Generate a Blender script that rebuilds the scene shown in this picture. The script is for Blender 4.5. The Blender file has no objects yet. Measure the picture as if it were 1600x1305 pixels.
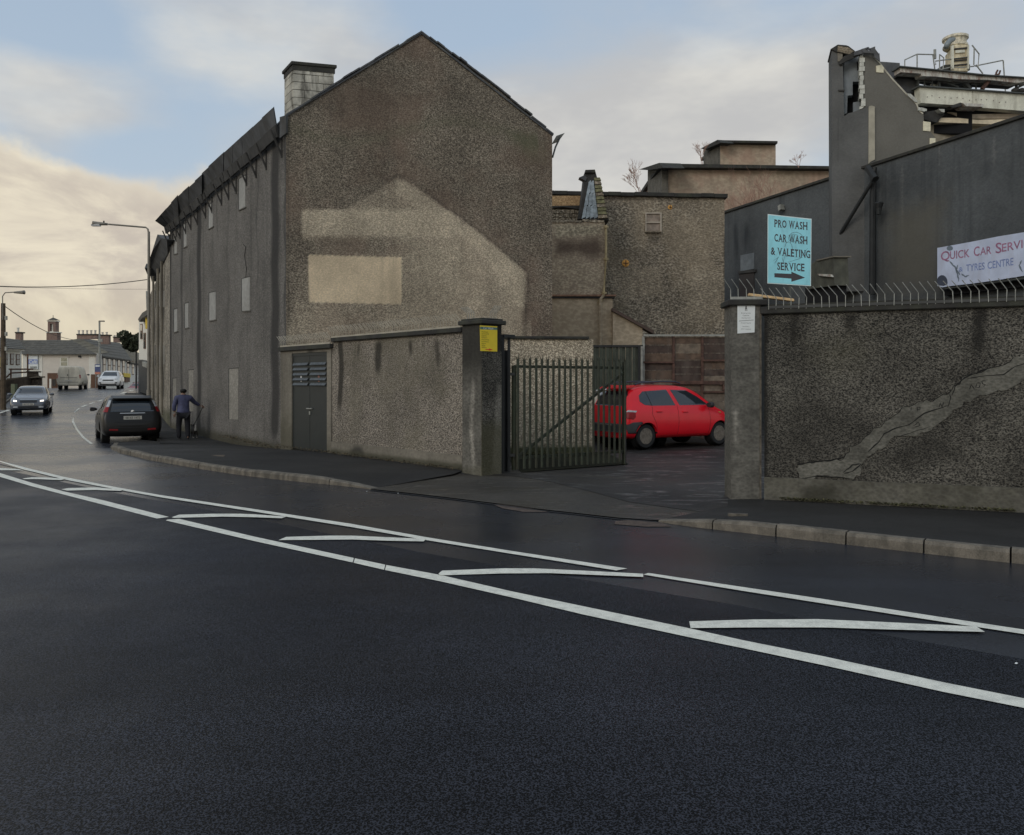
import bpy, bmesh, math, random
import numpy as np
from mathutils import Vector, Matrix
from mathutils.bvhtree import BVHTree

random.seed(7)
SC = bpy.context.scene
COL = SC.collection
R = math.radians
F = 1250.0      # focal length in pixels of the 1600 px wide photograph
CX, HY, EYE = 800.0, 598.0, 1.6

# ------------------------------------------------------------------ camera
cam_data = bpy.data.cameras.new('camera')
cam = bpy.data.objects.new('camera', cam_data)
COL.objects.link(cam)
cam.location = (0, 0, EYE)
cam.rotation_euler = (R(90), 0, 0)
cam_data.sensor_fit = 'HORIZONTAL'
cam_data.sensor_width = 36
cam_data.lens = F / 1600 * 36
cam_data.shift_y = -(652.5 - HY) / 1600
cam_data.clip_start = 0.05
cam_data.clip_end = 4000
SC.camera = cam

# ------------------------------------------------------------------ colour management
vs = SC.view_settings
vs.view_transform = 'Standard'
vs.look = 'None'
vs.gamma = 1
vs.exposure = 0.0
vs.use_curve_mapping = False

def lin(c):
    c /= 255.0
    return c / 12.92 if c <= 0.04045 else ((c + 0.055) / 1.055) ** 2.4
def S(r, g, b):                      # display colour -> linear
    return (lin(r), lin(g), lin(b), 1)
def A(r, g, b, k=0.30):              # albedo that shows about this colour in open shade
    v = [lin(c) / (k * 1.42) for c in (r, g, b)]
    q = min(1.0, 0.82 / max(v))
    return tuple(c * q for c in v) + (1,)

# ------------------------------------------------------------------ node helper
class NT:
    def __init__(s, tree):
        s.t = tree; s.n = tree.nodes; s.l = tree.links
    def new(s, typ, **kw):
        nd = s.n.new(typ)
        for k, v in kw.items():
            setattr(nd, k, v)
        return nd
    def put(s, sock, v):
        if v is None: return
        if hasattr(v, 'is_output') or isinstance(v, bpy.types.NodeSocket):
            s.l.new(v, sock)
        else:
            sock.default_value = v
    def math(s, op, a, b=None, c=None, clamp=False):
        nd = s.new('ShaderNodeMath', operation=op, use_clamp=clamp)
        s.put(nd.inputs[0], a); s.put(nd.inputs[1], b)
        if c is not None: s.put(nd.inputs[2], c)
        return nd.outputs[0]
    def mix(s, fac, a, b, mode='MIX'):
        nd = s.new('ShaderNodeMix', data_type='RGBA', blend_type=mode)
        s.put(nd.inputs[0], fac); s.put(nd.inputs[6], a); s.put(nd.inputs[7], b)
        return nd.outputs[2]
    def noise(s, vec, scale, detail=3, rough=0.55, dist=0.0):
        nd = s.new('ShaderNodeTexNoise')
        if vec is not None: s.l.new(vec, nd.inputs['Vector'])
        nd.inputs['Scale'].default_value = scale
        nd.inputs['Detail'].default_value = detail
        nd.inputs['Roughness'].default_value = rough
        nd.inputs['Distortion'].default_value = dist
        return nd.outputs['Fac']
    def vor(s, vec, scale, out='Distance', feature='F1', rnd=1.0):
        nd = s.new('ShaderNodeTexVoronoi', feature=feature)
        s.l.new(vec, nd.inputs['Vector'])
        nd.inputs['Scale'].default_value = scale
        nd.inputs['Randomness'].default_value = rnd
        return nd.outputs[out]
    def ss(s, v, a, b, lo=0.0, hi=1.0):
        nd = s.new('ShaderNodeMapRange', interpolation_type='SMOOTHSTEP')
        s.put(nd.inputs[0], v)
        nd.inputs[1].default_value = a; nd.inputs[2].default_value = b
        nd.inputs[3].default_value = lo; nd.inputs[4].default_value = hi
        return nd.outputs[0]
    def scale(s, vec, sx, sy, sz, off=(0, 0, 0)):
        nd = s.new('ShaderNodeMapping')
        s.l.new(vec, nd.inputs[0])
        nd.inputs['Scale'].default_value = (sx, sy, sz)
        nd.inputs['Location'].default_value = off
        return nd.outputs[0]
    def pos(s):
        return s.new('ShaderNodeNewGeometry').outputs['Position']

# ------------------------------------------------------------------ world: physical sky with a procedural cloud layer
SUN_EL, SUN_AZ = R(26), R(215)       # azimuth clockwise from +Y (view direction)
world = bpy.data.worlds.new('World')
SC.world = world
world.use_nodes = True
w = NT(world.node_tree)
w.n.clear()
wout = w.new('ShaderNodeOutputWorld')
bg = w.new('ShaderNodeBackground')
bg.inputs['Strength'].default_value = 0.1
w.l.new(bg.outputs[0], wout.inputs[0])
sky = w.new('ShaderNodeTexSky', sky_type='NISHITA')
sky.sun_disc = False
sky.sun_elevation = SUN_EL
sky.sun_rotation = SUN_AZ
sky.air_density = 1.2
sky.dust_density = 2.0
tc = w.new('ShaderNodeTexCoord').outputs['Generated']
sep = w.new('ShaderNodeSeparateXYZ'); w.l.new(tc, sep.inputs[0])
dx, dy, dz = sep.outputs
el = w.math('ARCSINE', dz)
az = w.math('ARCTAN2', dx, dy)
def K(c, k=10.0):
    return (c[0] * k, c[1] * k, c[2] * k, 1)
blue = w.mix(0.80, sky.outputs[0], K(S(176, 195, 216)))
blue = w.mix(w.ss(el, 0.05, 0.5, 0.5, 0.0), blue, K(S(196, 209, 218)))
# streaky mid-level cloud
flat = w.scale(tc, 1.0, 1.0, 2.6)
n1 = w.noise(flat, 2.1, 7, 0.55, 0.25)
n2 = w.noise(w.scale(tc, 1, 1, 3.0, (4, 2, 1)), 4.5, 6, 0.6, 0.3)
def blob(a, e, sa, se):
    u = w.math('DIVIDE', w.math('SUBTRACT', az, a), sa)
    v = w.math('DIVIDE', w.math('SUBTRACT', el, e), se)
    d = w.math('SQRT', w.math('ADD', w.math('MULTIPLY', u, u), w.math('MULTIPLY', v, v)))
    return w.ss(d, 0.2, 1.0, 1.0, 0.0)
def azel(px, py):
    a = math.atan2(px - CX, F)
    e = math.atan2(HY - py, math.hypot(px - CX, F))
    return a, e
bias = None
for px, py, wx, wy, s_ in ((95, 160, 170, 85, 0.22), (330, 60, 260, 100, 0.18), (1000, 190, 420, 150, 0.30),
                           (1450, 120, 400, 150, 0.16), (210, 235, 130, 45, -0.22), (700, 20, 200, 70, -0.2), (930, 330, 330, 110, 0.32), (60, 300, 300, 50, 0.1),
                           (60, 20, 200, 70, -0.22), (1200, 20, 240, 60, -0.05), (560, 60, 160, 90, 0.1)):
    a_, e_ = azel(px, py)
    b_ = w.math('MULTIPLY', blob(a_, e_, wx / F, wy / F), s_)
    bias = b_ if bias is None else w.math('ADD', bias, b_)
cm = w.math('ADD', w.math('ADD', w.math('MULTIPLY', n1, 0.75), w.math('MULTIPLY', n2, 0.25)), bias)
cmask = w.ss(cm, 0.36, 0.80)
ccol = w.mix(w.ss(w.noise(w.scale(tc, 1, 1, 2.4, (1, 7, 3)), 3.2, 5, 0.6), 0.36, 0.66), K(S(193, 193, 193)), K(S(223, 221, 214)))
skyc = w.mix(cmask, blue, ccol)
# cumulus bank along the horizon, warm where it is lit
edge = w.math('ADD', w.math('MULTIPLY', w.noise(tc, 5.5, 6, 0.55), 0.24), w.math('MULTIPLY', w.noise(w.scale(tc, 1, 1, 1, (9, 3, 2)), 2.0, 2, 0.5), 0.14))
lim = w.math('ADD', edge, 0.060)
bank = w.ss(w.math('SUBTRACT', lim, el), -0.012, 0.022)
bcol = w.mix(w.ss(w.noise(w.scale(tc, 1, 1, 1.7, (2, 5, 8)), 6.5, 7, 0.6, 0.5), 0.38, 0.62), K(S(199, 189, 177)), K(S(236, 226, 204)))
rim = w.ss(w.math('SUBTRACT', lim, el), 0.0, 0.055, 1.0, 0.0)
bcol = w.mix(w.math('MULTIPLY', rim, 0.55), bcol, K(S(238, 229, 208)))
bcol = w.mix(w.ss(el, 0.02, 0.15, 0.55, 0.0), bcol, K(S(208, 196, 168)))
left = w.ss(az, -0.35, 0.05, 1.0, 0.45)
skyc = w.mix(w.math('MULTIPLY', bank, left), skyc, bcol)
w.l.new(skyc, bg.inputs['Color'])

# ------------------------------------------------------------------ sun (veiled)
sun_d = bpy.data.lights.new('sun', 'SUN')
sun_d.energy = 0.6
sun_d.angle = R(22)
sun_d.color = (1.0, 0.96, 0.91)
sun = bpy.data.objects.new('sun', sun_d)
COL.objects.link(sun)
sd = Vector((math.sin(SUN_AZ) * math.cos(SUN_EL), math.cos(SUN_AZ) * math.cos(SUN_EL), math.sin(SUN_EL)))
sun.rotation_euler = sd.to_track_quat('Z', 'Y').to_euler()
sun.location = (0, 0, 30)

# ------------------------------------------------------------------ geometry helpers
def sstep(a, b, x):
    t = min(1, max(0, (x - a) / (b - a)))
    return t * t * (3 - 2 * t)
def gz(Y):                           # the road climbs to a low bridge and falls behind it
    return 1.05 * sstep(43, 70, Y) - 2.2 * sstep(80, 120, Y) - 0.30 * sstep(17, 25, Y) * (1 - sstep(33, 43, Y))
def P(px, py, Y):
    return Vector(((px - CX) / F * Y, Y, EYE + (HY - py) / F * Y))
def G(px, py, z=0.0):
    m = (HY - py) / F
    if py > HY + 0.5:
        Y = (z - EYE) / m
        if Y < 17.5: return Vector(((px - CX) / F * Y, Y, z))
    Y = 5.0
    while Y < 400 and EYE + m * Y > gz(Y) + z: Y += 0.1
    return Vector(((px - CX) / F * Y, Y, gz(Y) + z))
class Plane:                         # vertical plane through two ground points
    def __init__(s, p0, p1):
        s.p0 = Vector((p0[0], p0[1], 0)); s.p1 = Vector((p1[0], p1[1], 0))
        s.u = (s.p1 - s.p0).normalized()
        n = Vector((s.u.y, -s.u.x, 0))
        if n.dot(-s.p0) < 0: n = -n
        s.n = n                      # towards the camera side
    def V(s, px, py, off=0.0):
        d = Vector(((px - CX) / F, 1, (HY - py) / F))
        o = Vector((0, 0, EYE))
        q = s.p0 + s.n * off
        t = (q - o).dot(s.n) / d.dot(s.n)
        return o + d * t
    def at(s, u, z, off=0.0):
        q = s.p0 + s.u * u + s.n * off
        return Vector((q.x, q.y, z))
    def U(s, px):
        q = s.V(px, HY)
        return (q - s.p0).dot(s.u)
def wm(o):
    m = o.matrix_basis.copy()
    return wm(o.parent) @ m if o.parent else m

def tag(o, label=None, cat=None, group=None, kind=None):
    if label: o['label'] = label
    if cat: o['category'] = cat
    if group: o['group'] = group
    if kind: o['kind'] = kind
    return o
def thing(name, label, cat, loc=(0, 0, 0), rz=0.0, group=None):
    o = bpy.data.objects.new(name, None)
    COL.objects.link(o)
    o.location = loc; o.rotation_euler = (0, 0, rz)
    o.empty_display_size = 0.3
    return tag(o, label, cat, group)

def link_mesh(name, me, mat, parent, loc):
    o = bpy.data.objects.new(name, me)
    COL.objects.link(o)
    if mat: me.materials.append(mat)
    if parent: o.parent = parent
    o.location = loc
    return o

class MB:
    def __init__(s): s.v = []; s.f = []
    def add(s, vs_, fs_):
        b = len(s.v)
        s.v += [Vector(x) for x in vs_]
        s.f += [tuple(i + b for i in f) for f in fs_]
        return s
    def quad(s, a, b, c, d): return s.add([a, b, c, d], [(0, 1, 2, 3)])
    def obox(s, o, u, v, w_):
        o, u, v, w_ = Vector(o), Vector(u), Vector(v), Vector(w_)
        p = [o, o + u, o + u + v, o + v]
        return s.add(p + [q + w_ for q in p], [(0, 3, 2, 1), (4, 5, 6, 7), (0, 1, 5, 4), (1, 2, 6, 5), (2, 3, 7, 6), (3, 0, 4, 7)])
    def box(s, c, size, rz=0.0):
        c = Vector(c); m = Matrix.Rotation(rz, 3, 'Z')
        u, v, w_ = m @ Vector((size[0], 0, 0)), m @ Vector((0, size[1], 0)), Vector((0, 0, size[2]))
        return s.obox(c - (u + v + w_) / 2, u, v, w_)
    def prism(s, poly, ext):
        n = len(poly); ext = Vector(ext)
        a = [Vector(p) for p in poly]
        return s.add(a + [p + ext for p in a], [tuple(range(n))[::-1], tuple(range(n, 2 * n))] + [(i, (i + 1) % n, (i + 1) % n + n, i + n) for i in range(n)])
    def tube(s, pts, r, n=6, r1=None, cap=True):
        pts = [Vector(p) for p in pts]; m = len(pts)
        vs_, fs_ = [], []
        for i, p in enumerate(pts):
            t = (pts[min(i + 1, m - 1)] - pts[max(i - 1, 0)]).normalized()
            a = t.cross(Vector((0, 0, 1)))
            if a.length < 0.05: a = t.cross(Vector((0, 1, 0)))
            a.normalize(); b = t.cross(a)
            rr = r if r1 is None else r + (r1 - r) * i / (m - 1)
            for k in range(n):
                an = 2 * math.pi * (k + 0.5) / n
                vs_.append(p + (a * math.cos(an) + b * math.sin(an)) * rr)
        for i in range(m - 1):
            for k in range(n):
                k2 = (k + 1) % n
                fs_.append((i * n + k, i * n + k2, (i + 1) * n + k2, (i + 1) * n + k))
        if cap:
            fs_.append(tuple(range(n))[::-1]); fs_.append(tuple(range((m - 1) * n, m * n)))
        return s.add(vs_, fs_)
    def lathe(s, c, prof, n=16, axis='Z'):
        c = Vector(c); vs_, fs_ = [], []
        for r, h in prof:
            for k in range(n):
                an = 2 * math.pi * k / n
                q = (r * math.cos(an), r * math.sin(an), h)
                if axis == 'Y': q = (q[0], q[2], q[1])
                if axis == 'X': q = (q[2], q[0], q[1])
                vs_.append(c + Vector(q))
        for i in range(len(prof) - 1):
            for k in range(n):
                k2 = (k + 1) % n
                fs_.append((i * n + k, i * n + k2, (i + 1) * n + k2, (i + 1) * n + k))
        fs_.append(tuple(range(n))[::-1]); fs_.append(tuple(range((len(prof) - 1) * n, len(prof) * n)))
        return s.add(vs_, fs_)
    def build(s, name, mat, parent=None, smooth=False, recalc=True, bevel=0.0, kind=None, label=None):
        if not s.v: return None
        inv = wm(parent).inverted() if parent else Matrix()
        vs_ = [inv @ v for v in s.v]
        lo = Vector([min(v[i] for v in vs_) for i in range(3)]); hi = Vector([max(v[i] for v in vs_) for i in range(3)])
        loc = Vector(((lo.x + hi.x) / 2, (lo.y + hi.y) / 2, lo.z))
        me = bpy.data.meshes.new(name)
        me.from_pydata([v - loc for v in vs_], [], s.f)
        if recalc or bevel:
            bm = bmesh.new(); bm.from_mesh(me)
            if bevel:
                bmesh.ops.bevel(bm, geom=list(bm.edges), offset=bevel, segments=1, affect='EDGES')
            if recalc: bmesh.ops.recalc_face_normals(bm, faces=bm.faces)
            bm.to_mesh(me); bm.free()
        if smooth:
            me.shade_smooth()
        o = link_mesh(name, me, mat, parent, loc)
        if kind: o['kind'] = kind
        if label: o['label'] = label
        return o

def dup(o, parent=None, loc=None, rz=None, label=None):
    c = o.copy(); COL.objects.link(c); c.parent = parent
    if loc is not None: c.location = loc
    if rz is not None: c.rotation_euler = (0, 0, rz)
    if label: c['label'] = label
    for ch in list(o.children): dup(ch, c)
    return c

def slab(polypx, plane, thick, name, mat, parent=None, off=0.0, **kw):
    pts = [plane.V(x, y, off) for x, y in polypx]
    return MB().prism(pts, -plane.n * thick).build(name, mat, parent, **kw)

def sdpoly(x, y, poly):
    """signed distance (negative inside), vectorised"""
    poly = np.array(poly, float); n = len(poly)
    d = np.full(x.shape, 1e9); ins = np.zeros(x.shape, bool)
    for i in range(n):
        ax, ay = poly[i]; bx, by = poly[(i + 1) % n]
        ex, ey = bx - ax, by - ay
        t = np.clip(((x - ax) * ex + (y - ay) * ey) / (ex * ex + ey * ey + 1e-9), 0, 1)
        d = np.minimum(d, np.hypot(x - ax - t * ex, y - ay - t * ey))
        c = (ay > y) != (by > y)
        ins ^= c & (x < (bx - ax) * (y - ay) / (by - ay + 1e-9) + ax)
    return np.where(ins, -d, d)
def msk(x, y, poly, soft=4.0):
    return np.clip(0.5 - sdpoly(x, y, poly) / (2 * soft), 0, 1)
def streak(x, y, x0, wd, y0, y1, wig=1.5):
    c = x0 + wig * np.sin(y * 0.05 + x0)
    a = np.clip(1.3 - np.abs(x - c) / (wd / 2), 0, 1)
    return a * np.clip((y - y0) / 12, 0, 1) * np.clip((y1 - y) / 30, 0, 1)

def wallgrid(name, plane, u0, u1, ztop, zbot, mat, parent=None, res=0.1, thick=0.3, wear=None, off=0.0, label=None):
    nu = max(2, int((u1 - u0) / res) + 1)
    zt = ztop if callable(ztop) else (lambda u: ztop)
    us = np.linspace(u0, u1, nu)
    if callable(ztop):               # make sure that kinks of the top line are sampled
        us = np.unique(np.concatenate([us] + [np.array([k]) for k in getattr(ztop, 'kinks', []) if u0 < k < u1])); nu = len(us)
    tops = np.array([zt(u) for u in us])
    nz = max(2, int((tops.max() - zbot) / res) + 1)
    T = np.linspace(0, 1, nz)
    UU, TT = np.meshgrid(us, T)
    ZZ = zbot + (tops[None, :] - zbot) * TT
    q = plane.p0 + plane.n * off
    X = q.x + plane.u.x * UU; Y = q.y + plane.u.y * UU
    verts = np.stack([X, Y, ZZ], -1).reshape(-1, 3)
    idx = np.arange(nu * nz).reshape(nz, nu)
    faces = np.stack([idx[:-1, :-1], idx[:-1, 1:], idx[1:, 1:], idx[1:, :-1]], -1).reshape(-1, 4).tolist()
    nb = len(verts)
    bt = -np.array(plane.n) * thick
    back_top = verts.reshape(nz, nu, 3)[-1] + bt
    back_bot = verts.reshape(nz, nu, 3)[0] + bt
    verts = np.concatenate([verts, back_top, back_bot])
    for i in range(nu - 1):
        faces.append([int(idx[-1, i]), int(idx[-1, i + 1]), nb + i + 1, nb + i])
        faces.append([nb + i, nb + i + 1, nb + nu + i + 1, nb + nu + i])
    faces.append([int(k) for k in idx[::-1, 0]] + [nb + nu, nb])
    faces.append([int(k) for k in idx[:, -1]] + [nb + nu - 1, nb + 2 * nu - 1])
    inv = np.array((wm(parent).inverted() if parent else Matrix()))
    vl = verts @ inv[:3, :3].T + inv[:3, 3]
    loc = Vector((vl[:, 0].mean(), vl[:, 1].mean(), vl[:, 2].min()))
    me = bpy.data.meshes.new(name)
    me.from_pydata((vl - np.array(loc)).tolist(), [], faces)
    bm = bmesh.new(); bm.from_mesh(me); bmesh.ops.recalc_face_normals(bm, faces=bm.faces); bm.to_mesh(me); bm.free()
    if wear:
        at = me.attributes.new('wear', 'FLOAT_COLOR', 'POINT')
        PX = CX + verts[:, 0] / verts[:, 1] * F; PY = HY - (verts[:, 2] - EYE) / verts[:, 1] * F
        r = wear(PX, PY)
        out = np.zeros((len(verts), 4))
        for k in range(4): out[:, k] = r[k] if k < len(r) else 0
        at.data.foreach_set('color', np.clip(out, 0, 1).ravel())
    o = link_mesh(name, me, mat, parent, loc)
    if label: o['label'] = label
    return o

def kinked(pts):                     # piecewise linear top line from (u, z) points
    def f(u):
        for (a, za), (b, zb) in zip(pts, pts[1:]):
            if u <= b: return za + (zb - za) * (u - a) / (b - a)
        return pts[-1][1]
    f.kinks = [p[0] for p in pts]
    return f

# ------------------------------------------------------------------ materials
def base_mat(name):
    m = bpy.data.materials.new(name); m.use_nodes = True
    t = NT(m.node_tree)
    b = t.n['Principled BSDF']
    return m, t, b
MATS = {}
def mat(name, col, rough=0.7, metal=0.0, spec=0.5, vary=0.12, vscale=3.0, bump=0.0, bscale=40.0, coat=0.0, emit=0.0, dirt=None, dirt_amt=0.5, dscale=2.0, fine=0.0, fscale=60.0, trans=0.0):
    if name in MATS: return MATS[name]
    m, t, b = base_mat(name)
    pos = t.pos()
    c = col
    if vary:
        n = t.noise(pos, vscale, 4, 0.6)
        lo = tuple(x * (1 - vary) for x in col[:3]) + (1,); hi = tuple(min(1, x * (1 + vary)) for x in col[:3]) + (1,)
        c = t.mix(t.ss(n, 0.3, 0.7), lo, hi)
    if fine:
        n = t.noise(pos, fscale, 3, 0.6)
        c = t.mix(1.0, c, t.mix(t.ss(n, 0.3, 0.7), (1 - fine,) * 3 + (1,), (1 + fine,) * 3 + (1,)), 'MULTIPLY')
    if dirt:
        n = t.noise(t.scale(pos, 1, 1, 0.35), dscale, 5, 0.65, 0.4)
        c = t.mix(t.math('MULTIPLY', t.ss(n, 0.42, 0.68), dirt_amt), c, dirt)
    t.put(b.inputs['Base Color'], c)
    b.inputs['Roughness'].default_value = rough
    b.inputs['Metallic'].default_value = metal
    b.inputs['Specular IOR Level'].default_value = spec
    b.inputs['Coat Weight'].default_value = coat
    b.inputs['Coat Roughness'].default_value = 0.08
    if trans: b.inputs['Transmission Weight'].default_value = trans
    if emit:
        b.inputs['Emission Color'].default_value = col; b.inputs['Emission Strength'].default_value = emit
    if bump:
        bn = t.new('ShaderNodeBump'); bn.inputs['Strength'].default_value = 1.0; bn.inputs['Distance'].default_value = bump
        t.l.new(t.noise(pos, bscale, 3, 0.6), bn.inputs['Height']); t.l.new(bn.outputs[0], b.inputs['Normal'])
    MATS[name] = m
    return m

def wallmat(name, dark, light, scale=18.0, contrast=(0.38, 0.62), streaks=0.35, stain=(0.03, 0.03, 0.028, 1), patch=None, cream=None, moss=(0.06, 0.065, 0.03, 1),
            bump=0.03, big=0.22, tint=None, bigscale=0.7):
    """rough-cast wall; vertex attribute 'wear': R pale patch, G dark stain and painted foot shade, B moss, A cream paint"""
    m, t, b = base_mat(name)
    pos = t.pos()
    gp_ = t.scale(pos, 1, 1, 1.5)
    grain = t.noise(gp_, scale, 5, 0.75, 0.6)
    peb = t.vor(gp_, scale * 1.5, 'Distance')
    g = t.math('ADD', t.math('MULTIPLY', grain, 0.75), t.math('MULTIPLY', peb, 0.3))
    gf = t.ss(g, contrast[0] + 0.06, contrast[1] + 0.06)
    at = t.new('ShaderNodeAttribute', attribute_name='wear')
    sp = t.new('ShaderNodeSeparateColor'); t.l.new(at.outputs['Color'], sp.inputs[0])
    mid = t.noise(pos, 3.5, 5, 0.7)
    def ragged(v, amt=0.5):
        return t.ss(t.math('ADD', v, t.math('MULTIPLY', t.math('SUBTRACT', t.math('ADD', t.math('MULTIPLY', mid, 0.6), t.math('MULTIPLY', grain, 0.4)), 0.5), amt)), 0.15, 0.85)
    pat = patch or tuple(x * 1.8 for x in light[:3]) + (1,)
    patd = tuple(x * 0.42 for x in pat[:3]) + (1,)
    c = t.mix(gf, dark, light)
    if tint:
        c = t.mix(t.math('MULTIPLY', t.ss(t.noise(pos, 0.55, 3, 0.6), 0.42, 0.62), 0.5), c, tint)
    c = t.mix(ragged(sp.outputs[0]), c, t.mix(gf, patd, pat))
    if cream:
        cd = tuple(x * 0.72 for x in cream[:3]) + (1,)
        c = t.mix(ragged(at.outputs['Alpha'], 0.25), c, t.mix(gf, cd, cream))
    # broad weathering and rain streaks
    bg_ = t.noise(pos, bigscale, 4, 0.6)
    c = t.mix(1.0, c, t.mix(t.ss(bg_, 0.3, 0.7), (1 - big,) * 3 + (1,), (1 + big,) * 3 + (1,)), 'MULTIPLY')
    stv = t.noise(t.scale(pos, 2.2, 2.2, 0.10), 1.0, 5, 0.65)
    c = t.mix(t.math('MULTIPLY', t.ss(stv, 0.5, 0.75), streaks), c, stain)
    c = t.mix(t.math('MULTIPLY', ragged(sp.outputs[1], 0.6), 0.85), c, stain)
    c = t.mix(t.math('MULTIPLY', ragged(sp.outputs[2], 0.7), 0.7), c, moss)
    t.l.new(c, b.inputs['Base Color'])
    b.inputs['Roughness'].default_value = 0.92
    b.inputs['Specular IOR Level'].default_value = 0.25
    bn = t.new('ShaderNodeBump'); bn.inputs['Distance'].default_value = bump; bn.inputs['Strength'].default_value = 0.9
    t.l.new(g, bn.inputs['Height']); t.l.new(bn.outputs[0], b.inputs['Normal'])
    MATS[name] = m
    return m

def asphalt(name, dark, light, scale=90.0, rough=(0.42, 0.6), bump=0.008, patch=0.25, wet=0.0, wetscale=0.6, streak_col=None, tint=None, streaky=False, spec=0.5, gr=(0.40, 0.70), gd=0.7, wt=(0.50, 0.62), tracks=0.0):
    m, t, b = base_mat(name)
    pos = t.pos()
    fine = t.noise(pos, scale, 5, gd)
    agg = t.vor(pos, scale * 1.6, 'Distance')
    g = t.math('ADD', t.math('MULTIPLY', fine, 0.7), t.math('MULTIPLY', agg, 0.35))
    c = t.mix(t.ss(g, gr[0], gr[1]), dark, light)
    bgn = t.noise(t.scale(pos, 1, 1, 1), 0.35, 4, 0.6)
    c = t.mix(1.0, c, t.mix(t.ss(bgn, 0.3, 0.7), (1 - patch,) * 3 + (1,), (1 + patch,) * 3 + (1,)), 'MULTIPLY')
    if tracks:
        mp = t.new('ShaderNodeMapping'); t.l.new(pos, mp.inputs[0])
        mp.inputs['Rotation'].default_value = (0, 0, R(38)); mp.inputs['Scale'].default_value = (0.10, 1.3, 1)
        tn = t.noise(mp.outputs[0], 1.0, 3, 0.6)
        c = t.mix(1.0, c, t.mix(t.ss(tn, 0.35, 0.65), (1 - tracks,) * 3 + (1,), (1 + tracks,) * 3 + (1,)), 'MULTIPLY')
        sc = t.noise(t.scale(pos, 1, 1, 1, (3, 7, 0)), 1.3, 6, 0.75, 1.5)
        c = t.mix(t.math('MULTIPLY', t.ss(sc, 0.66, 0.72), 0.35), c, (0.075, 0.075, 0.075, 1))
    if tint:
        c = t.mix(t.math('MULTIPLY', t.ss(t.noise(pos, 0.9, 4, 0.6), 0.45, 0.65), 0.6), c, tint)
    rg = t.ss(t.noise(pos, 0.5, 4, 0.6), 0.3, 0.7, rough[0], rough[1])
    if wet:
        sv = t.scale(pos, 0.8, 2.2, 1) if streaky else pos
        wn = t.noise(sv, wetscale, 6, 0.7, 0.8)
        wf = t.ss(wn, wt[0], wt[1])
        c = t.mix(t.math('MULTIPLY', wf, wet), c, streak_col or dark)  # blends in the streak colour, pale on apron and yard
        rg = t.math('MULTIPLY', rg, t.math('SUBTRACT', 1.0, t.math('MULTIPLY', wf, 0.55)))
    t.l.new(c, b.inputs['Base Color'])
    t.l.new(rg, b.inputs['Roughness'])
    b.inputs['Specular IOR Level'].default_value = spec
    bn = t.new('ShaderNodeBump'); bn.inputs['Distance'].default_value = bump; bn.inputs['Strength'].default_value = 0.8
    t.l.new(g, bn.inputs['Height']); t.l.new(bn.outputs[0], b.inputs['Normal'])
    MATS[name] = m
    return m

def text(s, o, ur, uu, width, height, mat_, parent, name='lettering', thick=0.0015, bold=0.0, shear=0.0, align='C'):
    """flat lettering: o = centre of the word's box"""
    cu = bpy.data.curves.new('t', 'FONT'); cu.body = s; cu.size = 1; cu.offset = bold; cu.shear = shear
    cu.resolution_u = 3
    ob = bpy.data.objects.new('t', cu); COL.objects.link(ob)
    dg = bpy.context.evaluated_depsgraph_get()
    me = bpy.data.meshes.new_from_object(ob.evaluated_get(dg))
    vs_ = [v.co.copy() for v in me.vertices]; fs_ = [tuple(p.vertices) for p in me.polygons]
    bpy.data.objects.remove(ob); bpy.data.curves.remove(cu); bpy.data.meshes.remove(me)
    x0 = min(v.x for v in vs_); x1 = max(v.x for v in vs_); y0 = min(v.y for v in vs_); y1 = max(v.y for v in vs_)
    o = Vector(o); ur = Vector(ur).normalized(); uu = Vector(uu).normalized()
    W = width if width else (x1 - x0) * height / (y1 - y0)
    k = MB()
    k.add([o + ur * ((v.x - x0) / (x1 - x0) - 0.5) * W + uu * ((v.y - y0) / (y1 - y0) - 0.5) * height for v in vs_], fs_)
    return k.build(name, mat_, parent, recalc=False)
# ================================================================== ground, road, pavements
m_soil = mat('soil', (0.05, 0.048, 0.04, 1), 0.95, vary=0.3)
m_road_far = asphalt('asphalt_smooth', (0.013, 0.015, 0.021, 1), (0.031, 0.035, 0.045, 1), 60, (0.21, 0.33), 0.0016, 0.14, spec=0.5, gr=(0.42, 0.62), tracks=0.14)
m_road_near = asphalt('asphalt_coarse', (0.0003, 0.0004, 0.0008, 1), (0.046, 0.050, 0.064, 1), 72, (0.36, 0.52), 0.005, 0.28, spec=0.12, gr=(0.49, 0.60), gd=0.85, tracks=0.16)
m_pave = asphalt('asphalt_pavement', (0.020, 0.019, 0.018, 1), (0.045, 0.043, 0.040, 1), 60, (0.6, 0.8), 0.006, 0.3, spec=0.25)
m_apron = asphalt('apron_concrete', (0.030, 0.027, 0.023, 1), (0.078, 0.070, 0.058, 1), 40, (0.5, 0.7), 0.006, 0.35, wet=0.45, wetscale=1.5, streak_col=(0.12, 0.115, 0.105, 1), streaky=True, tint=(0.045, 0.036, 0.022, 1), spec=0.3, wt=(0.52, 0.66))
m_yard = asphalt('yard_tarmac', (0.013, 0.012, 0.011, 1), (0.046, 0.043, 0.040, 1), 40, (0.5, 0.65), 0.010, 0.5, wet=1.0, wetscale=1.5, streak_col=(0.13, 0.132, 0.128, 1), streaky=True, tint=(0.036, 0.032, 0.026, 1), spec=0.3, gr=(0.42, 0.62), wt=(0.52, 0.68))
m_mossy = asphalt('mossy_dirt', (0.006, 0.007, 0.004, 1), (0.030, 0.032, 0.016, 1), 40, (0.8, 0.9), 0.01, 0.4, spec=0.15)
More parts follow.
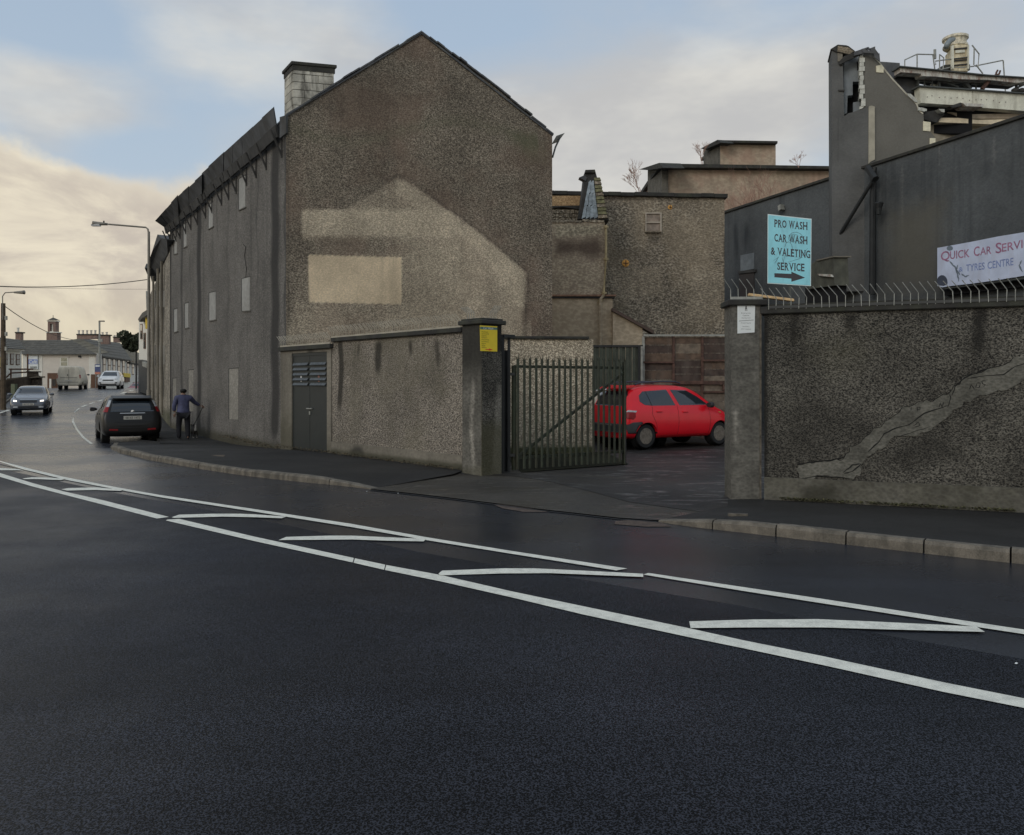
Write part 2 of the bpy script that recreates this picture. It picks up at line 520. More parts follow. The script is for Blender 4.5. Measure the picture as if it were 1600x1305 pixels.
m_kerb = mat('kerb_concrete', A(76, 71, 63, 0.30), 0.85, vary=0.25, vscale=6, bump=0.004, bscale=60, dirt=(0.05, 0.045, 0.035, 1), dirt_amt=0.7, dscale=5, fine=0.2, fscale=90)
m_mark = mat('road_paint', A(222, 220, 206, 0.50), 0.7, vary=0.05, vscale=8, bump=0.002, bscale=90, dirt=(0.30, 0.29, 0.27, 1), dirt_amt=0.3, dscale=12, fine=0.15, fscale=120)
m_crack = mat('asphalt_dark_joint', (0.012, 0.012, 0.013, 1), 0.8)
m_patch = mat('reddish_patching', (0.085, 0.060, 0.046, 1), 0.85, vary=0.3, vscale=9, fine=0.3)
m_iron = mat('cast_iron', (0.03, 0.028, 0.025, 1), 0.55, metal=0.4, vary=0.3, vscale=12)

def sheet_rows(name, rows, cols, z, m, kind='structure'):
    k = MB(); n = len(cols)
    k.add([(x, y, gz(y) + z) for y in rows for x in cols], [(j * n + i, j * n + i + 1, (j + 1) * n + i + 1, (j + 1) * n + i) for j in range(len(rows) - 1) for i in range(n - 1)])
    o = k.build(name, m, recalc=False); o['kind'] = kind
    return o
rows_ = [-60, -10, 16] + [17 + i for i in range(27)] + [43 + 1.5 * i for i in range(1, 19)] + [74, 80] + [80 + 4 * i for i in range(1, 12)] + [200, 600, 3000]
sheet_rows('ground', rows_, [-3000, -400, -120, -60, -30, 0, 30, 60, 120, 400, 3000], -0.12, m_soil)
road = sheet_rows('road', rows_[:-2], [-130, -80, -60, -45, -30, -15, 0, 15, 30, 45], 0.0, m_road_far)

def ground_poly(pts, z, name, m, parent=None, thick=0.0, kind=None):
    vs_ = [Vector((p.x, p.y, gz(p.y) + z)) for p in pts]
    k = MB()
    if thick: k.prism(vs_, (0, 0, -thick))
    else: k.add(vs_, [tuple(range(len(vs_)))])
    o = k.build(name, m, parent, recalc=bool(thick))
    if not thick:
        me = o.data
        if me.polygons[0].normal.z < 0:
            me.flip_normals()
    if kind: o['kind'] = kind
    return o
# coarser resurfaced lane in front
bnd = [(-120, 706), (0, 733), (160, 767), (285, 790), (400, 812), (550, 842), (660, 864), (785, 886), (925, 909), (1160, 948), (1381, 993), (1600, 1031), (1900, 1090)]
near = [G(x, y) for x, y in bnd]
near += [Vector((7, -8, 0)), Vector((-30, -8, 0)), Vector((-30, 18.5, 0))]
ground_poly(near, 0.004, 'resurfaced_lane', m_road_near, road)
def strip(top, bot, z=0.009, name='lane_line'):
    a = [G(x, y) for x, y in top]; b = [G(x, y) for x, y in bot]
    return ground_poly(a + b[::-1], z, name, m_mark, road)
strip([(-160, 695), (-80, 716), (0, 740), (50, 755.5), (100, 769), (160, 782.5), (225, 799), (264, 809)],
      [(-160, 700), (-80, 722), (0, 746), (50, 761), (100, 774), (160, 789.5), (245, 811.5)])
strip([(262, 813.2), (280, 812), (400, 840.5), (553, 873.5)], [(259, 814.5), (400, 847.5), (551, 880.5)])
strip([(554.5, 874), (602, 884)], [(552.5, 881), (600, 892)])
strip([(603.5, 884.5), (687.5, 900), (800, 926), (910, 949), (1082, 985), (1160, 1002.5), (1287, 1028), (1475, 1069), (1600, 1094), (1850, 1146)],
      [(601.5, 892.4), (687.5, 910), (800, 935.5), (910, 962), (1082, 999), (1160, 1015), (1287, 1042), (1475, 1084), (1600, 1109), (1850, 1163)])
strip([(-160, 688), (-80, 703), (0, 721), (50, 734), (100, 746), (175, 761), (250, 774.5), (400, 797), (550, 820), (667.5, 841), (800, 862.5), (980, 890)],
      [(-160, 691.5), (-80, 707), (0, 726), (50, 737.5), (100, 750), (175, 764.5), (250, 778), (400, 801), (550, 825), (667, 845.5), (800, 867), (963, 893)])
strip([(1013, 897), (1160, 919), (1287, 938), (1475, 967), (1600, 986), (1850, 1024)],
      [(1005, 899.5), (1160, 925), (1287, 945), (1475, 974), (1600, 993), (1850, 1032)])
for poly in ([(-40, 731), (0, 732.5), (28, 734), (37, 736), (0, 736), (-40, 735)],
             [(35, 749), (50, 747), (75, 747.5), (103, 749.5), (95, 751.5), (60, 750), (38, 750)],
             [(96, 766), (107, 764), (150, 763), (194, 766.5), (188, 768.5), (150, 767), (105, 768)],
             [(268, 810), (280, 806), (330, 804.5), (375, 804.5), (400, 805.5), (447, 809), (440, 811.5), (400, 810), (350, 809), (272, 811)],
             [(435, 846), (447, 841), (512, 839), (550, 839), (617, 842), (666, 844), (662, 848), (607, 847), (550, 845), (500, 845.5)],
             [(685, 899), (691, 894), (785, 890.5), (835, 890.5), (910, 894), (1005, 899), (1005, 904), (910, 900), (860, 898), (785, 898.5), (688, 901.5)],
             [(1077, 974), (1178, 971), (1278, 970.5), (1381, 975), (1525, 982), (1539, 990.5), (1381, 986.5), (1287, 983.5), (1178, 983.5), (1079, 984.5)]):
    ground_poly([G(x, y) for x, y in poly], 0.013, 'hatch_bar', m_mark, road)
# line of the parking bay and the far lane
def ribbon(pts, w_, z, name, m, parent, jag=0.0):
    g = [G(x, y) for x, y in pts]
    L, Rr = [], []
    for i, p in enumerate(g):
        t = (g[min(i + 1, len(g) - 1)] - g[max(i - 1, 0)]); t.z = 0; t.normalize()
        n = Vector((-t.y, t.x, 0)) * w_ / 2
        L.append(p + n); Rr.append(p - n)
    return ground_poly(L + Rr[::-1], z, name, m, parent)
ribbon([(143, 694), (130, 684), (120, 671), (114, 660), (113, 652), (117, 644), (124, 638)], 0.085, 0.006, 'bay_line', m_mark, road)
for a, b in (((128, 636), (135, 633)), ((140, 631.5), (147, 629)), ((153, 627.5), (160, 625)), ((166, 623.5), (172, 621))):
    ribbon([a, b], 0.16, 0.006, 'bay_line', m_mark, road)
for a, b in (((190, 615.5), (196, 613)), ((203, 611.5), (207, 610))):
    ribbon([a, b], 0.3, 0.006, 'bay_line', m_mark, road)
ribbon([(-80, 662), (-20, 650), (0, 645.5), (14, 641)], 0.16, 0.006, 'lane_line', m_mark, road)

# entrance apron and yard
edge_px = [(578, 765.5), (640, 772), (700, 779), (769, 787.5), (841, 797), (900, 803.5), (966, 811), (1026, 815)]
ap = [G(x, y) for x, y in edge_px]
apron = ground_poly(ap + [Vector((3.5, 10.4, 0)), Vector((3.2, 12.2, 0)), Vector((1.6, 13.6, 0)), Vector((-0.2, 14.2, 0)), Vector((-1.0, 14.0, 0))], 0.016, 'entrance_apron', m_apron, kind='structure')
yard = ground_poly([Vector(p) for p in ((-0.95, 13.9, 0), (0.0, 13.55, 0), (0.55, 12.9, 0), (1.15, 11.6, 0), (1.55, 10.6, 0), (2.35, 9.75, 0), (3.5, 10.2, 0), (14, 10.5, 0), (16, 40, 0), (-4.6, 40, 0))], 0.021, 'yard', m_yard, kind='structure')
ground_poly([G(*p) for p in ((770, 788.5), (800, 789), (840, 797), (856, 800.5), (820, 801), (785, 795))], 0.006, 'tarmac_patch', m_patch, road)
ground_poly([G(*p) for p in ((962, 815), (985, 813), (1035, 818), (1050, 824), (1010, 824), (960, 820))], 0.006, 'tarmac_patch', m_patch, road)
ribbon([(x, y + 1.0) for x, y in edge_px], 0.05, 0.007, 'joint', m_crack, road)

# pavements with kerb stones
def pavement(name, kerb_px, back, label_len, taper0, taper1, lens=0.9, kh=0.11, far_edge=None, split=0):
    front = [G(x, y) for x, y in kerb_px]
    # resample along the kerb
    path = [front[0]]; cum = [0]
    for p in front[1:]:
        cum.append(cum[-1] + (p - path[-1]).length); path.append(p)
    Lt = cum[-1]
    def at(s):
        s = max(0, min(Lt, s))
        for i in range(len(cum) - 1):
            if s <= cum[i + 1]:
                return path[i].lerp(path[i + 1], (s - cum[i]) / (cum[i + 1] - cum[i] + 1e-9))
        return path[-1]
    cen = sum(back, Vector((0, 0, 0))) / len(back)
    def hz(s):
        h = kh
        if taper0: h *= 0.18 + 0.82 * min(1, s / taper0)
        if taper1: h *= 0.18 + 0.82 * min(1, (Lt - s) / taper1)
        return h
    def inn(s):
        t = (at(s + 0.1) - at(s - 0.1)).normalized(); n = Vector((-t.y, t.x, 0))
        return n if n.dot(cen - at(s)) > 0 else -n
    n_ = int(Lt / lens); inner = []
    root_top = []
    stones = []
    for i in range(n_):
        s0, s1 = Lt * i / n_ + 0.008, Lt * (i + 1) / n_ - 0.008
        jz = random.uniform(-0.006, 0.006); jn = random.uniform(-0.008, 0.008)
        stones.append((s0, s1, jz, jn))
    ss_ = [Lt * i / (2 * n_) for i in range(2 * n_ + 1)]
    top = [at(s) + inn(s) * 0.13 + Vector((0, 0, gz(at(s).y) + hz(s) - 0.004)) - Vector((0, 0, at(s).z)) for s in ss_]
    bk = [Vector((p.x, p.y, gz(p.y) + 0.03)) for p in back]
    k = MB()
    if far_edge:
        def resample(pl, n):
            c = [0]
            for a, b in zip(pl, pl[1:]): c.append(c[-1] + (b - a).length)
            out = []
            for i in range(n):
                s = c[-1] * i / (n - 1); j = max(q for q in range(len(c) - 1) if c[q] <= s + 1e-9)
                out.append(pl[j].lerp(pl[j + 1], (s - c[j]) / (c[j + 1] - c[j] + 1e-9)))
            return out
        e = [Vector((p.x, p.y, gz(p.y) + 0.10)) for p in far_edge]
        N1, N2, M = len(top), 26, 6
        near = resample(top, N1); far = resample([top[-1]] + e, N2)[1:]
        ia, ib = back[:split + 1], back[split:]
        ra = resample([Vector((p.x, p.y, gz(p.y) + 0.045)) for p in ia], N1); rb = resample([Vector((p.x, p.y, gz(p.y) + 0.045)) for p in ib], N2)[1:]
        Lf, Rt = near + far, ra + rb; n = len(Lf)
        for l, r in zip(Lf, Rt):
            for m in range(M + 1):
                q = l.lerp(r, m / M); base_h = (l.z - gz(l.y)) * (1 - m / M) + 0.045 * m / M
                k.v.append(Vector((q.x, q.y, gz(q.y) + base_h)))
        k.f += [(i * (M + 1) + m, i * (M + 1) + m + 1, (i + 1) * (M + 1) + m + 1, (i + 1) * (M + 1) + m) for i in range(n - 1) for m in range(M)]
        b0 = len(k.v)
        for q in far: k.v.append(Vector((q.x, q.y, gz(q.y) - 0.05)))
        o0 = N1 * (M + 1)
        k.f += [(o0 + i * (M + 1), o0 + (i + 1) * (M + 1), b0 + i + 1, b0 + i) for i in range(len(far) - 1)]
    else:
        k.add(top + bk, [tuple(range(len(top) + len(bk)))])
    slabo = k.build(name, m_pave, recalc=False)
    if far_edge and sum(p.normal.z for p in slabo.data.polygons) < 0: slabo.data.flip_normals()
    if not far_edge and slabo.data.polygons[0].normal.z < 0: slabo.data.flip_normals()
    slabo['kind'] = 'structure'
    for s0, s1, jz, jn in stones:
        sub = [s0, (s0 + s1) / 2, s1]
        vs_, fs_ = [], []
        for s in sub:
            p = at(s); n = inn(s); z0 = gz(p.y); h = hz(s) + jz
            p = Vector((p.x, p.y, z0)) + n * jn
            vs_ += [p + Vector((0, 0, -0.05)), p + Vector((0, 0, h * 0.72)) + n * 0.006, p + n * 0.03 + Vector((0, 0, h)), p + n * 0.135 + Vector((0, 0, h)), p + n * 0.135 + Vector((0, 0, -0.05))]
        for a in range(2):
            for j in range(5):
                j2 = (j + 1) % 5
                fs_.append((a * 5 + j, a * 5 + j2, (a + 1) * 5 + j2, (a + 1) * 5 + j))
        fs_.append((0, 1, 2, 3, 4)); fs_.append((14, 13, 12, 11, 10))
        MB().add(vs_, fs_).build('kerb_stone', m_kerb, slabo)
    return slabo
wallA = Vector((-5.51, 19.5, 0)); fdir = Vector((-0.539, 0.842, 0))
pv = pavement('pavement', [(580, 765), (560, 762), (520, 758), (467, 753), (385, 744), (325, 735), (227, 718), (190, 709.5), (173, 702.5), (177, 698)],
              [Vector((-1.0, 13.6, 0)), Vector((-0.86, 14.2, 0)), Vector((-3.8, 17.6, 0)), Vector((-5.45, 19.4, 0)), Vector((-7.3, 22.4, 0)), Vector((-8.9, 25, 0)), Vector((-11.5, 29, 0)), Vector((-13.9, 33, 0)), Vector((-16.4, 38, 0)), Vector((-19, 43, 0)), Vector((-22.5, 50, 0)), Vector((-26, 60, 0))], 0, 1.3, 0,
              far_edge=[G(190, 695.5), G(222, 692.5), Vector((-9.95, 22.6, 0)), Vector((-11.0, 25, 0)), Vector((-13.3, 29, 0)), Vector((-15.7, 33, 0)), Vector((-18.3, 38, 0)), Vector((-20.8, 43, 0)), Vector((-24.4, 50, 0)), Vector((-29, 60, 0))], split=3)
pv2 = pavement('pavement', [(1028, 815.5), (1060, 820.5), (1095, 825), (1191, 836), (1293, 848), (1408, 861), (1535, 875), (1600, 882), (1800, 905), (2100, 940)],
               [Vector((10.5, 8.0, 0)), Vector((6.3, 9.7, 0)), Vector((3.38, 10.82, 0)), Vector((2.9, 10.75, 0)), Vector((2.75, 10.2, 0))], 0, 0.9, 0, lens=0.67, kh=0.12)
# covers set into the pavement
def cover(px, py, wx, wy, m, name='manhole_cover'):
    c = G(px, py); s = c.y / F
    k = MB(); k.box((0, 0, 0), (1, 1, 1))
    return c
k = MB(); c = G(437, 731, 0.06); k.lathe((c.x, c.y, 0.055), [(0.36, 0), (0.36, 0.022), (0.30, 0.024)], 20); k.build('manhole_cover', m_iron, pv)
k = MB(); c = G(312, 716, 0.06); k.box((c.x, c.y, 0.075), (0.95, 0.6, 0.03), 0.3); k.build('access_cover', mat('rusted_cover', (0.10, 0.075, 0.05, 1), 0.8, vary=0.3), pv)
k = MB(); c = G(1153, 808, 0.06); k.box((c.x, c.y, 0.085), (0.22, 0.05, 0.03), -0.2); k.build('stopcock_cover', m_kerb, pv2)
# pavement on the far side of the road
def gp(x, y): return Vector((x, y, 0))
lp = ground_poly([gp(-26.5, 38), gp(-28.6, 43), gp(-32.4, 51), gp(-37.2, 60), gp(-43, 72), gp(-58, 72), gp(-58, 38)], 0.11, 'pavement', m_pave, kind='structure')
k = MB()
pts = [(-26.4, 37.9), (-28.5, 43), (-32.3, 51), (-37.1, 60), (-42.9, 72)]
for (x0, y0), (x1, y1) in zip(pts, pts[1:]):
    n_ = max(1, int(math.hypot(x1 - x0, y1 - y0) / 0.9))
    for i in range(n_):
        a = Vector((x0 + (x1 - x0) * i / n_, y0 + (y1 - y0) * i / n_, 0)); b = Vector((x0 + (x1 - x0) * (i + 0.97) / n_, y0 + (y1 - y0) * (i + 0.97) / n_, 0))
        a.z = gz(a.y) - 0.02; b.z = gz(b.y) - 0.02
        k.obox(a, b - a, Vector((-0.15, -0.03, 0)), (0, 0, 0.14))
k.build('kerb', m_kerb, lp)
# ================================================================== wall materials
DK = (0.035, 0.034, 0.03, 1)
m_gable = wallmat('roughcast_gable', A(48, 43, 37, 0.30), A(113, 105, 92, 0.30), 20, contrast=(0.33, 0.66), patch=A(154, 143, 124, 0.30), cream=A(186, 169, 142, 0.30), tint=A(82, 68, 58, 0.30), streaks=0.22, stain=A(40, 38, 34, 0.3), big=0.2, moss=A(62, 64, 48, 0.3))
m_facade = wallmat('render_facade', A(60, 58, 55, 0.30), A(92, 89, 84, 0.30), 18, streaks=0.4, stain=A(32, 31, 30, 0.3), big=0.16, bump=0.015, moss=A(44, 42, 30, 0.3))
m_left = wallmat('roughcast_left', A(40, 37, 33, 0.30), A(120, 113, 103, 0.30), 26, contrast=(0.32, 0.62), patch=A(105, 100, 90, 0.3), streaks=0.2, stain=A(34, 32, 28, 0.3), big=0.18, tint=A(76, 72, 60, 0.30), moss=A(42, 42, 24, 0.3))
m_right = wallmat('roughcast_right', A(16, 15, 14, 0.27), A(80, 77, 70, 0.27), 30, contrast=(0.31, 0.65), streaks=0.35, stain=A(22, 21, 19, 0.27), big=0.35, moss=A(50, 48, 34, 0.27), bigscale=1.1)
m_plain = wallmat('cement_render', A(74, 70, 63, 0.28), A(92, 88, 79, 0.28), 9, contrast=(0.15, 0.85), streaks=0.4, stain=A(36, 35, 32, 0.28), bump=0.003, moss=A(44, 43, 33, 0.28), patch=A(140, 136, 126, 0.3))
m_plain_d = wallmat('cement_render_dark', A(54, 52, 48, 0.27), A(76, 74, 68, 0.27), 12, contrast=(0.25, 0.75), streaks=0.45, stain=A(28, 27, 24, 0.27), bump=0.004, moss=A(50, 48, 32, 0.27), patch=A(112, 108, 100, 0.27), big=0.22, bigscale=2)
m_cop = mat('coping_concrete', A(34, 33, 31, 0.30), 0.9, vary=0.3, vscale=4, bump=0.006, bscale=30, dirt=A(50, 52, 38, 0.3), dirt_amt=0.4, dscale=3)
m_galv = mat('galvanised_steel', A(112, 112, 106, 0.35), 0.5, metal=0.3, vary=0.2, vscale=9)
m_darkwall = wallmat('dark_render', A(50, 52, 53, 0.30), A(64, 66, 66, 0.30), 8, contrast=(0.1, 0.9), streaks=0.55, stain=A(30, 32, 34, 0.3), big=0.22, bump=0.004, patch=A(94, 94, 92, 0.3), moss=A(68, 65, 57, 0.3), bigscale=0.4)

def spikes(plane, u0, u1, z, step, parent, h=0.17, kick=0.12, lean=-1, m=None, r=0.006, out=0.02, kicku=0.09, rm=None):
    """row of bent security prongs: a strip, uprights and kinked tips"""
    p = plane.at((u0 + u1) / 2, z, out)
    a, b = plane.at(u0, z + 0.01, out), plane.at(u1, z + 0.01, out)
    MB().obox(a - plane.n * 0.004, b - a, plane.n * 0.008, (0, 0, 0.035)).build('spike_rail', rm or m or m_galv, parent)
    base = None; n_ = max(1, int((u1 - u0) / step))
    up = Vector((0, 0, 1))
    for i in range(n_ + 1):
        u = u0 + (u1 - u0) * i / n_
        q = plane.at(u, z, out)
        if base is None:
            k = MB()
            k.tube([q, q + up * h * 0.97, q + up * (h + 0.012) + plane.n * 0.01 + plane.u * lean * kicku * 0.12, q + up * (h + kick) + plane.n * 0.05 + plane.u * lean * kicku], r, 5)
            base = k.build('spike', m or m_galv, parent); q0 = q; l0 = base.location.copy()
        else:
            c = base.copy(); COL.objects.link(c); c.parent = parent
            c.location = l0 + (q - q0)
            c.rotation_euler = (random.uniform(-.05, .05), random.uniform(-.05, .05), random.uniform(-.12, .12))

# ================================================================== left yard wall, W1
W1 = Plane((-5.45, 19.33), (-0.86, 14.25))
uk = W1.U(519)                      # where the kiosk ends
uw = (Vector((-0.86, 14.25, 0)) - W1.p0).dot(W1.u)
lw = thing('boundary_wall', 'long brown pebble-dashed wall with prong strip between the metal door and the yellow-signed pillar', 'wall', W1.at((uk + uw) / 2, 0))
def wear_left(x, y):
    st = np.maximum.reduce([streak(x, y, 532, 9, 525, 655), streak(x, y, 592, 12, 528, 600), 0.6 * streak(x, y, 560, 6, 528, 580), 0.8 * streak(x, y, 640, 8, 525, 575), 0.7 * streak(x, y, 683, 10, 522, 590), 0.6 * streak(x, y, 662, 6, 522, 560)])
    st = np.maximum(st, np.clip((538 - (x - 527) * 0.07 - y) / 10, 0, 1) * 0.8)
    return [0.10 * np.clip((x - 600) / 120, 0, 1), st, 0 * x]
wallgrid('wall', W1, uk, uw, 2.50, -0.1, m_left, lw, res=0.06, thick=0.22, wear=wear_left)
def wear_shade_plinth(x, y):
    b = np.clip((y - (0.115 * (x - 527) + 697)) / 14, 0, 1)  # foot band: moss, plus dirt darkening that stands in for ground shade
    return [0 * x, 0.8 * streak(x, y, 560, 20, 690, 740) + 0.7 * b, np.clip(b * 1.3, 0, 1)]
wallgrid('plinth', W1, uk + 0.02, uw, 0.30, -0.1, m_plain, lw, res=0.06, thick=0.30, wear=wear_shade_plinth, off=0.04)
k = MB(); k.obox(W1.at(uk + 0.05, 2.50, 0.07), W1.u * (uw - uk - 0.05), -W1.n * 0.36, (0, 0, 0.09))
k.build('coping', m_cop, lw, bevel=0.01)
m_prong = mat('pale_prong_steel', A(126, 121, 108, 0.35), 0.55, metal=0.1, vary=0.15)
spikes(W1, uk + 0.08, uw - 0.02, 2.57, 0.082, lw, h=0.15, kick=0.11, out=0.06, kicku=0.09, lean=-1, m=m_prong, r=0.0065)

# ---------------- metal-doored kiosk at the corner
kio = thing('utility_kiosk', 'grey kiosk with dark louvred double metal door, between the mill corner and yard wall', 'kiosk', W1.at(uk / 2, 0))
u_a, u_b = W1.U(457.5), W1.U(512.5)
wallgrid('pier', W1, -0.25, u_a, 2.36, -0.1, m_plain, kio, res=0.08, thick=0.3, off=0.03, wear=lambda x, y: [0 * x, 0 * x, np.clip((y - 610) / 90, 0, 1)])
wallgrid('pier', W1, u_b, uk, 2.36, -0.1, m_plain, kio, res=0.08, thick=0.3, off=0.03, wear=lambda x, y: [0 * x, 0 * x, np.clip((y - 670) / 60, 0, 1)])
zdt = EYE + (HY - 551) / F * W1.V(485, HY).y
wallgrid('lintel', W1, u_a - 0.001, u_b + 0.001, 2.36, zdt, m_plain, kio, res=0.08, thick=0.3, off=0.033, wear=lambda x, y: [0 * x, 0.7 * streak(x, y, 484, 14, 520, 600), 0 * x])
k = MB(); k.obox(W1.at(-0.3, 2.36, 0.10), W1.u * (uk + 0.36), -W1.n * 0.42, (0, 0, 0.10)); k.build('coping', m_cop, kio, bevel=0.01)
m_door = mat('dark_green_door_paint', A(22, 26, 26, 0.32), 0.5, vary=0.12, vscale=4)
m_louv = mat('louvre_metal', A(58, 61, 62, 0.32), 0.45, metal=0.2, vary=0.3, vscale=14)
um = (u_a + u_b) / 2
for a, b, hs in ((u_a, um, 1), (um, u_b, -1)):
    dr = MB().obox(W1.at(a + 0.008, 0.03, 0.0), W1.u * (b - a - 0.016), -W1.n * 0.05, (0, 0, zdt - 0.10)).build('door', m_door, kio, bevel=0.004)
    for i in range(5):
        z = zdt - 0.24 - i * 0.117
        q = W1.at(a + 0.06, z, 0.004)
        MB().obox(q, W1.u * (b - a - 0.12), W1.n * 0.035 + Vector((0, 0, -0.055)), W1.n * 0.006 + Vector((0, 0, 0.01))).build('louvre', m_louv, dr)
    MB().obox(W1.at((a + b) / 2 - 0.03, 1.62, 0.002), W1.u * 0.07, W1.n * 0.003, (0, 0, 0.18)).build('notice_sticker', mat('sticker_white' if hs > 0 else 'sticker_faded', A(190, 190, 185) if hs > 0 else A(110, 75, 65), 0.6, vary=0.5, vscale=25), dr)
MB().obox(W1.at(u_a, zdt - 0.07, 0.012), W1.u * (u_b - u_a), -W1.n * 0.06, (0, 0, 0.068)).build('door_frame', m_door, kio)
MB().tube([W1.at(um - 0.10, 1.0, 0.03), W1.at(um + 0.16, 1.0, 0.03)], 0.014, 8).build('bolt', m_galv, kio)
MB().obox(W1.at(um + 0.0, 0.86, 0.004), W1.u * 0.045, W1.n * 0.02, (0, 0, 0.08)).build('padlock', m_galv, kio)
spikes(W1, -0.2, uk + 0.02, 2.45, 0.085, kio, h=0.15, kick=0.12, out=0.06, kicku=0.09, m=m_prong, r=0.0065)

# ---------------- left gate pillar
PL0 = Vector((-0.52, 13.6, 0)); du = Vector((-0.67, 0.742, 0)); dv = Vector((0.742, 0.67, 0))
gpil = thing('gate_pillar', 'square concrete gate pillar with the yellow sign, at the left of the gateway', 'pillar', PL0 + (du + dv) * 0.24)
PA = Plane(PL0 + du * 0.52, PL0); PB = Plane(PL0, PL0 + dv * 0.44)
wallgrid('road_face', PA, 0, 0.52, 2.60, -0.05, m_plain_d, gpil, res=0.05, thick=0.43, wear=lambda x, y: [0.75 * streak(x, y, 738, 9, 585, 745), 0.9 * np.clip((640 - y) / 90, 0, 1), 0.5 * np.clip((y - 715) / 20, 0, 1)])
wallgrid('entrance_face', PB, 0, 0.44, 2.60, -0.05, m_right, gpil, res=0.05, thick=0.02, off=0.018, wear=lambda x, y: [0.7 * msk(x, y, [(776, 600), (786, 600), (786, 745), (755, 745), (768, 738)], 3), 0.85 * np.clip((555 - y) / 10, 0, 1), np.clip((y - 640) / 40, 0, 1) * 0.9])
k = MB()
q = PL0 - du * 0.06 - dv * 0.06
k.obox(q + Vector((0, 0, 2.60)), du * 0.64, dv * 0.58, (0, 0, 0.075))
k.obox(q + Vector((0, 0, 2.675)) + (du + dv) * 0.03, du * 0.56, dv * 0.5, (0, 0, 0.03))
k.build('cap', m_cop, gpil, bevel=0.012)
PT = Plane(PL0 + du * 0.5, PL0 + dv * 0.44)
for uu_, ln in ((0.06, -1), (0.12, -1), (0.18, -1), (0.24, -1)):
    q = PL0 + du * (0.5 - uu_) + dv * 0.05 + Vector((0, 0, 2.70))
    MB().tube([q, q + Vector((0, 0, 0.11)), q + Vector((-0.12, 0, 0.21))], 0.006, 5).build('spike', m_galv, gpil)
for i in range(4):
    q = PL0 + dv * (0.28 + i * 0.045) + du * 0.1 + Vector((0, 0, 2.70))
    MB().tube([q, q + Vector((0, 0, 0.11)), q + Vector((0.09, 0, 0.24))], 0.006, 5).build('spike', m_galv, gpil)
# yellow price board
ysg = thing('price_sign', 'yellow car wash price sign with red arrow on the left gate pillar', 'sign', PB.V(764, 530, 0.03))
m_yel = mat('sign_yellow', A(224, 196, 40, 0.42), 0.45, vary=0.05)
m_ink = mat('sign_ink', A(60, 52, 20, 0.4), 0.6, vary=0)
m_grn = mat('sign_green_band', A(62, 92, 84, 0.4), 0.5, vary=0.05)
m_wht = mat('sign_white', A(205, 208, 205, 0.45), 0.5, vary=0.04)
m_red = mat('sign_red', A(175, 50, 20, 0.4), 0.5, vary=0)
slab([(750, 508.5), (777, 510), (777, 549.5), (750.8, 548.5)], PB, 0.006, 'panel', m_yel, ysg, off=0.030)
slab([(750.2, 510.5), (777, 512), (777, 515.6), (750.3, 514.6)], PB, 0.001, 'header', m_grn, ysg, off=0.0315)
text('Car Wash', PB.V(763, 513, 0.033), PB.u, (0, 0, 1), 0.22, 0.036, m_wht, ysg)
ls = ['Wash & Vacuum', 'Cars from €8', 'Inside Out', 'Shampoo', 'Mini Valeting', 'Full Valeting', 'Engine', 'Wax', 'Alloys']
for i, s_ in enumerate(ls):
    wd = [0.14, 0.16, 0.11, 0.12, 0.16, 0.15, 0.09, 0.08, 0.11][i]
    y = 518.3 + i * 3.1
    q = PB.V(752.6, y, 0.0325)
    text(s_, q + PB.u * wd / 2, PB.u, (0, 0, 1), wd, 0.022, m_ink, ysg)
q = PB.V(764, 546.3, 0.0325)
up = Vector((0, 0, 1))
MB().add([q + PB.u * a + up * b for a, b in ((-0.08, 0.006), (0.0, 0.008), (0.0, 0.02), (0.09, 0), (0.0, -0.02), (0.0, -0.008), (-0.08, -0.006))], [tuple(range(7))]).build('arrow', m_red, ysg, recalc=False)

# ================================================================== right yard wall, W2
W2 = Plane((3.40, 10.78), (6.18, 9.66))
uR = 6.5
rw = thing('boundary_wall', 'dark pebble-dashed wall with a diagonal cement repair, on the right beyond the pavement', 'wall', W2.at(3, 0))
def wear_right(x, y):
    st = np.maximum.reduce([streak(x, y, 1195, 12, 480, 770), 0.7 * streak(x, y, 1240, 18, 485, 560), 0.7 * streak(x, y, 1330, 26, 480, 540), 0.8 * streak(x, y, 1530, 30, 470, 570), 0.6 * streak(x, y, 1440, 22, 475, 520), 0.5 * msk(x, y, [(1200, 620), (1330, 600), (1420, 690), (1300, 740), (1200, 730)], 40), 0.55 * msk(x, y, [(1340, 720), (1460, 650), (1520, 720), (1420, 750)], 25)])
    st = np.maximum(st, np.clip((498 - (x - 1190) * 0.05 - y) / 8, 0, 1) * 0.8)
    pale = 0.35 * msk(x, y, [(1480, 650), (1610, 610), (1610, 770), (1440, 750)], 40) + 0.2 * msk(x, y, [(1200, 500), (1500, 490), (1480, 600), (1220, 640)], 50)
    return [0.55 * pale, st, 0.45 * msk(x, y, [(1230, 520), (1390, 500), (1360, 590), (1280, 600)], 35)]
zc = 2.52
wallgrid('wall', W2, 0, uR, zc, -0.1, m_right, rw, res=0.06, thick=0.25, wear=wear_right)
def wear_pl(x, y):
    return [0.35 * msk(x, y, [(1390, 750), (1450, 752), (1450, 790), (1390, 790)], 14), 0.7 * msk(x, y, [(1250, 755), (1310, 752), (1305, 800), (1245, 800)], 12), 0.4 + 0 * x]
wallgrid('plinth', W2, 0.0, uR, 0.33, -0.1, m_plain_d, rw, res=0.06, thick=0.3, wear=wear_pl, off=0.035)
MB().obox(W2.at(-0.05, zc, 0.05), W2.u * (uR), -W2.n * 0.36, (0, 0, 0.10)).build('coping', m_cop, rw, bevel=0.012)
MB().obox(W2.at(-0.05, zc + 0.1, -0.05), W2.u * (uR), -W2.n * 0.16, (0, 0, 0.035)).build('coping_ridge', m_cop, rw)
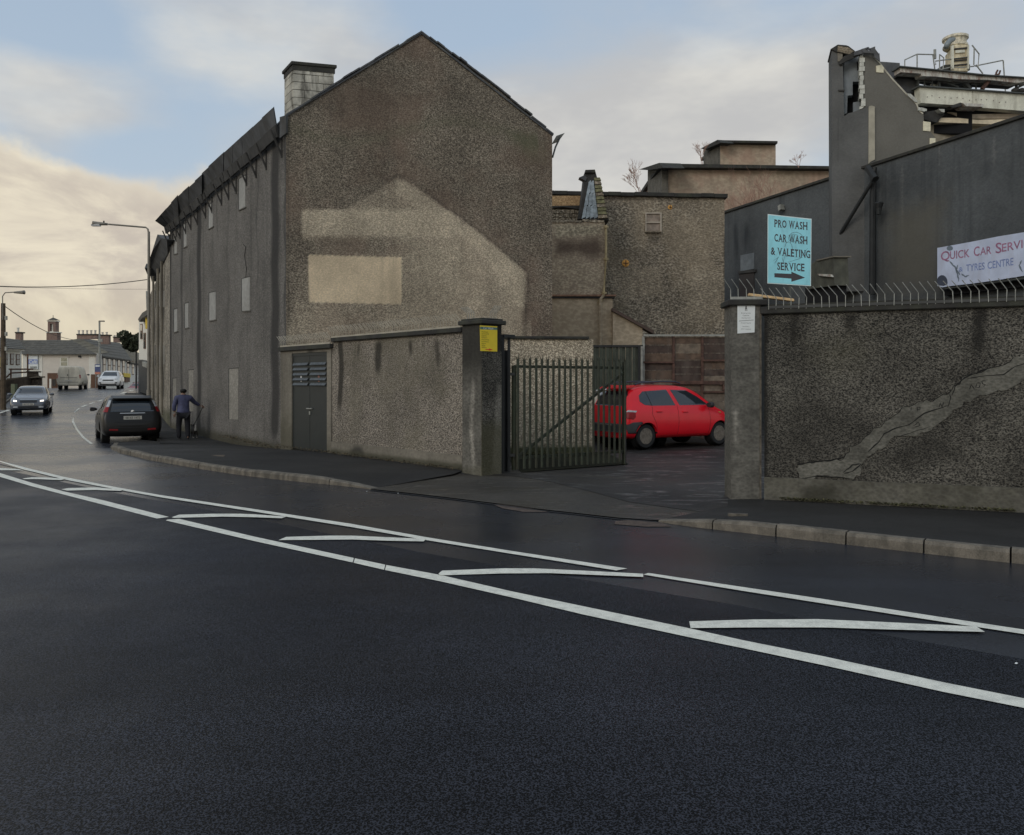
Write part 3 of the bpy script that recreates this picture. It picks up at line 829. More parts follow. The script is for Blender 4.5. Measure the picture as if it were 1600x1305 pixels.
spikes(W2, 0.06, uR - 0.1, zc + 0.06, 0.094, rw, h=0.15, kick=0.13, out=0.055, lean=-1, kicku=0.10, r=0.0055, rm=mat('rail_dark', A(50, 50, 48, 0.35), 0.7))
# cement repair of the crack
cr = [(345, 850), (420, 838), (500, 832), (555, 820), (590, 775), (640, 730), (690, 690), (735, 670), (760, 635), (830, 580), (900, 562), (960, 550), (1045, 520), (1075, 480), (1110, 450), (1160, 428), (1220, 405), (1300, 385), (1350, 352), (1394, 345), (1480, 290), (1600, 240), (1600, 330), (1480, 400), (1394, 460), (1310, 510), (1270, 508), (1190, 535), (1120, 560), (1070, 600), (1030, 640), (960, 680), (890, 712), (800, 722), (760, 740), (740, 775), (680, 800), (640, 845), (640, 890), (600, 912), (500, 908), (440, 905), (360, 915), (345, 880)]
crp = []
random.seed(3)
for i in range(len(cr)):
    (x0, y0), (x1, y1) = cr[i], cr[(i + 1) % len(cr)]
    for t in (0, 0.35, 0.7):
        crp.append((1130 + (x0 + (x1 - x0) * t + random.uniform(-9, 9)) * 0.3372, 440 + (y0 + (y1 - y0) * t + random.uniform(-9, 9)) * 0.3372))
m_rep = wallmat('cement_repair', A(52, 51, 46, 0.27), A(76, 74, 68, 0.27), 16, contrast=(0.25, 0.75), streaks=0.2, stain=A(40, 38, 34, 0.27), bump=0.008, big=0.3, bigscale=3)
pts = [W2.V(x, y, 0.010) for x, y in crp]
slabk = MB(); slabk.prism(pts, -W2.n * 0.04)
rep = slabk.build('cement_repair', m_rep, rw)
# cracks along it and scratched letters
m_crk = mat('crack_shadow', (0.01, 0.01, 0.009, 1), 0.95, vary=0)
def scratch(ptspx, wd=0.010, name='crack', mt=None, par=None, off=0.0115, jig=0.6, plane=None):
    pl = plane or W2; p2 = []
    for (x0, y0), (x1, y1) in zip(ptspx, ptspx[1:]):
        for t in (0, 0.33, 0.66): p2.append((x0 + (x1 - x0) * t + random.uniform(-jig, jig), y0 + (y1 - y0) * t + random.uniform(-jig, jig)))
    p2.append(ptspx[-1])
    q = [pl.V(x, y, off) for x, y in p2]
    L, Rr = [], []
    for i, p in enumerate(q):
        t = (q[min(i + 1, len(q) - 1)] - q[max(i - 1, 0)]).normalized(); n = t.cross(pl.n)
        ww = wd * random.uniform(0.5, 1.2) / 2 * (0.3 if i in (0, len(q) - 1) else 1)
        L.append(p + n * ww); Rr.append(p - n * ww)
    m_ = len(q)
    k = MB(); k.add(L + Rr, [(i, i + 1, m_ + i + 1, m_ + i) for i in range(m_ - 1)])
    return k.build(name, mt or m_crk, par, recalc=False)
def C4(l): return [(1130 + x * 0.3372, 440 + y * 0.3372) for x, y in l]
scratch(C4([(360, 915), (440, 900), (500, 905), (600, 912)]), 0.012, par=rep)
scratch(C4([(345, 845), (420, 836), (500, 830), (560, 815)]), 0.014, par=rep)
scratch(C4([(555, 885), (600, 850), (640, 845), (600, 880), (560, 890)]), 0.016, par=rep)
scratch(C4([(670, 790), (720, 745), (745, 705), (800, 680), (860, 665), (930, 610), (1040, 575)]), 0.014, par=rep)
scratch(C4([(1040, 585), (1055, 540), (1050, 520)]), 0.012, par=rep)
scratch(C4([(1060, 530), (1075, 485), (1120, 445), (1200, 410), (1290, 388)]), 0.014, par=rep)
scratch(C4([(1130, 450), (1230, 435), (1300, 432), (1350, 395), (1394, 380), (1500, 330)]), 0.012, par=rep)
scratch(C4([(880, 670), (905, 650), (910, 668), (885, 675)]), 0.010, par=rep)
for i_ in range(0, 18, 1):
    scratch([crp[i_ * 3], crp[i_ * 3 + 1], crp[i_ * 3 + 2], crp[i_ * 3 + 3]], 0.009, par=rep, jig=0.3)
scratch(C4([(800, 722), (870, 700), (960, 672)]), 0.008, par=rep)
for st in ([(1140, 500), (1150, 478), (1165, 500)], [(1176, 470), (1170, 490), (1186, 492), (1192, 472), (1178, 468)], [(1215, 458), (1198, 462), (1202, 474), (1216, 478), (1206, 488)],
           [(870, 600), (872, 580)], [(900, 604), (898, 582), (912, 582), (912, 594), (900, 594)], [(1000, 585), (1006, 560), (1014, 584), (1022, 556)]):
    scratch(C4(st), 0.009, 'scratched_letter', par=rep, jig=0.15)
# weeds and grit at the foot
def litter(name, plane, u0, u1, n_, zb, m, out=(0.02, 0.12), size=(0.01, 0.035), h=(0.0, 0.05), parent=None, dens=None):
    k = MB()
    for i in range(n_):
        u = random.uniform(u0, u1)
        if dens and random.random() > dens(u): continue
        q = plane.at(u, zb + random.uniform(*h), random.uniform(*out))
        a = random.uniform(0, 6.28); s_ = random.uniform(*size)
        v = Vector((math.cos(a), math.sin(a), random.uniform(-.2, .6))) * s_
        w_ = Vector((-math.sin(a), math.cos(a), random.uniform(-.2, .8))) * s_ * 0.6
        k.quad(q - v, q - w_, q + v, q + w_)
    o = k.build(name, m, parent, recalc=False); o['kind'] = 'stuff'; return o
m_weed = mat('dry_weeds', (0.085, 0.08, 0.035, 1), 0.9, vary=0.5, vscale=14)
m_leaf = mat('leaf_litter', (0.10, 0.075, 0.04, 1), 0.9, vary=0.5, vscale=20)
litter('weeds', W2, 0.2, 2.9, 1300, 0.05, m_weed, out=(0.035, 0.11), size=(0.008, 0.02), h=(0, 0.03), dens=lambda u: 0.35 + 0.65 * abs(math.sin(u * 2.7)))
litter('leaf_litter', W1, -0.3, uw, 900, 0.05, m_leaf, out=(0.03, 0.22), size=(0.006, 0.025))

# ---------------- right gate pillar
RP = Plane((2.963, 10.80), (3.40, 10.78))
rp = thing('gate_pillar', 'grey rendered gate pillar with the small white notice, at the right of the gateway', 'pillar', (3.18, 10.95, 0))
def wear_shade_rp(x, y):
    return [0.8 * msk(x, y, [(1146, 640), (1154, 638), (1156, 690), (1148, 700)], 5), np.maximum(0.5 * streak(x, y, 1180, 8, 480, 560), 0.35 * np.clip((y - 740) / 40, 0, 1)), 0.2 * np.clip((y - 700) / 60, 0, 1)]  # darkening at the foot is dirt painted in place of contact shade
wallgrid('pillar', RP, 0, 0.385, 2.64, -0.1, m_plain_d, rp, res=0.05, thick=0.42, wear=wear_shade_rp)
MB().obox(RP.at(0.375, -0.1, 0.012), RP.u * 0.022, -RP.n * 0.40, (0, 0, 2.66)).build('edge_trim', mat('rust_trim', A(62, 57, 49, 0.3), 0.9, vary=0.5, vscale=12), rp)
MB().obox(RP.at(-0.05, 2.64, 0.05), RP.u * 0.52, -RP.n * 0.52, (0, 0, 0.08)).build('cap', m_cop, rp, bevel=0.012)
spikes(RP, 0.0, 0.42, 2.72, 0.085, rp, h=0.15, kick=0.13, out=-0.05, lean=-1, kicku=0.10)
ntc = thing('notice', 'small white printed notice fixed to the right gate pillar', 'sign', RP.V(1166, 500, 0.01))
slab([(1152.3, 477), (1180, 475), (1179, 519.5), (1152.3, 521.3)], RP, 0.006, 'panel', m_wht, ntc, off=0.012)
for y, s_, wd in ((489.5, 'Enterprise', 0.125), (493, 'Centre', 0.085), (497, 'Opening hours', 0.12), (505, 'Private Property', 0.135), (510.5, 'No Entry', 0.09), (514.5, 'CCTV in operation', 0.135)):
    text(s_, RP.V(1165.6, y, 0.0135), RP.u, (0, 0, 1), wd, 0.017, mat('grey_ink', A(70, 70, 70, 0.4), 0.6, vary=0), ntc)
slab([(1154.5, 501.5), (1177.5, 499.8), (1177.5, 500.4), (1154.5, 502.1)], RP, 0.001, 'rule', mat('grey_ink', (0, 0, 0, 1)), ntc, off=0.0135)
for poly in ([(1164, 486), (1164.8, 479), (1165.8, 477.5), (1166.8, 479), (1167.6, 486), (1166.6, 486), (1166.4, 483), (1165.2, 483), (1165, 486)],):
    slab(poly, RP, 0.001, 'emblem', mat('grey_ink', (0, 0, 0, 1)), ntc, off=0.0135)
plank = MB(); a, b = P(1170, 458, 11.0), P(1241, 467, 11.05)
plank.obox(a, b - a, Vector((0.02, 0.12, 0.0)), (0, 0, -0.035))
o = plank.build('timber_plank', mat('fresh_timber', A(196, 164, 120, 0.42), 0.8, vary=0.25, vscale=8), bevel=0.004)
tag(o, 'short pale timber plank lying across the prongs beside the right gate pillar', 'plank')

# blue car-wash board on a post
BS = Plane(P(1199, HY, 12.55).xy, P(1268, HY, 12.30).xy)
bs = thing('car_wash_sign', 'tall turquoise car wash board with black arrow, on a post behind the right wall', 'sign', (BS.V(1233, HY).x, BS.V(1233, HY).y, 0))
m_blu = mat('sign_turquoise', A(128, 196, 208, 0.44), 0.45, vary=0.05, vscale=2, dirt=A(90, 130, 140, 0.44), dirt_amt=0.35, dscale=6)
m_blk = mat('sign_black', A(36, 34, 40, 0.4), 0.55, vary=0.1)
m_pst = mat('post_steel', A(60, 62, 60, 0.35), 0.6, metal=0.3)
slab([(1199.5, 334.5), (1268, 342), (1267, 447.2), (1199, 443)], BS, 0.025, 'board', mat('sign_edge_white', A(190, 205, 205, 0.44), 0.5), bs)
slab([(1200.5, 336), (1267, 343.3), (1266, 446), (1200, 441.8)], BS, 0.002, 'face', m_blu, bs, off=0.003)
LW = dict(P=.58, R=.66, O=.78, W=1.0, A=.74, S=.50, H=.78, C=.68, V=.72, L=.58, E=.58, T=.62, I=.30, N=.78, G=.74)
LW['&'] = .78; LW[' '] = .28
SER = dict(P=[(.16, 0), (.16, 1)], R=[(.15, 0), (.15, 1), (.92, 0)], W=[(.04, 1), (.5, 1), (.96, 1)], A=[(.06, 0), (.94, 0)], H=[(.12, 0), (.12, 1), (.88, 0), (.88, 1)], V=[(.05, 1), (.95, 1)], L=[(.15, 0), (.15, 1)], E=[(.14, 0), (.14, 1)], T=[(.5, 0)], I=[(.5, 0), (.5, 1)], N=[(.10, 0), (.12, 1), (.88, 1)])
def btext(s_, x0, x1, yc, hpx, slope=0.09):
    """seriffed capitals, one piece per letter"""
    a, b = BS.V(x0, yc - (x1 - x0) * slope / 2, 0.0045), BS.V(x1, yc + (x1 - x0) * slope / 2, 0.0045)
    h = hpx / F * 12.4; d = b - a; Lg = d.length; d.normalize()
    tot = sum(LW[c] for c in s_) + 0.10 * (len(s_) - 1); u = Lg / tot; x = 0
    for c in s_:
        wd = LW[c] * u
        if c != ' ':
            o = a + d * (x + wd / 2)
            if c == 'I':
                l = MB().obox(o - d * 0.09 * u - up * h / 2, d * 0.18 * u, BS.n * 0.001, up * h).build('letter', m_blk, bs)
            else:
                l = text(c, o, d, up, wd, h, m_blk, bs, name='letter', bold=0.022)
            k = MB()
            for fx, top in SER.get(c, ()):
                q = a + d * (x + wd * fx) + up * (h / 2 if top else -h / 2)
                k.obox(q - d * 0.15 * u - up * (h * 0.045 if top else 0), d * 0.30 * u, BS.n * 0.0012, up * h * 0.045)
            if k.v: k.build('serif', m_blk, l)
        x += wd + 0.10 * u
btext('PRO WASH', 1210, 1261.5, 351.2, 12)
btext('CAR WASH', 1210, 1261.5, 373.6, 12)
btext('& VALETING', 1204.5, 1266, 395, 12)
btext('SERVICE', 1214.5, 1257, 417, 12, 0.06)
slab([(1210, 427), (1236.5, 428), (1236.5, 424.5), (1258, 434), (1236.5, 440.3), (1236.5, 435.4), (1210, 433.3)], BS, 0.001, 'arrow', m_blk, bs, off=0.0045)
def curve_px(cx, cy, rx, ry, a0, a1, n_=14): return [(cx + rx * math.cos(R(a0 + (a1 - a0) * i / n_)), cy - ry * math.sin(R(a0 + (a1 - a0) * i / n_))) for i in range(n_ + 1)]
m_scr = mat('marker_scrawl', A(60, 80, 90, 0.4), 0.6)
for c_ in (curve_px(1243, 374, 12, 11, 150, -40), curve_px(1232, 390, 6, 12, 160, -20), curve_px(1240, 372, 8, 6, 20, 330), [(1232, 376), (1262, 378)], [(1231, 410), (1250, 404), (1262, 388)], [(1208, 408), (1217, 401), (1210, 412)], [(1222, 402), (1224, 410), (1226, 398)]):
    scratch(c_, 0.006, 'scrawl', m_scr, bs, off=0.0055, jig=0.2, plane=BS)
pq = BS.V(1235, HY, -0.05)
MB().tube([Vector((pq.x, pq.y, 0)), Vector((pq.x, pq.y, 3.6))], 0.03, 10).build('post', m_pst, bs)
# ================================================================== gabled mill building
mill = thing('mill_building', 'tall windowless grey mill with a roughcast gable showing the pale outline of a vanished house', 'building', wallA)
A_ = wallA; C_ = Vector((1.06, 21.1, 0)); LEN = 15.8
B_ = A_ + fdir * LEN; D_ = C_ + fdir * LEN
GB = Plane(A_, C_); FC = Plane(B_, A_)
gl = (C_ - A_).length
uap = GB.U(658); zap = GB.V(658, 54).z; zl = GB.V(447.5, 183).z; zr = GB.V(861.5, 213).z
def C3(l): return [(440 + x * 0.2911, 40 + y * 0.2911) for x, y in l]
ghost = C3([(615, 812), (560, 845), (500, 890), (430, 925), (380, 960), (330, 985), (100, 975), (100, 1160), (170, 1230), (60, 1400), (60, 1800), (1290, 1800), (1320, 1330), (1230, 1250), (1070, 1115), (960, 1030), (870, 975), (760, 890), (690, 840)])
def wear_gable(x, y):
    g = msk(x, y, ghost, 4)
    slope = np.clip(1 - np.abs(sdpoly(x, y, C3([(640, 830), (870, 985), (1070, 1125), (1290, 1310), (1290, 1500), (1240, 1400), (1060, 1180), (860, 1040), (640, 890)]))) / 12, 0, 1) + msk(x, y, C3([(640, 830), (870, 985), (1070, 1125), (1290, 1310), (1290, 1500), (1240, 1400), (1060, 1180), (860, 1040), (640, 890)]), 6)
    band = msk(x, y, C3([(100, 985), (360, 990), (905, 1000), (905, 1130), (700, 1125), (180, 1130), (110, 1160)]), 4)
    band2 = msk(x, y, C3([(300, 1010), (620, 985), (905, 1000), (905, 1140), (700, 1130), (180, 1120)]), 10)
    dark = msk(x, y, C3([(60, 1135), (640, 1140), (700, 1200), (640, 1235), (60, 1235), (20, 1100)]), 8)
    lowl = msk(x, y, [(450, 372), (482, 372), (482, 474), (450, 474)], 5)
    rgt = msk(x, y, [(627, 380), (705, 372), (822, 425), (822, 530), (627, 530)], 25)
    patch = g * (0.44 + 0.30 * band + 0.14 * band2 + 0.22 * np.clip(slope, 0, 1) + 0.16 * rgt - 0.12 * dark - 0.16 * lowl)
    patch = np.maximum(patch, 0.45 * np.clip((y - 470) / 40, 0, 1) * (x < 830))
    dirt = 0.35 * msk(x, y, [(440, 60), (880, 60), (880, 240), (700, 180), (450, 215)], 40) + 0.1 * dark
    dirt = np.maximum(dirt, 0.55 * np.clip(1 - np.abs(sdpoly(x, y, ghost)) / 10, 0, 1) * (sdpoly(x, y, ghost) > 0) * (x > 600))
    dirt = np.maximum(dirt, 0.5 * streak(x, y, 450, 8, 180, 560))
    moss = 0.45 * np.clip(1 - np.abs(y - 205 + 15 * np.sin(x * 0.02)) / 32, 0, 1) * (x < 840) + 0.4 * msk(x, y, [(800, 210), (862, 215), (862, 262), (820, 270)], 14)
    cream = msk(x, y, [(482, 398), (627, 402), (627, 476), (483, 472.5)], 1.3)
    return [patch, dirt, moss, cream * 0.95]
random.seed(11)
gpts = [(0, zl)]
for i in range(1, 12): t = i / 12; gpts.append((uap * t, zl + (zap - zl) * t + 0.04 * math.sin(t * 3.14) + random.uniform(-0.02, 0.02)))
gpts.append((uap, zap))
for i in range(1, 12): t = i / 12; gpts.append((uap + (gl - uap) * t, zap + (zr - zap) * t + random.uniform(-0.02, 0.02) + 0.10 * math.sin(t * 3.14)))
gpts.append((gl, zr))
gtop = kinked(gpts)
wallgrid('gable_wall', GB, 0, gl, gtop, -0.2, m_gable, mill, res=0.06, thick=0.4, wear=wear_gable)
def wear_shade_fac(x, y):
    s_ = [1.0 * streak(x, y, 430, 15, 170, 700, 0.8), 0.9 * streak(x, y, 311, 8, 320, 690, 0.6), 0.9 * streak(x, y, 265, 7, 350, 670, .5), 0.6 * streak(x, y, 284, 5, 345, 640, .5), 0.4 * streak(x, y, 356, 6, 290, 560), 0.5 * streak(x, y, 402, 4, 220, 480), 0.6 * streak(x, y, 446, 6, 180, 700), 0.45 * streak(x, y, 340, 4, 300, 400), 0.4 * streak(x, y, 371, 3, 270, 430), 0.35 * streak(x, y, 298, 4, 330, 600)]
    st = np.maximum.reduce(s_)
    base = 598 + 2000 / 24.0
    low = np.clip((y - (650 + (x - 262) * 0.20)) / 22, 0, 1)  # wall foot: moss and dirt, darkened to stand in for contact shade
    pale = 0.25 * msk(x, y, [(455, 560), (440, 560), (440, 700), (455, 700)], 4)
    return [pale, np.clip(st + 0.5 * low, 0, 1), np.clip(low * 1.2, 0, 1)]
wallgrid('street_wall', FC, 0, LEN - 0.003, zl - 0.02, -0.6, m_facade, mill, res=0.10, thick=0.4, wear=wear_shade_fac)
RB = Plane(D_, C_)
MB().obox(C_ + Vector((0, 0, -0.2)) - RB.n * 0.0 + fdir * 0.4, fdir * (LEN - 0.4), Vector((-0.3, -0.07, 0)), (0, 0, zr + 0.18)).build('yard_wall', m_gable, mill)
MB().obox(B_ + Vector((0, 0, -0.2)), D_ - B_, fdir * -0.3, (0, 0, zl)).build('end_wall', m_facade, mill)
# roof: two slopes with slate verge
m_slate = mat('roof_slate', A(52, 53, 55, 0.34), 0.6, vary=0.3, vscale=3, dirt=A(70, 68, 56, 0.34), dirt_amt=0.4)
apx = GB.at(uap, zap)
k = MB(); up = Vector((0, 0, 1))
l0, r0 = GB.at(0, zl), GB.at(gl, zr)
for e in (l0, r0):
    k.obox(e + up * 0.0 - fdir * 0.04, apx - e, fdir * (LEN + 0.05), up * 0.05)
k.build('roof', m_slate, mill)
# irregular verge slates on the gable edge
for e, n_ in ((l0, 17), (r0, 18)):
    for i in range(n_):
        a = e.lerp(apx, i / n_); b = e.lerp(apx, (i + 0.96) / n_)
        t = (i + 0.5) / n_
        bulge = (0.04 if e is l0 else 0.10) * math.sin(t * 3.14)
        jz = random.uniform(-0.012, 0.02) + bulge
        MB().obox(a + up * (0.02 + jz) - fdir * random.uniform(0.05, 0.08), b - a, fdir * 0.4, up * 0.045).build('verge_slate', m_slate, mill)
# loose eaves boards standing off the street wall
m_eave = mat('weathered_asbestos', A(60, 61, 62, 0.33), 0.85, vary=0.25, vscale=2, dirt=A(44, 42, 38, 0.33), dirt_amt=0.7, dscale=2.5, bump=0.01, bscale=12)
m_timb = mat('dark_timber', A(40, 39, 37, 0.3), 0.9, vary=0.3)
def wallpt(px, z):                    # point on the street wall at this image column
    q = FC.V(px, HY); return Vector((q.x, q.y, z))
uN = LEN
segs = [((427.5, 168), (315, 270.5), 429, 319, 0.0), ((316, 273.5), (276, 309), 322, 283, 0.0), ((277.5, 306), (242, 345.5), 285, 262, 0.0)]
def outer(px, py, o):                 # point on a plane parallel to the facade, o metres out
    return FC.V(px, py, o)
for (a, b, wa, wb, _), (o0, o1) in zip(segs, ((0.30, 0.42), (0.42, 0.5), (0.5, 0.6))):
    pa, pb = outer(a[0], a[1], o0), outer(b[0], b[1], o1)
    ia, ib = FC.V(440 if a[0] > 400 else wa, HY, 0.05), FC.V(wb, HY, 0.05)
    ia = Vector((ia.x, ia.y, 7.95)); ib = Vector((ib.x, ib.y, 7.95))
    # lower skirt reaches down the wall line
    ja, jb = Vector((ia.x, ia.y, 7.62)) + FC.n * 0.12, Vector((ib.x, ib.y, 7.72)) + FC.n * 0.12
    n_ = max(3, int((pa - pb).length / 0.9))
    for i in range(n_):
        t0, t1 = i / n_, (i + 0.99) / n_
        jo = FC.n * random.uniform(-0.01, 0.02) + up * random.uniform(-0.015, 0.015)
        MB().prism([pa.lerp(pb, t0) + jo, pa.lerp(pb, t1) + jo, (ja.lerp(jb, t1) + up * 0.25) + jo, (ja.lerp(jb, t0) + up * 0.25) + jo], (0.02, 0.015, 0.03)).build('eaves_board', m_eave, mill)
        MB().prism([ja.lerp(jb, t0) + up * 0.28 + jo + FC.n * 0.03, ja.lerp(jb, t1) + up * 0.28 + jo + FC.n * 0.03, ja.lerp(jb, t1) + jo - FC.n * 0.03, ja.lerp(jb, t0) + jo - FC.n * 0.03], -FC.n * 0.05).build('fascia_board', m_timb, mill)
MB().prism([FC.V(437, 183, 0.13), FC.V(447, 180, 0.02), FC.V(447, 208, 0.02), FC.V(437, 216, 0.13)], -FC.n * 0.05 + fdir * 0.02).build('eaves_board', m_eave, mill)
# brackets under the eaves
for px in (441, 417, 401, 386, 370, 358, 347, 332, 322, 309, 299, 291, 282, 276, 270, 265.5):
    q = wallpt(px, 7.68); q2 = q + FC.n * 0.28 + up * 0.12; q0 = wallpt(px, 7.20) + FC.n * 0.015
    k = MB(); k.tube([q2, q0], 0.03, 4); k.tube([q0 + up * -0.05, q + FC.n * 0.02], 0.025, 4)
    k.build('bracket', m_timb, mill)
# blocked openings
m_block = wallmat('blocked_window_render', A(104, 103, 99, 0.30), A(112, 111, 107, 0.30), 5, streaks=0.25, stain=A(80, 78, 74, 0.3), bump=0.003, big=0.12)
m_block2 = wallmat('blocked_door_render', A(88, 85, 79, 0.30), A(106, 103, 96, 0.30), 8, streaks=0.3, stain=A(60, 58, 52, 0.3), bump=0.006, big=0.15)
def opening(x0, x1, yt0, yt1, yb0, yb1, nm, m):
    fr = slab([(x0, yt0), (x1, yt1), (x1, yb1), (x0, yb0)], FC, 0.05, nm, m, mill, off=0.006)
    slab([(x0 - .5, yt0 - .3), (x0 + .35, yt0 - .3), (x0 + .35, yb0 + .3), (x0 - .5, yb0 + .3)], FC, 0.02, 'reveal_shade', m_timb, fr, off=0.009)  # dark strip painted as the shadow line of a recess
    slab([(x0 - .3, yt0 - 1.2), (x1 + .3, yt1 - 1.2), (x1 + .3, yt1), (x0 - .3, yt0)], FC, 0.05, 'lintel', m_timb, fr, off=0.012)
    if nm == 'blocked_window': slab([(x0 - .6, yb0), (x1 + .6, yb1), (x1 + .6, yb1 + 1.5), (x0 - .6, yb0 + 1.5)], FC, 0.08, 'sill', m_plain_d, fr, off=0.03)
for a in ((373, 383, 280, 274, 328, 323), (325.5, 332.3, 321, 316, 358, 353.5), (286.5, 291.3, 351, 348.5, 387, 384), (271.8, 276.3, 372, 369.5, 397, 395.5),
          (377.5, 390, 436, 432.5, 486, 485), (326.5, 336.8, 458, 455.5, 501, 499), (288.5, 294, 475, 473, 513, 511.5), (271.5, 276.8, 484, 482, 519, 517.5)):
    opening(*a, 'blocked_window', m_block)
for a in ((357.5, 372, 577, 575.5, 655, 656), (294, 302, 579, 578, 642, 643), (269.5, 275, 592, 591, 640, 640.5)):
    opening(*a, 'blocked_door', m_block2)
k = MB(); k.tube([FC.V(380, 382, 0.10), FC.V(384, 386, 0.04), FC.V(382, 400, 0.03), FC.V(385, 420, 0.02), FC.V(384, 434, 0.02)], 0.012, 5); k.build('loose_cable', m_timb, mill)
# rain pipe at the yard corner
k = MB(); k.prism([P(869, 213, 21.2), P(882, 208.5, 21.6), P(872, 222, 21.9), P(861.5, 226, 21.2)], (0.01, 0.02, 0.02)); k.build('loose_sheet', m_galv, mill)
k = MB(); k.tube([P(875, 215, 21.5), P(868, 230, 21.35), P(863.5, 246, 21.2)], 0.025, 5); k.build('gutter_stay', m_pst, mill)

# ---------------- chimney of pale blocks
cu_ = GB.u; c0 = P(458, HY, 20.45); c0.z = 0
cw = 1.02; cd = 0.72; zb_, zt_ = 7.9, 9.72
chim = thing('chimney_stack', 'pale blockwork chimney with a dark capping at the street end of the mill roof', 'chimney', (c0 + cu_ * cw / 2 + fdir * cd / 2) + up * zb_)
m_mort = mat('mortar_dark', A(60, 58, 54, 0.3), 0.95)
m_cblk = mat('chimney_block', A(136, 133, 123, 0.34), 0.9, vary=0.25, vscale=2.5, bump=0.01, bscale=30, dirt=A(62, 60, 54, 0.34), dirt_amt=0.9, dscale=3.2)
MB().obox(c0 + up * zb_ + (cu_ + fdir) * 0.012, cu_ * (cw - 0.024), fdir * (cd - 0.024), up * (zt_ - zb_)).build('core', m_mort, chim)
rows = 9; rh = (zt_ - 0.02 - zb_) / rows
for r_ in range(rows):
    z = zb_ + r_ * rh
    cuts = [0, 0.28, 0.62, cw] if r_ % 2 else [0, 0.42, 0.76, cw]
    for a, b in zip(cuts, cuts[1:]):
        j = random.uniform(-0.006, 0.006)
        MB().obox(c0 + cu_ * (a + 0.008) - fdir * (0.006 + j) + up * (z + 0.008), cu_ * (b - a - 0.016), fdir * 0.05, up * (rh - 0.016)).build('block', m_cblk, chim)
    cuts = [0.02, 0.34, cd] if r_ % 2 else [0.02, 0.5, cd]
    for a, b in zip(cuts, cuts[1:]):
        MB().obox(c0 + fdir * (a + 0.008) - cu_ * 0.008 + up * (z + 0.008), fdir * (b - a - 0.016), cu_ * 0.05, up * (rh - 0.016)).build('block', m_cblk, chim)
MB().obox(c0 - cu_ * 0.06 - fdir * 0.05 + up * zt_, cu_ * (cw + 0.12), fdir * (cd + 0.1), up * 0.09).build('capping', m_cop, chim, bevel=0.015)
MB().obox(c0 - cu_ * 0.02 - fdir * 0.02 + up * (zt_ - 0.13), cu_ * (cw + 0.04), fdir * (cd + 0.04), up * 0.129).build('necking', m_cop, chim)

# ================================================================== older mill range further along
E_ = Vector((-22.6, 50, 0)); B2 = B_ + fdir * 0.35 + Vector((0.1, 0, 0))
F2 = Plane(E_, B2); L2 = (B2 - E_).length
old = thing('old_mill_range', 'streaked old stone mill range with ragged eaves beyond the tall gabled mill', 'building', B2)
m_old = wallmat('old_stone_render', A(74, 70, 64, 0.30), A(120, 114, 102, 0.30), 5, streaks=0.75, stain=A(44, 42, 38, 0.3), big=0.3, bump=0.05, patch=A(140, 132, 116, 0.3))
def wear_old(x, y):
    return [0.3 * np.clip(np.sin(x * 0.9) * 0.5 + 0.3, 0, 1), np.maximum.reduce([streak(x, y, 246, 4, 380, 640), streak(x, y, 254, 3, 380, 640), 0.8 * streak(x, y, 240, 3, 400, 640)]), np.clip((y - 630) / 20, 0, 1)]
wallgrid('street_wall', F2, 0, L2, 7.15, -0.6, m_old, old, res=0.2, thick=0.5, wear=wear_old)
MB().obox(E_ + up * -0.2, E_ * 0 + Vector((9, 3, 0)), Vector((0.2, -0.5, 0)), (0, 0, 7.3)).build('end_wall', m_old, old)
MB().prism([F2.V(262, 397, 0.03), F2.V(260.5, 374, 0.25), F2.V(252, 372, 0.35), F2.V(246, 366.5, 0.45), F2.V(238, 392, 0.5), F2.V(230.5, 414, 0.5), F2.V(233, 424, 0.3), F2.V(237, 440, 0.03)], (0.3, 0.35, 0.02)).build('roof_edge', m_eave, old)
MB().prism([F2.V(228.5, 412, 0.5), F2.V(226, 419, 0.6), F2.V(231, 431, 0.4), F2.V(233, 420, 0.4)], (0.3, 0.3, 0.02)).build('roof_edge', m_eave, old)
for px, yt in ((246.5, 420), (252.5, 408), (239.5, 430)):
    a, b = F2.V(px, yt, 0.12), F2.V(px, 640, 0.12)
    MB().tube([a, Vector((b.x, b.y, 0.1))], 0.06, 6).build('drainpipe', m_plain, old)
for px in (241, 249, 256):
    for y0, y1 in ((455, 480), (540, 570)):
        slab([(px - 1.5, y0), (px + 1.5, y0 - 1), (px + 1.5, y1), (px - 1.5, y1)], F2, 0.05, 'blocked_window', m_block2, old, off=0.02)
litter('leaf_litter', FC, 10, LEN, 500, -0.02, m_leaf, out=(0.01, 0.35), size=(0.008, 0.03), h=(0, 0.04))
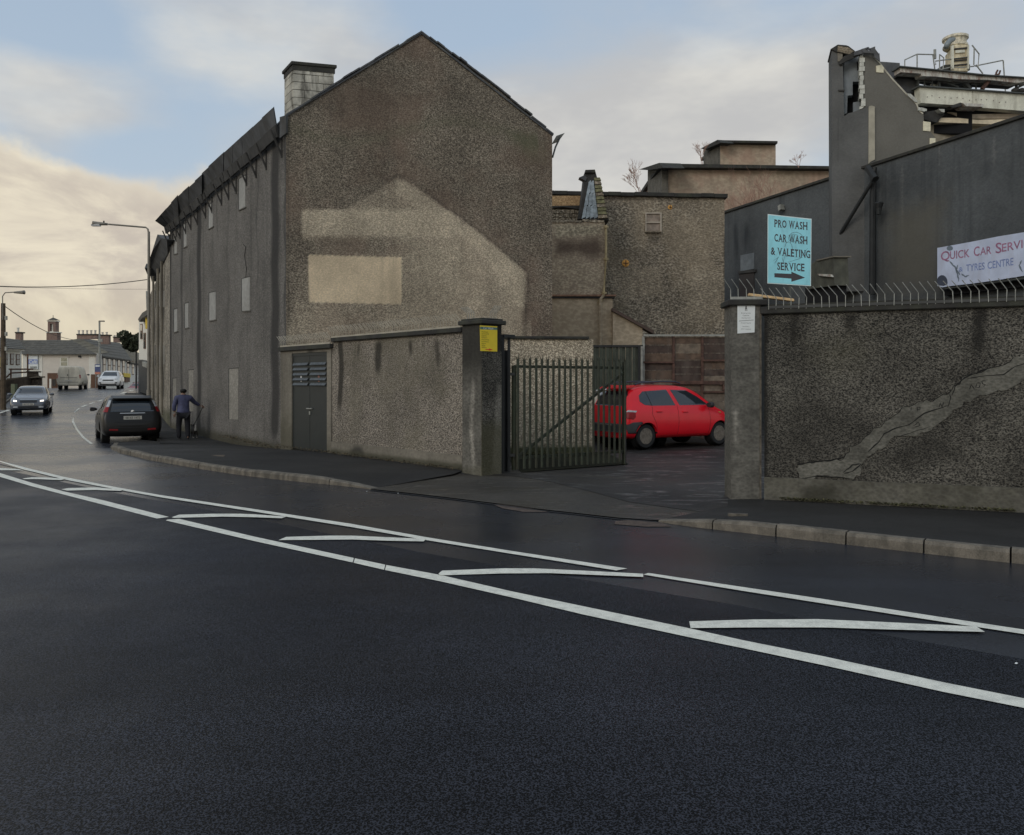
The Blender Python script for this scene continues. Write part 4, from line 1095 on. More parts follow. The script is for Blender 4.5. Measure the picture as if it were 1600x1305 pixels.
# ================================================================== yard: gate, side wall, sheds
m_gate = mat('gate_green_paint', A(30, 34, 24, 0.28), 0.65, vary=0.35, vscale=7, dirt=A(34, 30, 20, 0.28), dirt_amt=0.6, dscale=5)
m_blackst = mat('black_steel', A(24, 25, 25, 0.3), 0.55, metal=0.2, vary=0.2)
GT = Plane((0.0, 14.1), (2.17, 15.5))
gt = thing('palisade_gate', 'green steel palisade gate leaf with a diagonal brace, standing open beside the yellow-signed pillar', 'gate', GT.at(0, 0))
gx = [808.0 + (975.5 - 808) * i / 19 for i in range(20)]
gx = [183, 222, 256, 293, 327, 361, 395, 430, 464, 497, 531, 565, 599, 633, 664, 695, 728, 759, 790, 822]
for i, c in enumerate(gx):
    px = 760 + c * 0.2625
    u = GT.U(px)
    zt = 2.08 + random.uniform(-0.012, 0.012); zb = 0.07 if i < 19 else 0.0
    k = MB(); hw = 0.029
    n_, uu_ = GT.n, GT.u
    # W-section pale with a three-pointed head
    a = [(-hw, 0.0), (-hw * 0.45, 0.018), (hw * 0.45, 0.018), (hw, 0.0)]
    prof = [GT.at(u, zb, 0.02) + uu_ * x + n_ * y for x, y in a]
    vs_ = prof + [p + up * (zt - 0.07 - zb) for p in prof]
    k.add(vs_, [(0, 1, 5, 4), (1, 2, 6, 5), (2, 3, 7, 6), (0, 4, 7, 3)])
    tz = zt
    b4 = vs_[4:]
    k.add([b4[0], b4[1], b4[0] + up * 0.06 - uu_ * 0.022 + n_ * 0.02, b4[1], b4[2], (b4[1] + b4[2]) / 2 + up * 0.085, b4[2], b4[3], b4[3] + up * 0.06 + uu_ * 0.022 + n_ * 0.02], [(0, 1, 2), (3, 4, 5), (6, 7, 8)])
    k.build('pale', m_gate, gt, recalc=False)
ug = GT.U(975.5)
for z in (1.86, 0.24):
    MB().obox(GT.at(0.05, z, 0.0), GT.u * (ug - 0.02), -GT.n * 0.03, up * 0.05).build('rail', m_gate, gt)
MB().tube([GT.at(0.16, 0.30, -0.02), GT.at(ug, 1.80, -0.02)], 0.032, 4).build('brace', m_gate, gt)
MB().obox(GT.at(0.03, 0.05, 0.0), GT.u * 0.06, -GT.n * 0.06, up * 1.85).build('stile', m_gate, gt)
MB().obox(GT.at(ug - 0.02, 0.0, 0.0), GT.u * 0.05, -GT.n * 0.05, up * 2.0).build('stile', m_gate, gt)
MB().tube([GT.at(ug + 0.0, 0.02, 0.04), GT.at(ug + 0.0, 0.6, 0.04)], 0.012, 6).build('drop_bolt', m_blackst, gt)
# hinge frame
hf = thing('gate_frame', 'black steel goalpost frame of the gate, tight against the left gate pillar', 'gate post', P(790, HY, 14.0) * 1.0 - Vector((0, 0, EYE)))
k0 = P(783, HY, 14.05); k1 = P(797, HY, 14.25)
MB().box((k0.x + 0.03, 14.0, 1.22), (0.055, 0.055, 2.44)).build('post', m_blackst, hf)
MB().box((k1.x - 0.02, 14.16, 1.22), (0.05, 0.05, 2.44)).build('post', m_blackst, hf)
MB().box(((k0.x + k1.x) / 2, 14.2, 1.1), (0.13, 0.02, 2.15), 0.5).build('cover_plate', m_blackst, hf)
MB().box(((k0.x + k1.x) / 2 + 0.05, 14.08, 2.42), (0.28, 0.06, 0.05), 0.8).build('cross_bar', m_blackst, hf)
for z in (0.32, 1.75): MB().box((0.0, 14.12, z), (0.10, 0.06, 0.05)).build('hinge', m_blackst, hf)

# side wall running behind the gate
W3 = Plane((-1.1, 17.5), (1.83, 17.7))
sw = thing('side_wall', 'pale pebble-dashed yard wall directly behind the green palisade gate', 'wall', W3.at(1.4, 0))
m_side = wallmat('roughcast_side', A(86, 78, 66, 0.29), A(156, 146, 128, 0.29), 22, streaks=0.12, stain=A(60, 56, 48, 0.3), big=0.12, moss=A(36, 42, 20, 0.29), patch=A(118, 114, 104, 0.3))
uw3 = W3.U(927)
wallgrid('wall', W3, -0.4, uw3, 2.56, -0.1, m_side, sw, res=0.07, thick=0.22, wear=lambda x, y: [0 * x, 0.8 * np.clip((y - 695) / 8, 0, 1) + 0.4 * np.clip(1 - np.abs(x - 922) / 6, 0, 1), np.clip((y - 690) / 14, 0, 1)])
wallgrid('plinth', W3, -0.4, uw3 + 0.03, 0.17, -0.1, m_side, sw, res=0.07, thick=0.3, off=0.05, wear=lambda x, y: [0 * x, 0.7 + 0 * x, 1 + 0 * x])
MB().obox(W3.at(-0.4, 2.56, 0.06), W3.u * (uw3 + 0.30), -W3.n * 0.34, up * 0.06).build('coping', m_cop, sw, bevel=0.008)
litter('weeds', W3, 0.4, uw3, 500, 0.04, m_weed, out=(0.05, 0.3), size=(0.01, 0.03))

gq = [W3.at(0.9, 0.0, 0.12), W3.at(uw3 + 0.35, 0, 0.0), GT.at(GT.U(980), 0, 0.05), GT.at(0.1, 0, 0.15)]
ground_poly([Vector((q.x, q.y, 0)) for q in gq], 0.030, 'mossy_strip', m_mossy, yard)
# dark green sheeted gate behind the car
DG = Plane((P(926, HY, 22.6).x, 22.6), (P(1004, HY, 22.6).x, 22.6))
dg_ = thing('sheeted_gate', 'dark green sheeted gate behind the red car, left of the brown boarded fence', 'gate', DG.at(0.7, 0))
m_dg = mat('dark_green_sheet', A(36, 40, 32, 0.28), 0.65, vary=0.25, vscale=5)
u1g = DG.U(1003)
nn = 15
for i in range(nn):
    a = u1g * i / nn
    MB().obox(DG.at(a + 0.004, 0.05, 0.0 if i % 2 else 0.035), DG.u * (u1g / nn - 0.008), -DG.n * 0.01, up * (2.56 + random.uniform(-.01, .01))).build('sheet_panel', m_dg, dg_)
MB().obox(DG.at(-0.02, 2.60, 0.06), DG.u * (u1g + 0.04), -DG.n * 0.1, up * 0.06).build('top_rail', m_blackst, dg_)
MB().obox(DG.at(u1g - 0.12, 0, 0.08), DG.u * 0.07, -DG.n * 0.1, up * 2.62).build('post', m_blackst, dg_)
MB().tube([DG.at(u1g - 0.02, 0, 0.1), DG.at(u1g - 0.02, 2.62, 0.1)], 0.035, 8).build('post', m_galv, dg_)

# brown boarded fence with rusty frame
BF = Plane((P(1004, HY, 22.9).x, 22.9), (P(1146, HY, 22.9).x, 22.9))
bf = thing('boarded_fence', 'tall weathered brown board fence in a rusty steel frame behind the red car', 'fence', BF.at(1.2, 0))
m_bd = [mat('old_board_%s' % n_, c, 0.85, vary=0.35, vscale=6, bump=0.004, bscale=30, dirt=A(62, 56, 50, 0.27), dirt_amt=0.5, dscale=4) for n_, c in (('umber', A(58, 47, 38, 0.27)), ('brown', A(62, 50, 40, 0.27)), ('grey', A(74, 66, 56, 0.27)), ('dark', A(44, 35, 30, 0.27)))]
m_rst = mat('rusty_steel', A(54, 38, 31, 0.27), 0.8, vary=0.4, vscale=8)
xs = [1005, 1052, 1097, 1141]; zt = EYE + (HY - 527) / F * 22.9
def ZF(y): return EYE + (HY - y) / F * 22.9
for c in range(3):
    a, b = BF.U(xs[c]), BF.U(xs[c + 1])
    z = zt; j = 0
    while z > 0.1:
        h = random.choice((0.20, 0.23, 0.26))
        m_ = m_bd[random.choice((0, 0, 1, 1, 2, 3, 3))] if not (c == 2 and z < 1.9 and z > 0.9) else m_bd[2]
        MB().obox(BF.at(a + 0.01, max(0.05, z - h + 0.012), random.uniform(-0.008, 0.008)), BF.u * (b - a - 0.02), -BF.n * 0.03, up * (h - 0.014)).build('board', m_, bf)
        z -= h; j += 1
for x in xs: MB().obox(BF.at(BF.U(x) - 0.035, 0, 0.05), BF.u * 0.07, -BF.n * 0.06, up * (zt + 0.02)).build('post', m_rst if x != 1005 else m_galv, bf)
for a, b, y in ((1005, 1141, 524), (1052, 1141, 599), (1005, 1052, 566), (1097, 1141, 563), (1097, 1141, 612)):
    MB().obox(BF.at(BF.U(a), ZF(y) - 0.03, 0.09), BF.u * (BF.U(b) - BF.U(a)), -BF.n * 0.06, up * (0.10 if y == 599 else 0.05)).build('rail', m_rst if y != 524 else m_galv, bf)
MB().obox(BF.at(BF.U(1128), ZF(610), 0.1), BF.u * 0.22, -BF.n * 0.08, up * 0.16).build('lock_box', m_rst, bf)
spikes(BF, BF.U(1020), BF.U(1143), zt + 0.03, 0.095, bf, h=0.10, kick=0.09, kicku=-0.05, m=m_pst)

# ---------------- rubble block with tiny window
SBk = Plane((P(855, HY, 27).x, 27), (P(1134, HY, 27).x, 27))
m_rub = wallmat('rubble_render', A(62, 57, 49, 0.29), A(128, 119, 105, 0.29), 9, contrast=(0.34, 0.66), streaks=0.22, stain=A(46, 42, 36, 0.3), big=0.2, bump=0.08, tint=A(108, 98, 82, 0.29), patch=A(132, 122, 106, 0.3), bigscale=0.9)
sb = thing('stone_store', 'flat-topped rubble stone store with one tiny square window behind the yard', 'building', SBk.at(3, 0))
def wear_sb(x, y):
    pale = 1.0 * msk(x, y, [(955, 420), (1035, 415), (1035, 460), (955, 470)], 8) + 0.9 * msk(x, y, [(1085, 420), (1128, 425), (1125, 500), (1060, 505)], 14) + 0.5 * msk(x, y, [(950, 312), (1130, 312), (1130, 322), (950, 320)], 4)
    dark = 0.35 * msk(x, y, [(955, 385), (1035, 378), (1032, 410), (950, 410)], 12) + 0.5 * streak(x, y, 1000, 4, 415, 530) + 0.5 * msk(x, y, [(1010, 362), (1035, 362), (1030, 380), (1012, 380)], 5) + 0.6 * streak(x, y, 1131, 5, 310, 520) + 0.7 * np.clip(1 - np.abs(y - 311) / 3, 0, 1)
    return [pale, dark, 0.3 * msk(x, y, [(940, 480), (1000, 480), (1000, 530), (940, 530)], 14)]
ztp = kinked([(0, EYE + (HY - 305) / F * 27), (SBk.U(1134), EYE + (HY - 310) / F * 27)])
wallgrid('front_wall', SBk, 0, SBk.U(1132), ztp, -0.1, m_rub, sb, res=0.09, thick=0.5, wear=wear_sb)
MB().obox(SBk.at(SBk.U(1132) - 0.02, -0.1, -0.5), SBk.u * -0.4, -SBk.n * 6, up * 7.9).build('side_wall', m_rub, sb)
q0, q1 = SBk.at(-0.2, ztp(0) + 0.0, 0.12), SBk.at(SBk.U(1136), ztp(99) + 0.0, 0.12)
nq = 14
for i in range(nq):
    a, b = q0.lerp(q1, i / nq), q0.lerp(q1, (i + 0.992) / nq)
    MB().obox(a + up * random.uniform(-.01, .012), b - a, -SBk.n * 0.7, up * 0.13).build('coping_slab', m_cop, sb, bevel=0.01)
wf = MB()
for poly in ([(1008.5, 332), (1034, 332), (1034, 334), (1008.5, 334)], [(1031.5, 334), (1034, 334), (1034, 362), (1031.5, 362)], [(1008.5, 334), (1010.3, 334), (1010.3, 361), (1008.5, 361)], [(1010.3, 346.5), (1031.5, 346.5), (1031.5, 348.5), (1010.3, 348.5)]):
    wf.prism([SBk.V(x, y, 0.06) for x, y in poly], -SBk.n * 0.07)
wfo = wf.build('window', mat('window_frame_grey', A(120, 112, 100, 0.3), 0.8), sb)
slab([(1010.3, 334), (1031.5, 334), (1031.5, 346.5), (1010.3, 346.5)], SBk, 0.01, 'pane', mat('boarded_pane', A(98, 88, 78, 0.3), 0.7, vary=0.3, vscale=6), wfo, off=0.012)
slab([(1010.3, 348.5), (1031.5, 348.5), (1031.5, 361), (1010.3, 361)], SBk, 0.01, 'pane', MATS['boarded_pane'], wfo, off=0.012)
slab([(1008, 361.3), (1034.5, 361.3), (1034.5, 363), (1008, 363)], SBk, 0.1, 'sill', m_rub, wfo, off=0.09)
for px, py, r in ((977.5, 411.5, 0.125), (1047, 324, 0.075)):
    c = SBk.V(px, py, 0.0)
    pp = MB().lathe(c + SBk.n * 0.03, [(r, 0.05), (r, 0.02), (r * 0.9, 0.0)], 18, 'Y').build('tie_plate', mat('rusty_orange', A(176, 128, 66, 0.33), 0.85, vary=0.3, vscale=20), sb)
    MB().box(c + SBk.n * 0.045, (r * 0.16, 0.03, r * 1.5)).build('cross', m_rst, pp); MB().box(c + SBk.n * 0.047, (r * 1.5, 0.03, r * 0.16)).build('cross', m_rst, pp)

# ---------------- lower outbuilding with slated stub
LBk = Plane((P(850, HY, 25.2).x, 25.2), (P(948, HY, 25.2).x, 25.2))
lb = thing('outbuilding', 'narrow rendered outbuilding with a leftover slated roof stub, right of the mill gable', 'building', LBk.at(1, 0))
def wear_lb(x, y):
    return [0.7 * msk(x, y, [(866, 350), (945, 350), (945, 368), (866, 372)], 6) + 0.3 * msk(x, y, [(868, 405), (945, 405), (945, 455), (868, 455)], 12), 0.8 * msk(x, y, [(864, 370), (900, 374), (936, 368), (948, 395), (930, 408), (900, 398), (864, 404)], 12), 0 * x]
zl_ = EYE + (HY - 347) / F * 25.2; zm_ = EYE + (HY - 461) / F * 25.2
m_plaster = wallmat('buff_render', A(112, 101, 86, 0.29), A(128, 117, 100, 0.29), 5, streaks=0.25, stain=A(60, 50, 42, 0.3), big=0.15, bump=0.005, patch=A(150, 138, 118, 0.3))
m_lbw = wallmat('outbuilding_render', A(98, 88, 76, 0.29), A(124, 114, 98, 0.29), 9, streaks=0.25, stain=A(56, 46, 40, 0.29), big=0.2, bump=0.02, patch=A(132, 124, 106, 0.3))
wallgrid('upper_wall', LBk, 0, LBk.U(945), zl_, zm_, m_lbw, lb, res=0.08, thick=1.2, wear=wear_lb)
wallgrid('lower_wall', LBk, 0, LBk.U(957), zm_ - 0.05, -0.1, m_plaster, lb, res=0.1, thick=1.2, off=0.0)
MB().obox(LBk.at(0.1, zm_ - 0.05, 0.10), LBk.u * (LBk.U(962) - 0.1), -LBk.n * 0.4, up * 0.055).build('gutter', mat('rusty_gutter', A(96, 74, 60, 0.3), 0.8, vary=0.3, vscale=9), lb)
MB().obox(LBk.at(0.12, zm_ - 0.11, 0.06), LBk.u * (LBk.U(960) - 0.12), -LBk.n * 0.3, up * 0.058).build('fascia', m_timb, lb)
m_pipe = mat('buff_pipe_paint', A(118, 106, 80, 0.3), 0.6, vary=0.2, vscale=6)
dp = MB(); dp.tube([LBk.V(947, 352, .10), LBk.V(947, 405, .10), LBk.V(943.5, 455, .10), LBk.V(943, 462, .12)], 0.04, 8); dp.build('downpipe', m_pipe, lb)
MB().tube([LBk.V(943, 462, .14), LBk.V(938, 468, .14), LBk.V(937.5, 560, .14), LBk.V(937.5, 700, .14)], 0.05, 8).build('downpipe', m_plaster, lb)
for y in (355, 405, 458, 470): MB().lathe(LBk.V(947 if y < 450 else (944 if y < 465 else 938), y, .10), [(0.08, -0.03), (0.08, 0.03)], 10).build('pipe_collar', m_pipe, lb)
for i in range(7):                    # coping stones of the upper wall
    a = LBk.U(863) + i * 0.235
    MB().obox(LBk.at(a, zl_ - 0.02 + random.uniform(-.02, .02), 0.03), LBk.u * 0.225, -LBk.n * 0.5, up * 0.08).build('coping_stone', m_rub, lb, bevel=0.01)
# slated stub
def C7(l): return [(860 + x * 0.115, 250 + y * 0.115) for x, y in l]
st_ = MB()
st_.prism([LBk.V(x, y, -0.06) for x, y in C7([(365, 800), (400, 720), (455, 300), (475, 135), (605, 130), (640, 260), (700, 440), (795, 820)])], -LBk.n * 0.9)
stub = st_.build('roof_stub', m_timb, lb)
MB().prism([LBk.V(x, y, -0.02) for x, y in C7([(390, 238), (460, 208), (500, 240), (480, 285)])], -LBk.n * 0.3).build('broken_corner', m_slate, stub)
m_sl2 = mat('pale_slate', A(104, 112, 116, 0.3), 0.55, vary=0.35, vscale=7)
m_moss = mat('mossy_stone', A(86, 84, 62, 0.3), 0.95, vary=0.4, vscale=12)
NR = 9
for r_ in range(NR):
    t0, t1 = r_ / NR, (r_ + 1) / NR
    def edge(t, s_):                  # left and right side of the slated face
        return (425 + 95 * t) if s_ == 0 else (650 - 62 * t)
    yb, yt_ = 795 - 500 * t0, 795 - 500 * t1
    n_ = 4 - r_ // 3
    for i in range(n_):
        xa = edge(t0, 0) + (edge(t0, 1) - edge(t0, 0)) * i / n_; xb = edge(t0, 0) + (edge(t0, 1) - edge(t0, 0)) * (i + 0.94) / n_
        xc = edge(t1, 0) + (edge(t1, 1) - edge(t1, 0)) * (i + 0.94) / n_; xd = edge(t1, 0) + (edge(t1, 1) - edge(t1, 0)) * i / n_
        sk = 22
        slab(C7([(xa, yb + sk * 0.2), (xb, yb - sk), (xc, yt_ - sk), (xd, yt_ + sk * 0.2)]), LBk, 0.02, 'slate', m_sl2, stub, off=-0.03 + random.uniform(0, 0.015) )
for i in range(11):
    t = i / 11; xx = 660 - 62 * t; y = 790 - 560 * t; wd = 105 - 40 * t
    slab(C7([(xx - 5, y), (xx + wd + 18, y - 5), (xx + wd - 2, y - 44), (xx - 8, y - 40)]), LBk, 0.25, 'stone', m_moss if i % 3 else m_rub, stub, off=0.0 + random.uniform(0, 0.04))
slab(C7([(470, 170), (475, 135), (605, 130), (615, 170)]), LBk, 0.4, 'cap_stone', m_cop, stub, off=0.03)
# stub of rubble wall beside it
RBk = Plane((P(855, HY, 26.2).x, 26.2), (P(912, HY, 26.2).x, 26.2))
rbx = thing('rubble_wall', 'short rubble wall with brick top between the mill gable and slated roof stub', 'wall', RBk.at(0.5, 0))
m_brk = wallmat('eroded_brick', A(120, 96, 70, 0.3), A(160, 136, 102, 0.3), 14, streaks=0.2, stain=A(70, 62, 52, 0.3), bump=0.02)
slab([(858, 306), (908, 306), (906, 321), (858, 322)], RBk, 0.3, 'brick_course', m_brk, rbx)
slab([(858, 322), (906, 321), (906, 327), (880, 323.5), (858, 325)], RBk, 0.32, 'ledge', m_timb, rbx, off=0.08)
slab([(858, 326), (905, 327), (905, 700), (858, 700)], RBk, 0.3, 'core', m_rub, rbx, off=-0.02)
random.seed(5)
for r_ in range(3):
    x = 862.0
    while x < 900:
        wd = random.uniform(5, 9)
        slab([(x, 328 + r_ * 6), (x + wd - 1, 328 + r_ * 6 + random.uniform(-.6, .6)), (x + wd - .8, 333 + r_ * 6), (x + .3, 333.3 + r_ * 6)], RBk, 0.1, 'stone', m_rub, rbx, off=0.02 + random.uniform(0, .03))
        x += wd
# lean-to roof edge
LT = Plane((P(950, HY, 25.0).x, 25.0), (P(1030, HY, 25.0).x, 25.0))
lt = thing('lean_to_shed', 'low lean-to shed with a dark sloping roof edge beside the downpipe', 'shed', LT.at(0.8, 0))
wallgrid('wall', LT, 0.15, LT.U(1004), kinked([(0, EYE + (HY - 484) / F * 25), (LT.U(1022), EYE + (HY - 520) / F * 25)]), -0.1, m_plaster, lt, res=0.15, thick=0.3)
MB().prism([LT.V(x, y, 0.12) for x, y in ((957, 481), (1022, 517), (1022, 522), (957, 486))], -LT.n * 0.5).build('roof_edge', mat('dark_red_brown', A(62, 50, 44, 0.3), 0.8, vary=0.2), lt)
# ================================================================== dark rendered works on the right
DW = Plane((9.3, 35.0), (14.3, 22.4))
LDW = (Vector((14.3, 22.4, 0)) - DW.p0).length
dw = thing('dark_works_building', 'long dark grey rendered works wall rising to the right behind the roadside wall', 'building', DW.at(8, 0))
def wear_dw(x, y):
    s = [0.42 * streak(x, y, a, b, c, d) for a, b, c, d in ((1150, 7, 345, 420), (1165, 5, 345, 400), (1216, 6, 320, 380), (1318, 10, 390, 460), (1340, 8, 335, 460), (1372, 12, 270, 460), (1400, 14, 262, 400), (1455, 16, 240, 330), (1500, 12, 230, 380), (1540, 20, 210, 300), (1580, 14, 200, 340))]
    pale = [0.5 * streak(x, y, a, b, c, d) for a, b, c, d in ((1334, 4, 330, 450), (1290, 4, 300, 330), (1308, 3, 338, 372), (1470, 8, 200, 330), (1410, 8, 250, 400), (1553, 6, 200, 280), (1346, 3, 335, 470))]
    band = 0.35 * np.clip(1 - np.abs((y - (300 - (x - 1365) * 0.33 + 8 * np.sin(x * 0.03)))) / 8, 0, 1)
    warm = 0.8 * msk(x, y, [(1380, 330), (1480, 300), (1480, 460), (1380, 460)], 35)
    return [np.maximum(np.maximum.reduce(pale), band), np.maximum.reduce(s) + 0.5 * msk(x, y, [(1140, 340), (1200, 325), (1200, 450), (1140, 450)], 30), warm]
wallgrid('long_wall', DW, -0.4, LDW + 3.5, 9.0, -0.1, m_darkwall, dw, res=0.14, thick=0.4, wear=wear_dw)
q0, q1 = DW.at(-0.4, 9.0, 0.08), DW.at(LDW + 3.5, 9.0, 0.08)
MB().obox(q0, q1 - q0, -DW.n * 0.5, up * 0.10).build('coping', m_cop, dw, bevel=0.01)
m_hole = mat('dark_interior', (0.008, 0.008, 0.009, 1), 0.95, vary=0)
slab([(1157, 399), (1178, 395), (1178, 420), (1157, 424)], DW, 0.05, 'blocked_window', mat('blocked_grey', A(74, 78, 80, 0.3), 0.8, vary=0.2), dw, off=0.03)
slab([(1155, 426), (1178, 424), (1178, 470), (1155, 470)], DW, 0.05, 'boarded_door', mat('boarded_dark', A(40, 36, 34, 0.3), 0.8, vary=0.2), dw, off=0.03)
slab([(1153, 424), (1180, 421), (1180, 425), (1153, 428)], DW, 0.1, 'lintel', m_timb, dw, off=0.08)
slab([(1215, 322), (1219, 319), (1220, 327), (1216, 330)], DW, 0.2, 'wall_lamp', m_galv, dw, off=0.25)
# vertical pipe, hopper and diagonal pipe
MB().tube([DW.V(1366, 262, 0.25), DW.V(1364, 300, 0.25), DW.V(1363, 460, 0.25)], 0.10, 8).build('soil_pipe', m_blackst, dw)
MB().tube([DW.V(1362, 285, 0.45), DW.V(1303, 382, 0.6)], 0.065, 8).build('diagonal_pipe', m_blackst, dw)
hp = MB(); c = DW.V(1373, 322, 0.45); hp.lathe(c, [(0.07, -0.28), (0.10, -0.08), (0.15, 0.08), (0.12, 0.12)], 10); hp.build('hopper', m_blackst, dw)
MB().tube([DW.V(1356, 262, 0.3), DW.V(1368, 280, 0.4)], 0.12, 6).build('gutter_outlet', m_blackst, dw)

# ---------------- ruined tower
Y0 = 27.6
TW = Plane((P(1300, HY, 28.0).x, 28.0), (P(1368, HY, 27.6).x, 27.6))
tw = thing('ruined_tower', 'tall half-demolished concrete tower with a torn top and blockwork jamb', 'tower', TW.at(0.8, 0))
m_tw = wallmat('tower_render', A(62, 62, 61, 0.30), A(72, 72, 70, 0.30), 9, contrast=(0.1, 0.9), streaks=0.5, stain=A(42, 43, 43, 0.3), big=0.16, bump=0.005, patch=A(92, 92, 88, 0.3))
m_tg = wallmat('fragment_render', A(72, 70, 65, 0.30), A(82, 80, 74, 0.30), 12, contrast=(0.1, 0.9), streaks=0.2, stain=A(60, 58, 53, 0.3), big=0.1, bump=0.004)
def CR(l): return [(1290 + x * 0.1762, 50 + y * 0.1762) for x, y in l]
slab(CR([(55, 150), (150, 150), (158, 480), (165, 745), (110, 760), (115, 2300), (60, 2300)]), TW, 1.2, 'corner_pier', m_tw, tw, off=0.0)
slab(CR([(112, 757), (140, 742), (170, 745), (200, 722), (240, 712), (300, 688), (380, 658), (430, 655), (436, 1150), (440, 1300), (440, 2300), (112, 2300)]), TW, 0.8, 'lower_wall', m_tw, tw, off=0.004)
slab(CR([(382, 660), (410, 653), (436, 662), (438, 1130), (400, 1150), (380, 1170)]), TW, 0.1, 'pale_strip', mat('bare_concrete', A(116, 112, 100, 0.3), 0.9, vary=0.15, vscale=3), tw, off=0.03)
slab(CR([(44, 152), (108, 112), (182, 118), (205, 126), (262, 170), (205, 205), (150, 190), (105, 180), (60, 158)]), TW, 1.2, 'cap', m_cop, tw, off=0.06)
slab(CR([(104, 172), (210, 198), (250, 172), (205, 140), (110, 122)]), TW, 0.3, 'cap_face', m_rub, tw, off=0.08)
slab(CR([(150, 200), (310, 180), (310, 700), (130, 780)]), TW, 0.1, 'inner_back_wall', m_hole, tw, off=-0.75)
slab(CR([(160, 260), (310, 200), (310, 440), (240, 440), (240, 560), (195, 565), (190, 720), (160, 730)]), TW, 0.3, 'inner_wall', mat('blue_grey_plaster', A(84, 88, 90, 0.3), 0.8, vary=0.15, vscale=2, dirt=A(60, 60, 60, 0.3)), tw, off=-0.3)
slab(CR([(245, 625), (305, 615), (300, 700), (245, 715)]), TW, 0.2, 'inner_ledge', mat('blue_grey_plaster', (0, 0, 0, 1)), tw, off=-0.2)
slab(CR([(105, 185), (150, 190), (150, 260), (108, 262)]), TW, 0.1, 'broken_plaster', m_plain, tw, off=0.03)
slab(CR([(278, 265), (302, 262), (302, 340), (280, 340)]), TW, 0.05, 'hole', m_hole, tw, off=-0.28)
slab(CR([(112, 262), (158, 268), (150, 296), (118, 290)]), TW, 0.2, 'torn_lath', m_timb, tw, off=0.05)
slab(CR([(112, 510), (170, 512), (168, 524), (114, 522)]), TW, 0.2, 'torn_lath', m_timb, tw, off=0.05)
m_wblk = mat('pale_block', A(150, 150, 142, 0.32), 0.9, vary=0.2, vscale=4, dirt=A(90, 88, 82, 0.32), dirt_amt=0.5)
ys = [188, 232, 270, 312, 352, 395, 408, 440, 475, 500, 530, 560, 600]
random.seed(9)
y = 190
while y < 585:
    h = random.uniform(34, 46); xl = random.uniform(298, 306); xr = random.choice((334, 348, 340))
    slab(CR([(xl, y), (xr, y - 2), (xr, y + h - 4), (xl, y + h - 3)]), TW, 0.35, 'block', m_wblk, tw, off=0.02 + random.uniform(0, 0.03)); y += h
slab(CR([(318, 592), (354, 590), (354, 655), (316, 658)]), TW, 0.35, 'block', m_wblk, tw, off=0.05)
slab(CR([(300, 660), (345, 655), (330, 675), (302, 686)]), TW, 0.35, 'block', m_wblk, tw, off=0.03)
# torn roof sheets over the void
for poly, o_ in (([(165, 215), (330, 150), (330, 195), (180, 260), (125, 290), (120, 262)], 0.10), ([(255, 175), (378, 132), (400, 150), (330, 190), (250, 212)], 0.16), ([(380, 150), (440, 128), (440, 150), (470, 190), (478, 190), (484, 262), (440, 230), (415, 192)], 0.12), ([(320, 150), (378, 136), (352, 160), (420, 175), (430, 192), (330, 182)], 0.2)):
    slab(CR(poly), TW, 0.05, 'torn_roof_sheet', m_slate if o_ > 0.11 else m_timb, tw, off=o_)
# gable fragment
GF = Plane((P(1351, HY, 27.7).x, 27.7), (P(1460, HY, 27.7).x, 27.7))
gf = thing('gable_fragment', 'dark free-standing gable fragment with raking broken edge, right of the ruined tower', 'wall', GF.at(1, 0))
rk = [(345, 182), (415, 192), (432, 215), (480, 262), (530, 330), (600, 415), (680, 500), (722, 546), (790, 610), (815, 640), (830, 690), (868, 720), (872, 790)]
pg = CR([(340, 2000)] + rk) + [(1444, 191), (1454, 206), (1462, 216), (1470, 400)]
slab(pg, GF, 0.35, 'wall', m_tg, gf)
for (x0, y0), (x1, y1) in zip(rk[2:-2], rk[3:-1]):
    slab(CR([(x0, y0), (x1, y1), (x1 - 9, y1 + 9), (x0 - 9, y0 + 9)]), GF, 0.36, 'edge_render', mat('pale_edge', A(128, 124, 112, 0.3), 0.9, vary=0.2), gf, off=0.015)
for sq in ([(450, 300), (498, 293), (516, 318), (514, 362), (451, 357)], [(868, 792), (932, 800), (930, 882), (866, 876)], [(926, 942), (975, 942), (975, 1004), (925, 1008)]):
    slab(CR(sq), GF, 0.1, 'pale_block', mat('cream_block', A(176, 170, 148, 0.33), 0.85, vary=0.15, vscale=6), gf, off=0.03)
for sq in ([(720, 545), (755, 548), (800, 590), (818, 625), (790, 620), (735, 570)], [(822, 665), (850, 672), (850, 700), (822, 696)], [(855, 678), (882, 682), (880, 706), (850, 700)]):
    slab(CR(sq), GF, 0.2, 'rubble', m_wblk, gf, off=0.05)
# roof remnant behind
RR_ = Plane((P(1370, HY, 28.4).x, 28.4), (P(1450, HY, 28.2).x, 28.2))
slab(CR([(470, 262), (658, 275), (662, 378), (700, 410), (825, 430), (840, 560), (838, 640), (800, 640)]), RR_, 0.15, 'slate_remnant', m_slate, gf)
slab(CR([(800, 640), (1300, 660), (1300, 900), (860, 900)]) , RR_, 0.15, 'shadowed_lining', m_hole, gf, off=-0.25)

